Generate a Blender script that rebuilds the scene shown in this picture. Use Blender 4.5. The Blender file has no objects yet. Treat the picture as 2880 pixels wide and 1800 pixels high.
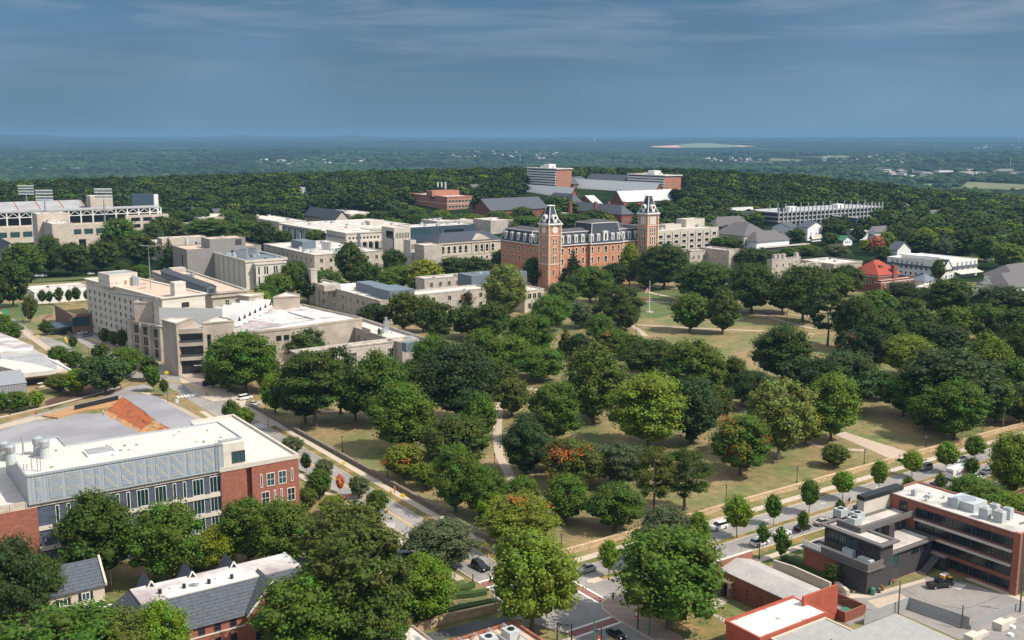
import bpy, math, random
import numpy as np
from mathutils import Vector, Matrix, noise as mnoise
rad=math.radians
SC=bpy.context.scene
# ---------------------------------------------------------------- camera
# world axes: +x runs along the cross street (away, right), +y along the avenue (away, left)
FPX=2950.0; CH=88.0; PITCH=math.atan(515/FPX); TH=rad(34.5)
cam_d=bpy.data.cameras.new("Camera"); cam=bpy.data.objects.new("Camera",cam_d); SC.collection.objects.link(cam)
cam_d.sensor_width=36; cam_d.lens=FPX/2880*36; cam_d.clip_start=1; cam_d.clip_end=60000
cam.location=(0,0,CH); cam.rotation_euler=(math.pi/2-PITCH,0,-TH)
SC.camera=cam
SC.render.resolution_x=1024; SC.render.resolution_y=640
# ---------------------------------------------------------------- sky, sun, exposure
SUN_EL=rad(49)
sdir=Vector((-0.93,0.36,0)).normalized()          # shadow direction in camera-aligned axes
cT,sT=math.cos(TH),math.sin(TH)
sh=Vector((sdir.x*cT+sdir.y*sT, -sdir.x*sT+sdir.y*cT))   # shadow direction in world axes
sunv=Vector((-sh.x*math.cos(SUN_EL),-sh.y*math.cos(SUN_EL),math.sin(SUN_EL)))
sun_d=bpy.data.lights.new("sun",'SUN'); sun=bpy.data.objects.new("sun",sun_d); SC.collection.objects.link(sun)
sun_d.energy=4.25; sun_d.angle=rad(0.6); sun_d.color=(1.0,0.93,0.82)
sun.rotation_euler=(-sunv).to_track_quat('-Z','Y').to_euler()
W=bpy.data.worlds.new("World"); SC.world=W; W.use_nodes=True
nt=W.node_tree; N=nt.nodes; L=nt.links; N.clear()
def nd(t,**k):
    n=N.new(t)
    for a,b in k.items(): setattr(n,a,b)
    return n
sky=nd('ShaderNodeTexSky',sky_type='NISHITA',sun_disc=False)
sky.sun_elevation=SUN_EL; sky.sun_rotation=math.atan2(sunv.x,sunv.y)
geo=nd('ShaderNodeTexCoord'); sep=nd('ShaderNodeSeparateXYZ'); L.new(geo.outputs['Generated'],sep.inputs[0])
# cloud deck: streaky stratus laid out by direction in the sky
mp=nd('ShaderNodeMapping'); mp.inputs['Scale'].default_value=(2.2,2.2,24); mp.inputs['Rotation'].default_value=(0.02,0.05,0)
L.new(geo.outputs['Generated'],mp.inputs[0])
n1=nd('ShaderNodeTexNoise'); n1.inputs['Scale'].default_value=2.1; n1.inputs['Detail'].default_value=9; n1.inputs['Roughness'].default_value=.6; n1.inputs['Distortion'].default_value=.35
L.new(mp.outputs[0],n1.inputs['Vector'])
n2=nd('ShaderNodeTexNoise'); n2.inputs['Scale'].default_value=1.3; n2.inputs['Detail'].default_value=3
mp2=nd('ShaderNodeMapping'); mp2.inputs['Scale'].default_value=(1.5,1.5,3.5); mp2.inputs['Location'].default_value=(3.1,0.4,0.2)
L.new(geo.outputs['Generated'],mp2.inputs[0]); L.new(mp2.outputs[0],n2.inputs['Vector'])
rmp=nd('ShaderNodeValToRGB'); e=rmp.color_ramp.elements
e[0].position=.47; e[0].color=(0,0,0,1); e[1].position=.68; e[1].color=(1,1,1,1); L.new(n1.outputs['Fac'],rmp.inputs[0])
grad=nd('ShaderNodeValToRGB'); g=grad.color_ramp.elements      # slate deck, a little paler low down
g[0].position=0.0; g[0].color=(.142,.240,.335,1); g[1].position=.125; g[1].color=(.080,.168,.270,1)
k=g.new(.05); k.color=(.120,.215,.315,1)
L.new(sep.outputs['Z'],grad.inputs[0])
big=nd('ShaderNodeMapRange'); big.inputs['From Min'].default_value=.35; big.inputs['From Max'].default_value=.65; big.inputs['To Min'].default_value=.8; big.inputs['To Max'].default_value=1.18
L.new(n2.outputs['Fac'],big.inputs[0])
mul=nd('ShaderNodeVectorMath',operation='SCALE'); L.new(grad.outputs[0],mul.inputs[0]); L.new(big.outputs[0],mul.inputs['Scale'])
hi=nd('ShaderNodeMapRange'); hi.inputs['From Min'].default_value=.035; hi.inputs['From Max'].default_value=.105; L.new(sep.outputs['Z'],hi.inputs[0])
mm=nd('ShaderNodeMath',operation='MULTIPLY'); L.new(rmp.outputs[0],mm.inputs[0]); L.new(hi.outputs[0],mm.inputs[1])
mm2=nd('ShaderNodeMath',operation='MULTIPLY'); L.new(mm.outputs[0],mm2.inputs[0]); mm2.inputs[1].default_value=.45
mix=nd('ShaderNodeMix',data_type='RGBA'); L.new(mm2.outputs[0],mix.inputs[0]); L.new(mul.outputs[0],mix.inputs[6]); mix.inputs[7].default_value=(.27,.32,.39,1)
bgc=nd('ShaderNodeBackground'); L.new(mix.outputs[2],bgc.inputs[0]); bgc.inputs[1].default_value=1.0
bgs=nd('ShaderNodeBackground'); L.new(sky.outputs[0],bgs.inputs[0]); bgs.inputs[1].default_value=.115
up=nd('ShaderNodeMapRange'); up.inputs['From Min'].default_value=.16; up.inputs['From Max'].default_value=.42; L.new(sep.outputs['Z'],up.inputs[0])
# above the view: bright cloud veil added over the blue for fill light
bgv=nd('ShaderNodeBackground'); bgv.inputs[0].default_value=(.80,.82,.84,1); bgv.inputs[1].default_value=1.2
mv=nd('ShaderNodeMixShader'); L.new(n2.outputs['Fac'],mv.inputs[0]); L.new(bgs.outputs[0],mv.inputs[1]); L.new(bgv.outputs[0],mv.inputs[2])
ms=nd('ShaderNodeMixShader'); L.new(up.outputs[0],ms.inputs[0]); L.new(bgc.outputs[0],ms.inputs[1]); L.new(mv.outputs[0],ms.inputs[2])
wo=nd('ShaderNodeOutputWorld'); L.new(ms.outputs[0],wo.inputs[0])
HAZE_D=7e-5
SC.view_settings.view_transform='Standard'; SC.view_settings.look='None'; SC.view_settings.gamma=1; SC.view_settings.exposure=0.42
try: SC.view_settings.use_curve_mapping=False
except Exception: pass
SC.render.engine='CYCLES'
SC.cycles.volume_bounces=0; SC.cycles.max_bounces=6; SC.cycles.transparent_max_bounces=6
# ---------------------------------------------------------------- picture -> place helpers
cP,sP=math.cos(PITCH),math.sin(PITCH)
def ray(px,py):
    x=(px-1440)/FPX; y=-(py-900)/FPX
    X,Y,Z=x,cP+y*sP,-sP+y*cP
    return (X*cT+Y*sT, -X*sT+Y*cT, Z)
def UV(px,py,z=0.0):
    d=ray(px,py); t=(z-CH)/d[2]; return (d[0]*t,d[1]*t)
def depth(u,v,z):
    return (u*sT+v*cT)*cP+(CH-z)*sP
def pix(u,v,z=0):
    X=u*cT-v*sT; Y=u*sT+v*cT; D=Y*cP+(CH-z)*sP
    return (1440+FPX*X/D, 900-FPX*(-(CH-z)*cP+Y*sP)/D)
def extent(A,z,px,dx,dy):
    """length along world direction (dx,dy) from A at height z until picture column px"""
    k=(px-1440)/FPX
    X0=A[0]*cT-A[1]*sT; D0=(A[0]*sT+A[1]*cT)*cP+(CH-z)*sP
    VX=dx*cT-dy*sT; VD=(dx*sT+dy*cT)*cP
    return (k*D0-X0)/(VX-k*VD)
def interp(x,xs,ys): return float(np.interp(x,xs,ys))
HX=[-600,0,600,1100,1440,1900,2300,2600,2900,3500]; HZ=[14,16,22,28,30,30,20,3,-6,-8]
def terr(u,v):
    X=u*cT-v*sT; Y=u*sT+v*cT; d=math.hypot(X,Y)
    if d<700: return 0.0
    col=1440+FPX*X/max(Y*cP,1)
    R=interp(col,HX,HZ)
    if d<1500:
        t=(d-700)/800; t=t*t*(3-2*t); return R*t
    bump=mnoise.noise(Vector((u/900,v/900,3.3)))*14+mnoise.noise(Vector((u/2600,v/2600,7.7)))*26
    cr=mnoise.noise(Vector((X/5200,Y/2600,1.2)))
    far=interp(d,[1500,2700,5200,9000,10500,13500,17000,20500,26000,34000],[0,-46,-50,-34,-46,-20,10,18,77,70])
    if d>21000:
        far+=interp(col,[-200,0,110,220,560,640,690,740,900,960,985,1020,1090,3100],[70,68,62,14,8,32,62,22,8,40,56,40,0,0])*min(1,(d-21000)/4000)*(1 if d<29000 else .3)
    w=min(1,(d-1500)/1200)
    z=R*(1-w)+far*w
    return z+ (bump*w if d<17000 else bump*.25) + cr*12*w
def G(px,py):
    """ground point seen at a pixel"""
    d=ray(px,py)
    if d[2]<0:
        t=-CH/d[2]
        if math.hypot(d[0]*t,d[1]*t)<700: return (d[0]*t,d[1]*t,0.0)
    n=math.hypot(d[0],d[1]); s=690.0; st=6.0
    while s<33000:
        u,v=d[0]/n*s,d[1]/n*s; z=CH+d[2]/n*s
        if z<terr(u,v): return (u,v,terr(u,v))
        s+=st; st*=1.01
    return (d[0]/n*s,d[1]/n*s,70)
# ---------------------------------------------------------------- materials
def mat(name,col,rough=.85,var=.12,scale=.8,col2=None,f2=None,thr=(.42,.6),spec=.3,metal=0,bump=0,bscale=4,kind=None,lines=None):
    m=bpy.data.materials.new(name); m.use_nodes=True; t=m.node_tree; b=t.nodes['Principled BSDF']; n=t.nodes; l=t.links
    b.inputs['Roughness'].default_value=rough; b.inputs['Specular IOR Level'].default_value=spec; b.inputs['Metallic'].default_value=metal
    tc=n.new('ShaderNodeNewGeometry')
    nz=n.new('ShaderNodeTexNoise'); nz.inputs['Scale'].default_value=scale; nz.inputs['Detail'].default_value=6; nz.inputs['Roughness'].default_value=.65
    l.new(tc.outputs['Position'],nz.inputs['Vector'])
    mr=n.new('ShaderNodeMapRange'); mr.inputs['From Min'].default_value=.3; mr.inputs['From Max'].default_value=.7; mr.inputs['To Min'].default_value=1-var; mr.inputs['To Max'].default_value=1+var
    l.new(nz.outputs['Fac'],mr.inputs[0])
    base=n.new('ShaderNodeRGB'); base.outputs[0].default_value=(*col,1); src=base.outputs[0]
    if col2:
        n2=n.new('ShaderNodeTexNoise'); n2.inputs['Scale'].default_value=f2 or scale*.2; n2.inputs['Detail'].default_value=5; l.new(tc.outputs['Position'],n2.inputs['Vector'])
        r=n.new('ShaderNodeValToRGB'); r.color_ramp.elements[0].position=thr[0]; r.color_ramp.elements[1].position=thr[1]; l.new(n2.outputs['Fac'],r.inputs[0])
        mx=n.new('ShaderNodeMix'); mx.data_type='RGBA'; l.new(r.outputs[0],mx.inputs[0]); l.new(src,mx.inputs[6]); mx.inputs[7].default_value=(*col2,1); src=mx.outputs[2]
    if kind=='brick' or kind=='stone':
        # courses run along the wall: combine horizontal run with height
        sp=n.new('ShaderNodeSeparateXYZ'); l.new(tc.outputs['Position'],sp.inputs[0])
        ad=n.new('ShaderNodeMath'); ad.operation='ADD'; l.new(sp.outputs[0],ad.inputs[0]); l.new(sp.outputs[1],ad.inputs[1])
        cb=n.new('ShaderNodeCombineXYZ'); l.new(ad.outputs[0],cb.inputs[0]); l.new(sp.outputs[2],cb.inputs[1])
        br=n.new('ShaderNodeTexBrick'); l.new(cb.outputs[0],br.inputs['Vector'])
        br.inputs['Scale'].default_value=1.0
        if kind=='brick': bw,bh,mo,mc=.6,.22,.018,.75
        else: bw,bh,mo,mc=1.1,.55,.03,.72
        br.inputs['Brick Width'].default_value=bw; br.inputs['Row Height'].default_value=bh; br.inputs['Mortar Size'].default_value=mo
        br.inputs['Color1'].default_value=(1.1,1.1,1.1,1); br.inputs['Color2'].default_value=(.82,.82,.82,1); br.inputs['Mortar'].default_value=(mc,mc,mc,1)
        vm=n.new('ShaderNodeVectorMath'); vm.operation='MULTIPLY'; l.new(src,vm.inputs[0]); l.new(br.outputs['Color'],vm.inputs[1]); src=vm.outputs[0]
    if lines:
        # standing seams / boards / shingle courses; (axis, spacing, depth)
        ax,spc,dp=lines
        wv=n.new('ShaderNodeTexWave'); wv.bands_direction=ax; wv.inputs['Scale'].default_value=.314/spc; wv.inputs['Distortion'].default_value=.15; l.new(tc.outputs['Position'],wv.inputs['Vector'])
        m3=n.new('ShaderNodeMapRange'); m3.inputs['From Min'].default_value=0; m3.inputs['From Max'].default_value=.35; m3.inputs['To Min'].default_value=1-dp; m3.inputs['To Max'].default_value=1
        l.new(wv.outputs['Fac'],m3.inputs[0])
        vs=n.new('ShaderNodeVectorMath'); vs.operation='SCALE'; l.new(src,vs.inputs[0]); l.new(m3.outputs[0],vs.inputs['Scale']); src=vs.outputs[0]
    vv=n.new('ShaderNodeVectorMath'); vv.operation='SCALE'; l.new(src,vv.inputs[0]); l.new(mr.outputs[0],vv.inputs['Scale'])
    l.new(vv.outputs[0],b.inputs['Base Color'])
    if bump:
        bn=n.new('ShaderNodeTexNoise'); bn.inputs['Scale'].default_value=bscale; bn.inputs['Detail'].default_value=4; l.new(tc.outputs['Position'],bn.inputs['Vector'])
        bp=n.new('ShaderNodeBump'); bp.inputs['Strength'].default_value=bump; bp.inputs['Distance'].default_value=.3; l.new(bn.outputs['Fac'],bp.inputs['Height']); l.new(bp.outputs[0],b.inputs['Normal'])
    return m
M={}
def dm(k,*a,**kw): M[k]=mat(k,*a,**kw)
dm('cream',(.60,.545,.465),var=.08,scale=.5,lines=('Z',3.2,.12))
dm('cream_stone',(.55,.47,.385),var=.10,scale=.6,kind='stone')
dm('limestone',(.48,.425,.37),var=.10,scale=.5,kind='stone',col2=(.41,.37,.33),f2=.15)
dm('grey_stone',(.41,.37,.325),var=.10,scale=.5,kind='stone')
dm('concrete',(.455,.385,.325),var=.12,scale=.3,col2=(.36,.30,.25),f2=.12)
dm('pale_concrete',(.52,.47,.40),var=.10,scale=.4)
dm('pale_panel',(.55,.53,.48),var=.06,scale=.4,lines=('Z',2.0,.08))
dm('grey_brick',(.26,.245,.235),var=.14,scale=1.2,kind='brick')
dm('white_paint',(.70,.69,.66),var=.05,scale=.7)
dm('white_board',(.76,.77,.78),var=.05,scale=.7,lines=('Z',.35,.12))
dm('brick',(.31,.115,.078),var=.14,scale=.7,kind='brick')
dm('brick_far',(.38,.17,.115),var=.12,scale=.5)
dm('brick_orange',(.55,.235,.140),var=.12,scale=.6,kind='brick')
dm('brick_dark',(.24,.085,.055),var=.16,scale=.7,kind='brick')
dm('brick_brown',(.23,.14,.105),var=.14,scale=.9,kind='brick')
dm('quoin',(.62,.50,.38),var=.08)
dm('red_paint',(.36,.085,.05),var=.2,scale=.6,col2=(.33,.08,.05),f2=.3)
dm('beige_siding',(.50,.44,.35),var=.07,scale=.7)
dm('tan_stone',(.50,.36,.22),var=.25,scale=2.2,kind='stone',bump=.5)
dm('dark_stone',(.20,.165,.13),var=.35,scale=2.0,kind='stone',bump=.6)
dm('black_brick',(.055,.052,.052),var=.14,scale=1.2,kind='brick')
dm('grey_fascia',(.13,.12,.115),var=.08)
dm('worn_roof',(.60,.57,.53),var=.12,scale=.5,col2=(.26,.24,.22),f2=.35,thr=(.58,.66))
dm('white_roof',(.54,.50,.455),var=.12,scale=.5,col2=(.57,.51,.45),f2=.11)
dm('pale_roof',(.56,.52,.47),var=.16,scale=.5,col2=(.42,.37,.34),f2=.12)
dm('stained_roof',(.60,.57,.53),var=.18,scale=.3,col2=(.33,.28,.28),f2=.10)
dm('tan_roof',(.55,.41,.30),var=.12,scale=.6,col2=(.48,.36,.29),f2=.2)
dm('grey_roof',(.34,.34,.34),var=.12,scale=.5,col2=(.28,.28,.29),f2=.1)
dm('slate',(.085,.095,.115),var=.28,scale=1.6,lines=('Z',.45,.35))
dm('slate_dark',(.055,.063,.082),var=.2,scale=1.2,lines=('Z',.5,.25))
dm('slate_flat',(.075,.070,.075),var=.2,scale=.8)
dm('shingle_grey',(.13,.12,.125),var=.2,scale=1.5,lines=('Z',.4,.22))
dm('shingle_blue',(.15,.18,.22),var=.2,scale=1.5,lines=('Z',.4,.25))
dm('garage_grey',(.37,.38,.38),var=.08)
dm('metal_white_roof',(.47,.49,.48),var=.08,scale=.3,rough=.55,lines=('X',1.2,.10))
dm('tile_red',(.34,.065,.042),var=.18,scale=1.0,lines=('Z',.4,.28))
dm('seam_metal',(.33,.34,.36),rough=.5,var=.06,metal=.35,lines=('X',.9,.25))
dm('clad_metal',(.40,.43,.46),rough=.5,var=.05,metal=.15,lines=('X',.7,.22))
dm('clad_grey',(.12,.13,.15),rough=.55,var=.06,metal=.2,lines=('Y',.9,.3))
dm('slate_panel',(.085,.10,.14),var=.12,scale=1.2,kind='stone')
dm('blue_metal',(.045,.07,.10),rough=.5,var=.1)
dm('screen_grey',(.13,.165,.20),rough=.6,var=.05)
dm('corrug',(.36,.35,.33),rough=.6,var=.12,metal=.1,lines=('Y',.5,.28))
dm('shingle_pale',(.40,.38,.35),var=.12,scale=1.5,col2=(.35,.33,.31),f2=.2,lines=('X',.5,.10))
dm('glass',(.012,.016,.022),rough=.12,var=.02,spec=.6)
dm('glass_teal',(.03,.075,.08),rough=.12,var=.05,spec=.6)
dm('frame_white',(.72,.70,.66),var=.03)
dm('frame_dark',(.06,.06,.065),var=.03)
dm('frame_stone',(.66,.58,.46),var=.05)
dm('steel',(.45,.47,.49),rough=.4,var=.1,metal=.6)
dm('hvac',(.42,.45,.45),rough=.5,var=.1)
dm('black_metal',(.02,.022,.025),rough=.5,var=.05)
dm('asphalt',(.29,.268,.25),var=.14,scale=.7,col2=(.235,.218,.205),f2=.10)
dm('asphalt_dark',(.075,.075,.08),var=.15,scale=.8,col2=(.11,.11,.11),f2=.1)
dm('lot',(.26,.235,.215),var=.12,scale=.8,col2=(.22,.205,.195),f2=.12)
dm('walk',(.47,.39,.31),var=.08,scale=.8)
dm('path_tan',(.44,.35,.27),var=.10,scale=.9)
dm('kerb',(.50,.42,.33),var=.08)
dm('paver_red',(.27,.125,.11),var=.12,scale=1.5,kind='brick')
dm('paver_pink',(.34,.255,.21),var=.12,scale=1.5,kind='brick')
dm('mark_white',(.72,.70,.66),var=.10,scale=2)
dm('mark_yellow',(.68,.40,.05),var=.10,scale=2)
dm('gravel',(.235,.23,.245),var=.16,scale=2.5,col2=(.29,.285,.30),f2=.06,bump=.4)
dm('soil_red',(.36,.090,.030),var=.3,scale=1.2,col2=(.26,.085,.035),f2=.35,bump=.8,bscale=1.2)
dm('soil_tan',(.40,.22,.10),var=.2,scale=1.2,bump=.5)
dm('mulch',(.085,.045,.032),var=.3,scale=2,bump=.4)
dm('lawn',(.245,.178,.085),var=.3,scale=.35,col2=(.135,.145,.050),f2=.05)
dm('verge',(.27,.18,.075),var=.2,scale=1.2,col2=(.11,.12,.03),f2=.2)
dm('grass',(.075,.115,.034),var=.2,scale=1.5,col2=(.12,.125,.045),f2=.08)
dm('hedge',(.045,.085,.018),var=.5,scale=4,bump=1,bscale=6)
dm('bark',(.13,.10,.08),var=.25,scale=3)
dm('bark_pale',(.42,.38,.31),var=.3,scale=2)
dm('wood',(.36,.20,.09),var=.2)
dm('sign_yellow',(.85,.68,.02),rough=.5,var=.02)
dm('sign_green',(.02,.45,.25),rough=.5,var=.02)
dm('sign_white',(.8,.8,.8),rough=.5,var=.02)
dm('sign_red',(.6,.03,.03),rough=.5,var=.02)
dm('orange',(.85,.16,.02),rough=.6,var=.05)
dm('banner_red',(.62,.07,.03),rough=.7,var=.05)
dm('skin',(.40,.22,.15),var=.03)
dm('cloth_dark',(.03,.03,.04),var=.05)
dm('cloth_white',(.7,.7,.7),var=.05)
dm('hair',(.03,.02,.015),var=.05)
dm('tyre',(.02,.02,.02),var=.05)
dm('lamp_glass',(.30,.36,.42),rough=.2,var=.02)
dm('tail_red',(.5,.02,.02),rough=.3,var=.02)
dm('green_paint',(.04,.16,.10),rough=.5,var=.05)
dm('purple',(.10,.02,.25),rough=.5,var=.02)
dm('blue_light',(.12,.45,.55),rough=.5,var=.02)
for nm,c in dict(car_white=(.75,.75,.74),car_black=(.010,.011,.014),car_silver=(.40,.42,.43),car_gold=(.42,.37,.30),car_navy=(.015,.025,.06),car_slate=(.16,.19,.22)).items():
    dm(nm,c,rough=.28,var=.01,spec=.6)
# far landscape: woods, paler fields and the red scar of the far landfill come from separate sheets
def far_mat():
    m=bpy.data.materials.new('far_land'); m.use_nodes=True; t=m.node_tree; n=t.nodes; l=t.links; b=n['Principled BSDF']; b.inputs['Roughness'].default_value=1; b.inputs['Specular IOR Level'].default_value=0
    g=n.new('ShaderNodeNewGeometry'); a=n.new('ShaderNodeTexNoise'); a.inputs['Scale'].default_value=.012; a.inputs['Detail'].default_value=8; a.inputs['Roughness'].default_value=.7
    l.new(g.outputs['Position'],a.inputs['Vector'])
    r=n.new('ShaderNodeValToRGB'); e=r.color_ramp.elements; e[0].position=.35; e[0].color=(.008,.016,.008,1); e[1].position=.66; e[1].color=(.026,.042,.016,1); l.new(a.outputs['Fac'],r.inputs[0])
    c=n.new('ShaderNodeTexNoise'); c.inputs['Scale'].default_value=.0016; c.inputs['Detail'].default_value=4; c.inputs['Roughness'].default_value=.55; l.new(g.outputs['Position'],c.inputs['Vector'])
    r2=n.new('ShaderNodeValToRGB'); e=r2.color_ramp.elements; e[0].position=.60; e[0].color=(0,0,0,1); e[1].position=.64; e[1].color=(1,1,1,1); l.new(c.outputs['Fac'],r2.inputs[0])
    mx=n.new('ShaderNodeMix'); mx.data_type='RGBA'; l.new(r2.outputs[0],mx.inputs[0]); l.new(r.outputs[0],mx.inputs[6]); mx.inputs[7].default_value=(.085,.095,.04,1)
    l.new(mx.outputs[2],b.inputs['Base Color'])
    return m
M['far_land']=far_mat()
M['field']=mat('field',(.17,.165,.075),var=.2,scale=.02,col2=(.11,.13,.05),f2=.006)
def foliage(name,autumn=None):
    m=bpy.data.materials.new(name); m.use_nodes=True; t=m.node_tree; n=t.nodes; l=t.links; b=n['Principled BSDF']
    b.inputs['Roughness'].default_value=.62; b.inputs['Specular IOR Level'].default_value=.22
    oi=n.new('ShaderNodeObjectInfo'); at=n.new('ShaderNodeAttribute'); at.attribute_name='tone'; at2=n.new('ShaderNodeAttribute'); at2.attribute_name='lobe'
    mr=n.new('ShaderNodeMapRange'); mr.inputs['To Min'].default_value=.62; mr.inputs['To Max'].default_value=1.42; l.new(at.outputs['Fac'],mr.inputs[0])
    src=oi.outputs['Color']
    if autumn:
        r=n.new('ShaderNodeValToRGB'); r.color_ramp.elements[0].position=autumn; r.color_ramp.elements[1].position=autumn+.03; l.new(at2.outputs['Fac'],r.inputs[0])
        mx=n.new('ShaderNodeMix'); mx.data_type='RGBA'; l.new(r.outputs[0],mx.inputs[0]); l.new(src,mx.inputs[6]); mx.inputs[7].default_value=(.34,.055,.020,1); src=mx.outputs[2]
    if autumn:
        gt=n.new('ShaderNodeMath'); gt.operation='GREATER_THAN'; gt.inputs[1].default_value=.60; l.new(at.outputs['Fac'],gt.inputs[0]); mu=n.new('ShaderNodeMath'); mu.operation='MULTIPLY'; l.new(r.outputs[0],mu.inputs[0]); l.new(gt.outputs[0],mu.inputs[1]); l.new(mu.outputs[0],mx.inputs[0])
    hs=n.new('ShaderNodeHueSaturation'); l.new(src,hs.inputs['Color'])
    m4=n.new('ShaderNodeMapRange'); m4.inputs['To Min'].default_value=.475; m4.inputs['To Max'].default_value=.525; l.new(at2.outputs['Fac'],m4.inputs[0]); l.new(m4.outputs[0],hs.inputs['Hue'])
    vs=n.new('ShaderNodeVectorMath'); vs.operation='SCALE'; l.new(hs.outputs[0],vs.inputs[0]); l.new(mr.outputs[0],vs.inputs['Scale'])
    l.new(vs.outputs[0],b.inputs['Base Color'])
    tr=n.new('ShaderNodeBsdfTranslucent'); l.new(vs.outputs[0],tr.inputs['Color'])
    ms=n.new('ShaderNodeMixShader'); ms.inputs[0].default_value=.30; l.new(b.outputs[0],ms.inputs[1]); l.new(tr.outputs[0],ms.inputs[2])
    l.new(ms.outputs[0],n['Material Output'].inputs['Surface'])
    return m
M['foliage']=foliage('foliage'); M['foliage_autumn']=foliage('foliage_autumn',.84)
# ---------------------------------------------------------------- object helpers
def link(o): SC.collection.objects.link(o); return o
def tag(o,label=None,cat=None,group=None,kind=None):
    if label: o['label']=label
    if cat: o['category']=cat
    if group: o['group']=group
    if kind: o['kind']=kind
    return o
def empty(name,loc,rz=0,label=None,cat=None,group=None):
    o=link(bpy.data.objects.new(name,None)); o.location=loc; o.rotation_euler=(0,0,rz); o.empty_display_size=1
    return tag(o,label,cat,group)
class MB:
    def __init__(s): s.v=[]; s.f=[]; s.m=[]; s.ms=[]
    def mi(s,m):
        if m not in s.ms: s.ms.append(m)
        return s.ms.index(m)
    def add(s,vs,fs,m):
        o=len(s.v); s.v+=[tuple(q) for q in vs]; i=s.mi(m)
        for f in fs: s.f.append([a+o for a in f]); s.m.append(i)
    def box(s,x0,y0,z0,x1,y1,z1,m):
        s.add([(x0,y0,z0),(x1,y0,z0),(x1,y1,z0),(x0,y1,z0),(x0,y0,z1),(x1,y0,z1),(x1,y1,z1),(x0,y1,z1)],
              [(0,3,2,1),(4,5,6,7),(0,1,5,4),(1,2,6,5),(2,3,7,6),(3,0,4,7)],m)
    def prism(s,pts,z0,z1,m):
        n=len(pts)
        ar=sum(pts[i][0]*pts[(i+1)%n][1]-pts[(i+1)%n][0]*pts[i][1] for i in range(n))
        if ar<0: pts=pts[::-1]
        s.add([(x,y,z0) for x,y in pts]+[(x,y,z1) for x,y in pts],[list(range(n))[::-1],list(range(n,2*n))]+[(i,(i+1)%n,n+(i+1)%n,n+i) for i in range(n)],m)
    def sheet(s,pts,z,m):
        n=len(pts)
        ar=sum(pts[i][0]*pts[(i+1)%n][1]-pts[(i+1)%n][0]*pts[i][1] for i in range(n))
        if ar<0: pts=pts[::-1]
        s.add([(x,y,z) for x,y in pts],[list(range(n))],m)
    def cyl(s,x,y,z0,z1,r0,m,r1=None,n=10):
        r1=r0 if r1 is None else r1
        vs=[(x+r0*math.cos(2*math.pi*i/n),y+r0*math.sin(2*math.pi*i/n),z0) for i in range(n)]+[(x+r1*math.cos(2*math.pi*i/n),y+r1*math.sin(2*math.pi*i/n),z1) for i in range(n)]
        s.add(vs,[list(range(n))[::-1],list(range(n,2*n))]+[(i,(i+1)%n,n+(i+1)%n,n+i) for i in range(n)],m)
    def tube(s,a,b,r0,m,r1=None,n=6):
        a=Vector(a); b=Vector(b); r1=r0 if r1 is None else r1; d=(b-a).normalized(); q=d.to_track_quat('Z','Y')
        vs=[a+q@Vector((r0*math.cos(2*math.pi*i/n),r0*math.sin(2*math.pi*i/n),0)) for i in range(n)]+[b+q@Vector((r1*math.cos(2*math.pi*i/n),r1*math.sin(2*math.pi*i/n),0)) for i in range(n)]
        s.add(vs,[list(range(n))[::-1],list(range(n,2*n))]+[(i,(i+1)%n,n+(i+1)%n,n+i) for i in range(n)],m)
    def strip(s,pts,w,z0,z1,m):
        """ribbon of width w along a polyline; a slab when z1>z0"""
        Lf=[];Rt=[]
        for i,(x,y) in enumerate(pts):
            a=pts[max(0,i-1)]; b=pts[min(len(pts)-1,i+1)]; dx,dy=b[0]-a[0],b[1]-a[1]; n=math.hypot(dx,dy) or 1; nx,ny=-dy/n*w/2,dx/n*w/2
            Lf.append((x+nx,y+ny)); Rt.append((x-nx,y-ny))
        for i in range(len(pts)-1):
            q=[Rt[i],Rt[i+1],Lf[i+1],Lf[i]]
            if z1>z0:
                s.add([(x,y,z0) for x,y in q]+[(x,y,z1) for x,y in q],[(3,2,1,0),(4,5,6,7),(0,1,5,4),(2,3,7,6)]+([(3,0,4,7)] if i==0 else [])+([(1,2,6,5)] if i==len(pts)-2 else []),m)
            else: s.add([(x,y,z1) for x,y in q],[(0,1,2,3)],m)
    def gable(s,x0,y0,x1,y1,z,h,axis,m,over=.5,th=.25,ends=None):
        """pitched roof slabs; ridge along axis; ends=wall material closes the triangles"""
        if axis=='x':
            ym=(y0+y1)/2; k=h/((y1-y0)/2); yo0,yo1=y0-over,y1+over; zo=z-over*k; X0,X1=x0-over,x1+over
            for (ya,yb) in ((yo0,ym),(yo1,ym)):
                s.add([(X0,ya,zo),(X1,ya,zo),(X1,yb,z+h),(X0,yb,z+h),(X0,ya,zo+th),(X1,ya,zo+th),(X1,yb,z+h+th),(X0,yb,z+h+th)],[(0,3,2,1),(4,5,6,7),(0,1,5,4),(1,2,6,5),(2,3,7,6),(3,0,4,7)],m)
            if ends:
                for xx in (x0,x1): s.add([(xx,y0,z),(xx,y1,z),(xx,ym,z+h)],[(0,1,2)],ends)
        else:
            xm=(x0+x1)/2; k=h/((x1-x0)/2); xo0,xo1=x0-over,x1+over; zo=z-over*k; Y0,Y1=y0-over,y1+over
            for (xa,xb) in ((xo0,xm),(xo1,xm)):
                s.add([(xa,Y0,zo),(xa,Y1,zo),(xb,Y1,z+h),(xb,Y0,z+h),(xa,Y0,zo+th),(xa,Y1,zo+th),(xb,Y1,z+h+th),(xb,Y0,z+h+th)],[(0,3,2,1),(4,5,6,7),(0,1,5,4),(1,2,6,5),(2,3,7,6),(3,0,4,7)],m)
            if ends:
                for yy in (y0,y1): s.add([(x0,yy,z),(x1,yy,z),(xm,yy,z+h)],[(0,1,2)],ends)
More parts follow.
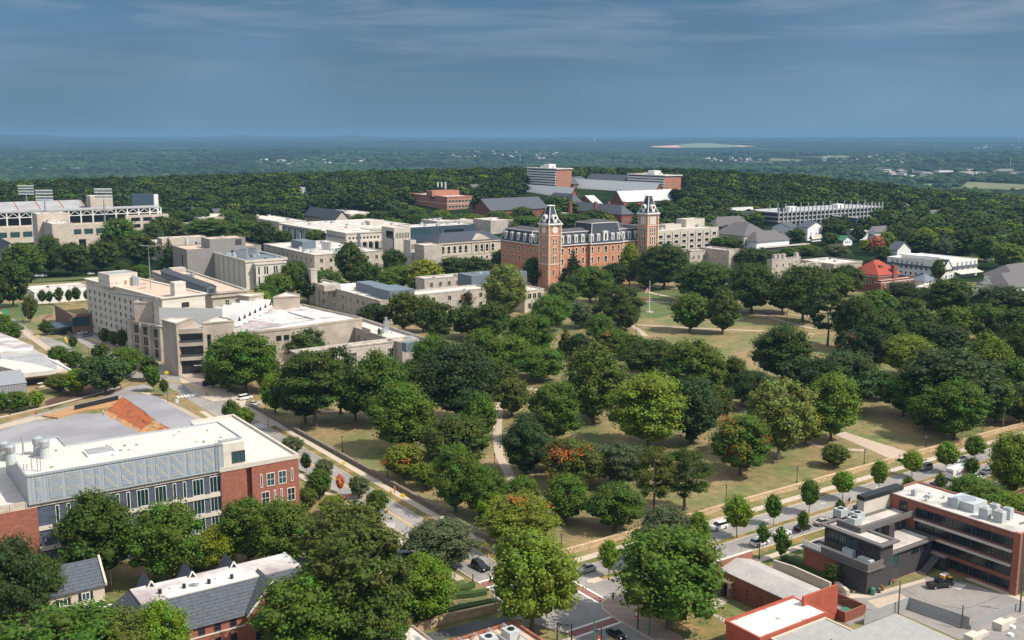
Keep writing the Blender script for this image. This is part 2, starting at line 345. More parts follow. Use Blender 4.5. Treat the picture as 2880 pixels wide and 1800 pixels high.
    def hip(s,x0,y0,x1,y1,z,h,m,over=.6,run=None,flat=None):
        """hipped roof; flat=inset distance for a flat-topped (mansard like) roof"""
        x0-=over;y0-=over;x1+=over;y1+=over
        w=min(x1-x0,y1-y0)/2; r=w if run is None else run
        if flat is not None: r=flat
        a=[(x0,y0,z),(x1,y0,z),(x1,y1,z),(x0,y1,z)]
        if flat is not None:
            t=[(x0+r,y0+r,z+h),(x1-r,y0+r,z+h),(x1-r,y1-r,z+h),(x0+r,y1-r,z+h)]
            s.add(a+t,[(0,1,5,4),(1,2,6,5),(2,3,7,6),(3,0,4,7),(0,3,2,1)],m); return
        if x1-x0>y1-y0: t=[(x0+r,(y0+y1)/2,z+h),(x1-r,(y0+y1)/2,z+h)]; fs=[(0,1,5,4),(1,2,5),(2,3,4,5),(3,0,4),(0,3,2,1)]
        else: t=[((x0+x1)/2,y0+r,z+h),((x0+x1)/2,y1-r,z+h)]; fs=[(0,1,4),(1,2,5,4),(2,3,5),(3,0,4,5),(0,3,2,1)]
        s.add(a+t,fs,m)
    def mesh(s,name):
        me=bpy.data.meshes.new(name); me.from_pydata(s.v,[],s.f); 
        for m in s.ms: me.materials.append(M[m] if isinstance(m,str) else m)
        me.polygons.foreach_set('material_index',s.m); me.update(); return me
    def build(s,name,parent=None,loc=(0,0,0),rz=0,**t):
        o=link(bpy.data.objects.new(name,s.mesh(name))); o.location=loc; o.rotation_euler=(0,0,rz)
        if parent: o.parent=parent
        return tag(o,**t) if t else o
ORD=['first','second','third','fourth','fifth','sixth','seventh','eighth','ninth','tenth','eleventh','twelfth','thirteenth','fourteenth','fifteenth','sixteenth','seventeenth','eighteenth','nineteenth','twentieth']
BOXES=[]     # footprints kept free of trees
# ---------------------------------------------------------------- ground
def ring_mesh(name,rs,a0,a1,na,m,zf,zoff=0.0):
    vs=[];fs=[]
    for r in rs:
        for i in range(na+1):
            a=a0+(a1-a0)*i/na; X,Y=r*math.sin(a),r*math.cos(a); u=X*cT+Y*sT; v=-X*sT+Y*cT
            vs.append((u,v,zf(u,v)+zoff))
    for j in range(len(rs)-1):
        for i in range(na):
            k=j*(na+1)+i; fs.append((k,k+1,k+na+2,k+na+1))
    me=bpy.data.meshes.new(name); me.from_pydata(vs,[],fs); me.materials.append(M[m]); me.update()
    for p in me.polygons: p.use_smooth=True
    return link(bpy.data.objects.new(name,me))
b=MB(); b.sheet([(-700,-700),(900,-700),(900,900),(-700,900)],-.35,'lawn')
o=ring_mesh('ground',[-1 and 20]+[60,120,240,400,560,699],-math.pi,math.pi,90,'lawn',lambda u,v:0.0); tag(o,kind='structure')
rs=[698.9,720,760,800,850,900,950,1000,1060,1120,1180,1250,1320,1400,1460,1500,1560]
r=1640
while r<36000: rs.append(r); r*=1.022
o=ring_mesh('hills',rs,rad(-38),rad(38),230,'far_land',terr,-.02); tag(o,kind='structure')
o=ring_mesh('plain',[698.9,900,1300,2000,5000,12000,36000],rad(38),rad(322),120,'far_land',lambda u,v:-.1 if math.hypot(u,v)<705 else -8.0); tag(o,kind='structure')
# ---------------------------------------------------------------- streets
AN,AF=106.6,115.0           # avenue edges (x)
SN,S1,S2,SF=147.2,153.6,155.5,161.2   # cross street: near edge, median, far edge (y)
def st(name,fn):
    b=MB(); fn(b); return b.build(name,kind='structure')
def P2(l): return [UV(*q) for q in l]
def f(b):
    b.sheet([(AN,162.01),(AF,162.01),(AF,470),(AN-1.5,470)],.03,'asphalt')
    b.sheet([(108,80),(118.7,80),(118.7,139.6),(108,139.6)],.03,'asphalt')
    b.sheet([(108,139.6),(118.7,139.6),(119.3,143.5),(121,146),(124,SN),(124,SF),(119,164),(AF,166.5),(AF,162),(AN,162),(104,158),(103.8,150),(106,144)],.034,'asphalt')
st('avenue',f)
def f(b):
    b.sheet([(124.01,SN),(420,SN),(420,SF),(124.01,SF)],.03,'asphalt')
st('cross_street',f)
def f(b):
    b.prism([(125.2,S1),(420,S1),(420,S2),(125.2,S2),(124.3,(S1+S2)/2)],.0,.14,'kerb')
    b.prism([(128,S1+.18),(420,S1+.18),(420,S2-.18),(128,S2-.18)],.1,.17,'verge')
st('median_strip',f)
# side lane beyond the building site, curving off the avenue to the left edge of view
lane=P2([(-60,1226),(0,1205),(130,1168),(300,1128),(350,1108),(385,1092),(420,1086)])
def f(b): b.strip(lane,8.5,.025,.025,'asphalt'); b.strip(P2([(-60,1180),(0,1174),(150,1140),(290,1103),(335,1088)]),1.6,.0,.1,'walk')
st('side_lane',f)
upper=P2([(470,1070),(350,1052),(290,1045),(240,1020),(200,1000),(150,965),(70,940),(30,905),(-40,880)])
def f(b): b.strip(upper,7.5,.028,.028,'asphalt')
st('upper_lane',f)
def f(b): b.strip(P2([(-40,850),(0,885),(60,928),(140,985)]),3.0,.0,.1,'path_tan')
st('upper_walk',f)
def f(b):
    b.prism(P2([(196,928),(262,938),(350,990),(340,1006),(300,1005),(262,985),(215,958),(180,948)]),0,.045,'asphalt')
st('forecourt',f)
# kerbs, verges and pavements
def f(b):
    b.box(AF,166,.0,AF+.25,470,.14,'kerb'); b.box(AN-.25,166,0,AN,330,.14,'kerb')
    b.box(107.75,80,0,108,138,.14,'kerb'); b.strip([(118.85,80),(118.85,139.6),(119.4,143.4),(121.1,145.9),(124,146.95)],.3,0,.14,'kerb')
    b.box(124,SF,0,420,SF+.25,.14,'kerb'); b.box(124,SN-.25,0,420,SN,.14,'kerb')
    b.box(AF+.25,166,0,AF+2.4,330,.09,'verge'); b.box(124,SF+.25,0,420,SF+2.2,.09,'verge'); b.box(136,SN-2.1,0,420,SN-.25,.09,'verge')
st('verge_strips',f)
def f(b):
    b.box(AF+2.4,163.5,0,AF+4.3,450,.12,'walk'); b.box(AF+4.3,163.5,0,420,165.6,.12,'walk')
    b.box(105.2,100,0,107.7,138,.12,'walk'); b.box(AN-3.2,170,0,AN-1.4,330,.12,'walk')
    b.prism([(119.0,80),(124,80),(124,138),(126,141.5),(127,146.9),(124,146.8),(121.3,145.8),(119.55,143.3),(119.0,139.6)],0,.12,'paver_pink'); b.box(127,142,0,420,143.8,.12,'walk')
st('pavement',f)
def f(b): b.box(AF,300,.02,AF+6.2,395,.1,'walk'); b.prism(P2([(500,1065),(560,1070),(600,1100),(640,1125),(600,1130),(545,1110)]),.02,.12,'walk')
st('bus_pavement',f)
def f(b): b.prism(P2([(500,1062),(575,1060),(580,1090),(545,1078)]),.1,.16,'paver_pink')
st('brick_plaza',f)
# painted markings
def f(b):
    b.box(110.6,172,.034,110.75,296,.036,'mark_yellow'); b.box(110.9,172,.034,111.05,296,.036,'mark_yellow')
    b.box(113,92,.038,113.15,134,.042,'mark_yellow'); b.box(113.3,92,.038,113.45,134,.042,'mark_yellow')
    for i in range(9): x=AN+.5+i*.9; b.box(x,300,.034,x+.5,305.5,.037,'mark_white')
    for i in range(8): x=AN-3+i*1.2; b.box(x,352,.034,x+.7,355,.037,'mark_white')
    for x0 in (180,200,221,243,262): b.box(x0,158.2,.034,x0+1.6,158.35,.037,'mark_white'); b.box(x0+.7,157.7,.034,x0+.85,158.9,.037,'mark_white')
st('road_markings',f)
def xwalk(x0,y0,x1,y1,ax):
    def f(b):
        if ax=='x':
            b.box(x0,y0,.034,x1,y0+.55,.048,'mark_white'); b.box(x0,y1-.55,.034,x1,y1,.048,'mark_white'); b.box(x0,y0+.55,.034,x1,y1-.55,.045,'paver_red')
        else:
            b.box(x0,y0,.034,x0+.45,y1,.048,'mark_white'); b.box(x1-.45,y0,.034,x1,y1,.048,'mark_white'); b.box(x0+.45,y0,.034,x1-.45,y1,.045,'paver_red')
    return st('crosswalk',f)
xwalk(108,137.2,118.7,140.4,'x'); xwalk(120.3,146,122.9,161.2,'y'); xwalk(AN,163.7,AF,167.3,'x')
# kerb line of yellow paint beside the avenue and forecourt
def f(b):
    b.strip(P2([(468,1072),(520,1079),(560,1092),(602,1108)]),.5,.1,.16,'mark_yellow')
    b.strip(P2([(254,952),(300,972),(345,988)]),.6,.04,.2,'mark_yellow'); b.strip(P2([(184,948),(184,956),(192,965)]),.6,.04,.2,'mark_yellow')
st('yellow_kerb',f)
# park paths
def path(pts,w,m='path_tan'):
    return st('path',lambda b:b.strip(P2(pts),w,.0,.05,m))
path([(1440,1353),(1425,1320),(1405,1280),(1398,1240),(1400,1190),(1407,1140),(1425,1100),(1450,1092),(1560,1098)],2.6)
path([(800,1140),(850,1155),(900,1163),(965,1162)],2.0,'asphalt_dark')
path([(1780,913),(1850,917),(1960,924),(2150,931),(2290,940)],2.6); path([(1775,915),(1800,930),(1815,945)],2.6)
path([(1768,804),(1840,826),(1915,841),(2000,860),(2120,878),(2200,903),(2290,925)],2.8)
path([(1790,846),(1850,849),(1910,853),(1960,856)],2.2); path([(1765,802),(1830,806),(1905,812)],3.0,'walk')
path([(1555,832),(1600,826),(1640,820)],2.4); path([(2160,877),(2250,888),(2330,893)],2.0)
path([(1730,1048),(1790,1052),(1850,1060),(1950,1075)],2.2); path([(1380,1118),(1410,1116)],2.0); path([(1560,1030),(1600,1034)],2.2)
path([(2010,1110),(2050,1130),(2110,1165),(2200,1205),(2290,1250),(2330,1262),(2430,1267)],2.4)
def f(b): b.prism(P2([(2345,1222),(2372,1214),(2560,1274),(2532,1295),(2490,1285),(2430,1258)]),0,.06,'path_tan')
st('park_path',f)
def f(b):
    x,y=UV(2528,1284)
    for i in range(6): b.box(x-3.6,164.6+.1+i*.62,0,x+3.6,169.2,.12+.14*i,'path_tan')
st('park_steps',f)
# lawns of greener grass and bare patches
def patch(name,pts,m,z=.012): return st(name,lambda b:b.sheet(P2(pts),z,m))
patch('lawn_patch',[(1795,800),(1930,812),(1912,845),(1905,880),(1850,895),(1795,893),(1780,862)],'grass')
patch('lawn_patch',[(95,700),(260,748),(275,782),(90,795)],'grass'); patch('lawn_patch',[(115,955),(180,950),(230,985),(262,1000),(240,1003),(200,985)],'grass')
patch('lawn_patch',[(0,855),(60,850),(150,865),(148,880),(60,895),(40,905),(0,872)],'grass')
patch('lawn_patch',[(2110,1560),(2300,1515),(2300,1590),(2200,1582),(2160,1590)],'grass',.03)
patch('planting_bed',[(125,1150),(240,1075),(330,1085),(345,1095),(300,1108),(150,1142)],'mulch')
# ---------------------------------------------------------------- trees: prototypes share their meshes
rng=np.random.default_rng(7)
ICO=None
def ico():
    global ICO
    if ICO is None:
        import bmesh
        bm=bmesh.new(); bmesh.ops.create_icosphere(bm,subdivisions=1,radius=1); bm.verts.ensure_lookup_table()
        ICO=(np.array([v.co[:] for v in bm.verts]),np.array([[v.index for v in f.verts] for f in bm.faces])); bm.free()
    return ICO
def lobes(kind,r):
    out=[]
    if kind in('R','T','P','L','A'):
        if kind=='R': c,rx,rz,n,lr=.545,.5,.46,62,(.10,.18)
        elif kind=='A': c,rx,rz,n,lr=.53,.5,.46,60,(.11,.17)
        elif kind=='T': c,rx,rz,n,lr=.53,.5,.47,64,(.10,.18)
        elif kind=='L': c,rx,rz,n,lr=.54,.5,.46,74,(.07,.14)
        else: c,rx,rz,n,lr=.60,.5,.385,30,(.14,.21)
        for i in range(n):
            z=1-2*(i+.5)/n; a=i*2.39996+r.normal(0,.25); q=math.sqrt(max(0,1-z*z))
            rr=.74*(1+r.normal(0,.09 if kind in 'PT' else .15)); 
            if kind=='T': w=(1-.45*max(0,z)**1.3)
            elif kind=='P': w=1-.22*max(0,z)-.30*max(0,-z)
            else: w=1
            if z<-.7 and kind!='P': rr*=.8
            l=r.uniform(*lr); out.append((q*math.cos(a)*rx*rr*w,q*math.sin(a)*rx*rr*w,c+z*rz*(.80+.1*r.normal()*.5),l,l*r.uniform(.72,1.0)*.85))
        for i in range(8): out.append((r.normal(0,.1),r.normal(0,.1),c+r.uniform(-.25,.2),.2,.2))
    elif kind=='C':
        for k in range(15):
            t=k/14; rad_=.47*(1-t)**.85+.03; m=max(3,int(9*(1-t))+2)
            for j in range(m):
                a=j*6.283/m+k*1.1+r.normal(0,.2); l=.085*(1-t)+.045; q=rad_*r.uniform(.55,.95)
                out.append((q*math.cos(a),q*math.sin(a),.14+.80*t-.03*q,l*1.5,l*.55))
            out.append((0,0,.14+.82*t,rad_*.5,.05))
        out.append((0,0,.97,.025,.045))
    elif kind=='N':
        for k in range(7):
            t=k/6; m=[5,6,5,6,6,5,4][k]; R=[.30,.42,.40,.46,.42,.34,.18][k]
            for j in range(m):
                a=j*6.283/m+k*.9+r.normal(0,.35); q=R*r.uniform(.55,.95)
                out.append((q*math.cos(a),q*math.sin(a),.34+.60*t+r.normal(0,.02),r.uniform(.10,.16),r.uniform(.045,.07)))
    elif kind=='S':
        for i in range(14):
            a=r.uniform(0,6.283); q=.36*math.sqrt(r.random()); out.append((q*math.cos(a),q*math.sin(a),.3+.35*r.random(),r.uniform(.16,.24),r.uniform(.2,.3)))
    return out
def leaf_arrays(kind,seed,nleaf,ls,inner=True):
    """returns verts, quads, tris, tone, lobe for a crown in a unit box (height 1, width 1)"""
    r=np.random.default_rng(seed); lb=lobes(kind,r); iv,itr=ico()
    V=[];Q=[];T=[];tq=[];lq=[];tt=[];lt=[];off=0
    tot=sum(l[3]**2 for l in lb)
    for (x,y,z,a,h) in lb:
        lv=r.random(); n=max(8,int(nleaf*a*a/tot))
        d=r.normal(size=(n,3)); d/=np.linalg.norm(d,axis=1)[:,None]; d[:,2]=np.where(d[:,2]<-.25,-d[:,2],d[:,2])
        rr=r.uniform(.62,1.36,size=(n,1))**.9; c=np.array([x,y,z])+d*rr*np.array([a,a,h])
        nm=d+r.normal(size=(n,3))*.55+np.array([0,0,.35]); nm/=np.linalg.norm(nm,axis=1)[:,None]
        t1=np.cross(nm,r.normal(size=(n,3))); t1/=np.linalg.norm(t1,axis=1)[:,None]; t2=np.cross(nm,t1)
        s=(ls*r.uniform(.6,1.3,size=(n,1))); zs=np.array([1,1,.75])
        q=np.stack([c-t1*s-t2*s*.6,c+t1*s*.8-t2*s,c+t1*s+t2*s*.7,c-t1*s*.7+t2*s],1)
        q=c[:,None,:]+(q-c[:,None,:])*zs
        V.append(q.reshape(-1,3)); Q.append((np.arange(n*4).reshape(n,4)+off)); off+=n*4
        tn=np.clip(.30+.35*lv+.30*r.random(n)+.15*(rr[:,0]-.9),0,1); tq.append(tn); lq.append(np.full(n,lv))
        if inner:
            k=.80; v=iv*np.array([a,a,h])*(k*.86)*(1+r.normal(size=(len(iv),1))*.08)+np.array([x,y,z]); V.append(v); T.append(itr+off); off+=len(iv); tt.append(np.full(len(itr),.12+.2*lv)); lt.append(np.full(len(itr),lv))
    return np.concatenate(V),np.concatenate(Q),(np.concatenate(T) if T else np.zeros((0,3),int)),np.concatenate(tq+tt),np.concatenate(lq+lt),lb
def np_mesh(name,V,Q,T,tone,lobe,mt):
    me=bpy.data.meshes.new(name); nq,ntr=len(Q),len(T)
    me.vertices.add(len(V)); me.vertices.foreach_set('co',V.astype(np.float32).ravel())
    me.loops.add(nq*4+ntr*3); me.loops.foreach_set('vertex_index',np.concatenate([Q.ravel(),T.ravel()]).astype(np.int32))
    me.polygons.add(nq+ntr); st_=np.concatenate([np.arange(nq)*4,nq*4+np.arange(ntr)*3]).astype(np.int32); me.polygons.foreach_set('loop_start',st_)
    try: me.polygons.foreach_set('loop_total',np.concatenate([np.full(nq,4),np.full(ntr,3)]).astype(np.int32))
    except Exception: pass
    me.materials.append(M[mt]); me.update(calc_edges=True); me.validate()
    for nm,ar in (('tone',tone),('lobe',lobe)):
        a=me.attributes.new(nm,'FLOAT','FACE'); a.data.foreach_set('value',np.asarray(ar,dtype=np.float32))
    return me
def trunk_mesh(name,kind,lb,mt,seed):
    r=random.Random(seed); b=MB(); w=.026 if kind!='P' else .02
    topz={'R':.62,'A':.6,'T':.7,'L':.72,'P':.6,'C':.92,'N':.93,'S':.35}.get(kind,.6)
    p=(0,0,-.02); n=5; rr=w*1.35
    for i in range(1,n+1):
        t=i/n; q=(r.uniform(-.012,.012)*i,r.uniform(-.012,.012)*i,topz*t); r2=w*(1-.72*t); b.tube(p,q,rr,mt,r2,7); p,rr=q,r2
    for l in (lb[::3] if kind in 'RATL' else lb[::4] if kind=='N' else lb[::6]):
        z0=max(.16,min(topz*.95,l[2]*.72 if kind!='N' else l[2]-.03)); b.tube((0,0,z0),(l[0]*.9,l[1]*.9,l[2]),w*.36,mt,w*.10,5)
    return b.mesh(name)
def bare_mesh(name,mt,seed):
    r=random.Random(seed); b=MB()
    def br(p,d,l,rr,k):
        q=Vector(p)+d*l; b.tube(p,q,rr,mt,rr*.6,5)
        if k==0: return
        for i in range(3 if k>1 else 4):
            nd_=(d+Vector((r.uniform(-1,1),r.uniform(-1,1),r.uniform(-.1,.7)))*.7).normalized(); br(q,nd_,l*r.uniform(.6,.8),rr*.55,k-1)
    br((0,0,0),Vector((0,0,1)),.30,.022,4); return b.mesh(name)
PROTO={}
def proto(kind,var,size,autumn):
    """size: 0 small on screen ... 2 large"""
    key=(kind,var,size,autumn)
    if key not in PROTO:
        seed=hash((ord(kind),var,size))%9999
        if kind=='B': PROTO[key]=(None,bare_mesh('bare_branches','bark_pale',seed))
        else:
            nl=[1300,3600,8500][size]; ls=[.030,.0195,.0130][size]
            if kind in'CN': nl=int(nl*.8); ls*=.9
            if kind=='S': nl=int(nl*.5); ls*=1.5
            if kind=='P': nl=int(nl*.7); ls*=1.15
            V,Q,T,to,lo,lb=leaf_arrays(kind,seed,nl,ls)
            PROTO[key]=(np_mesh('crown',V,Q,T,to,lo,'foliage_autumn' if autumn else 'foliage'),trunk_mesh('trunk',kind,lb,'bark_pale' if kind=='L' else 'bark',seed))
    return PROTO[key]
TINT=dict(d=(.050,.083,.009),m=(.070,.126,.010),v=(.078,.104,.013),y=(.165,.200,.010),b=(.118,.195,.010),q=(.048,.084,.020),o=(.50,.17,.07),w=(.130,.182,.014),l=(.145,.175,.034),s=(.082,.112,.044),k=(.036,.061,.013))
TN=dict(d='dark green',m='mid green',v='olive green',y='yellow green',b='bright green',q='bluish green',o='orange',w='light green',l='pale olive',s='greyish green',k='deep green')
KN=dict(R='round-crowned tree',T='tall oval tree',P='small upright street tree',C='spiky conifer',N='open-branched pine',L='loose-crowned sycamore',B='bare leafless tree',S='low bush',A='broad spreading tree')
KC=dict(R='tree',T='tree',P='street tree',C='conifer',N='pine tree',L='sycamore',B='bare tree',S='bush',A='tree')
KO=dict(R='tree',T='tree',P='street_tree',C='conifer_tree',N='pine_tree',L='sycamore_tree',B='bare_tree',S='bush',A='tree')
TREES=[]
def plant(u,v,z,H,Wd,kind,tint,autumn=False,px=None,py=None,pw=60,wheref=None,sd=None):
    r=random.Random(len(TREES)*13+5); size=2 if pw>112 else 1 if pw>48 else 0
    cm,tm=proto(kind,r.randrange(3 if size==2 else 2),size,autumn)
    root=empty(KO[kind],(u,v,z),r.uniform(0,6.28)); root.scale=(Wd,Wd,H)
    if cm:
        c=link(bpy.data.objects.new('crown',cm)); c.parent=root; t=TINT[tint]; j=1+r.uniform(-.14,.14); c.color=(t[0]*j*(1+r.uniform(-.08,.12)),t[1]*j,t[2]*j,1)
    if cm is None or pw>34 or kind=='P':
        t_=link(bpy.data.objects.new('trunk' if cm else 'branches',tm)); t_.parent=root
    TREES.append((root,kind,tint,autumn,px,py,pw)); return root
def tr(cx,top,w,base,kind='R',tint='m',autumn=False):
    u,v,z=G(cx,base); D=depth(u,v,z); d=ray(cx,top); t=math.hypot(u,v)/math.hypot(d[0],d[1])
    H=CH+d[2]*t-z; Wd=w*D/FPX
    # crown top leans toward the viewer by half a crown; keep the visible top at the asked row
    return plant(u,v,z,max(2.0,H*.985),Wd*(1.12 if kind!='P' else 1.05),kind,tint,autumn,cx,base,w)
# ---------------------------------------------------------------- building kit
WM={}
def win_mesh(w,h,nx=1,ny=1,arch=False,fr='frame_white',gl='glass',ft=.12,sill=0,hood=False,split=False):
    key=(round(w,2),round(h,2),nx,ny,arch,fr,gl,ft,sill,hood,split)
    if key in WM: return WM[key]
    b=MB(); g=MB(); hw=w/2; d0,d1=-.14,-.01
    hb=h-hw if arch else h
    g.box(-hw+ft*.5,-.05,ft*.5,hw-ft*.5,-.012,hb-(0 if arch else ft*.5),gl)
    b.box(-hw,d0,0,-hw+ft,d1,hb,fr); b.box(hw-ft,d0,0,hw,d1,hb,fr); b.box(-hw+ft,d0,0,hw-ft,d1,ft,fr)
    if not arch: b.box(-hw+ft,d0,hb-ft,hw-ft,d1,hb,fr)
    else:
        n=7; pi=[(hw*math.cos(math.pi*i/n),hb+hw*math.sin(math.pi*i/n)) for i in range(n+1)]; ri=(hw-ft)/hw
        for i in range(n):
            (a,c),(a2,c2)=pi[i],pi[i+1]; q=[(a,c),(a2,c2),(a2*ri,hb+(c2-hb)*ri),(a*ri,hb+(c-hb)*ri)]
            b.add([(x,d0,z) for x,z in q]+[(x,d1,z) for x,z in q],[(0,1,2,3),(4,7,6,5),(0,4,5,1),(2,6,7,3)],fr)
        g.add([(x*(1-.4*ft/hw),-.05,hb+(z-hb)*(1-.4*ft/hw)) for x,z in pi],[list(range(n+1))[::-1]],gl)
    m_=max(.05,ft*.6)
    for i in range(1,nx): x=-hw+w*i/nx; b.box(x-m_/2,-.10,ft,x+m_/2,-.055,hb-(0 if arch else ft),fr)
    for j in range(1,ny): z=hb*j/ny; b.box(-hw+ft,-.095,z-m_/2,hw-ft,-.057,z+m_/2,fr)
    if sill: b.box(-hw-.12,-.26,-sill,hw+.12,d1,-.002,fr)
    if hood: b.box(-hw-.15,-.3,h+.002,hw+.15,d1,h+.22,fr)
    if split: r=(b.mesh('window'),g.mesh('pane'))
    else:
        b.add(g.v,g.f,gl); r=(b.mesh('window'),None)
    WM[key]=r; return r
class Bld:
    def __init__(s,name,label,cat,org,rot=0,z=0,group=None):
        s.o=(org[0],org[1]); s.rot=rad(rot); s.z=z; s.root=empty(name,(org[0],org[1],z),s.rot,label,cat,group); s.nw=0
        s.c,s.s=math.cos(s.rot),math.sin(s.rot)
    def loc(s,px,py,z):
        u,v=UV(px,py,z+s.z); du,dv=u-s.o[0],v-s.o[1]; return (du*s.c+dv*s.s,-du*s.s+dv*s.c)
    def ext(s,p,z,px,ax):
        u,v=s.o[0]+p[0]*s.c-p[1]*s.s, s.o[1]+p[0]*s.s+p[1]*s.c
        return extent((u,v),z+s.z,px,*((s.c,s.s) if ax=='x' else (-s.s,s.c)))
    def px(s,nx,ny,z,lx=None,rx=None,dl=None,dr=None):
        """box from the near roof corner pixel and the columns of the left and right corners"""
        p=s.loc(nx,ny,z); w=s.ext(p,z,rx,'x') if rx is not None else dr; d=s.ext(p,z,lx,'y') if lx is not None else dl
        return (p[0],p[1],p[0]+w,p[1]+d)
    def keep(s,bx,m=2.0):
        q=[(s.o[0]+x*s.c-y*s.s,s.o[1]+x*s.s+y*s.c) for x in (bx[0],bx[2]) for y in (bx[1],bx[3])]
        BOXES.append((min(a for a,_ in q)-m,min(b for _,b in q)-m,max(a for a,_ in q)+m,max(b for _,b in q)+m))
    def vol(s,bx,z0,z1,wall,roof,par=.9,name='wall',corn=None,cm=None,t=.4,rn='roof'):
        x0,y0,x1,y1=bx; s.keep(bx); b=MB()
        b.box(x0,y0,z0,x1,y0+t,z1,wall); b.box(x0,y1-t,z0,x1,y1,z1,wall); b.box(x0,y0+t,z0,x0+t,y1-t,z1,wall); b.box(x1-t,y0+t,z0,x1,y1-t,z1,wall)
        w=b.build(name,s.root)
        r=MB(); r.box(x0+t+.002,y0+t+.002,z1-par-.3,x1-t-.002,y1-t-.002,z1-par,roof); r.build(rn,s.root)
        if (x1-x0)*(y1-y0)>260:
            q=random.Random(int(x1*7+y1*3))
            for i in range(6):
                m_=MB(); x,y=q.uniform(x0+1.5,x1-1.5),q.uniform(y0+1.5,y1-1.5); h=q.uniform(.4,1.1); zz=z1-par
                if i%3==0: m_.box(x,y,zz,x+q.uniform(.8,1.6),y+q.uniform(.8,1.6),zz+h,q.choice(['hvac','steel','grey_fascia']))
                elif i%3==1: m_.cyl(x,y,zz,zz+h,.22,'steel',n=6); m_.cyl(x,y,zz+h,zz+h+.15,.35,'hvac',.1,6)
                else: m_.box(x,y,zz,x+q.uniform(3,7),y+.25,zz+.22,'grey_fascia')
                m_.build('roof_vent',s.root)
        if corn:
            c=MB(); h,o=corn; cm=cm or wall; zt=z1+.05
            c.box(x0-o,y0-o,zt-h,x1+o,y0-.003,zt,cm); c.box(x0-o,y1+.003,zt-h,x1+o,y1+o,zt,cm); c.box(x0-o,y0-.003,zt-h,x0-.003,y1+.003,zt,cm); c.box(x1+.003,y0-.003,zt-h,x1+o,y1+.003,zt,cm)
            c.build('cornice',s.root)
        return w
    def band(s,bx,z,h,o,m,name='band'):
        x0,y0,x1,y1=bx; c=MB()
        c.box(x0-o,y0-o,z,x1+o,y0-.003,z+h,m); c.box(x0-o,y0-.003,z,x0-.003,y1+o,z+h,m); c.box(x1+.003,y0-.003,z,x1+o,y1+o,z+h,m); return c.build(name,s.root)
    def box(s,bx,z0,z1,m,name):
        b=MB(); b.box(bx[0],bx[1],z0,bx[2],bx[3],z1,m); return b.build(name,s.root)
    def win(s,face,bx,t,z,w,h,off=0,parent=None,**k):
        if s.nw>=98: return
        s.nw+=1
        f,g=win_mesh(w,h,**k); o=link(bpy.data.objects.new('window',f)); o.parent=s.root
        if face=='R': o.location=(bx[0]+t,bx[1]-off,z)
        elif face=='E': o.location=(bx[2]+off,bx[1]+t,z); o.rotation_euler=(0,0,math.pi/2)
        else: o.location=(bx[0]-off,bx[1]+t,z); o.rotation_euler=(0,0,-math.pi/2)
        if g: p=link(bpy.data.objects.new('pane',g)); p.parent=o
        return o
    def row(s,face,bx,n,z,w,h,a=None,b_=None,**k):
        Ln=(bx[2]-bx[0]) if face=='R' else (bx[3]-bx[1]); a=a if a is not None else 1.5; e=b_ if b_ is not None else Ln-1.5
        for zz in (z if isinstance(z,(list,tuple)) else [z]):
            for i in range(n): s.win(face,bx,a+(e-a)*(i+.5)/n,zz,w,h,**k)
    def units(s,bx,z,n,seed=0,m='hvac',sz=(1.6,3.2)):
        r=random.Random(seed)
        for i in range(n):
            w,d,h=r.uniform(*sz),r.uniform(*sz),r.uniform(.9,2.0); x=r.uniform(bx[0]+2,max(bx[0]+2.1,bx[2]-4)); y=r.uniform(bx[1]+2,max(bx[1]+2.1,bx[3]-4))
            b=MB(); b.box(x,y,z,x+w,y+d,z+h,m); b.box(x-.1,y-.1,z+h+.002,x+w+.1,y+d+.1,z+h+.1,'steel')
            if i%2: b.cyl(x+w/2,y+d/2,z+h+.102,z+h+.5,w*.3,'steel',n=10)
            b.build('rooftop_unit',s.root)
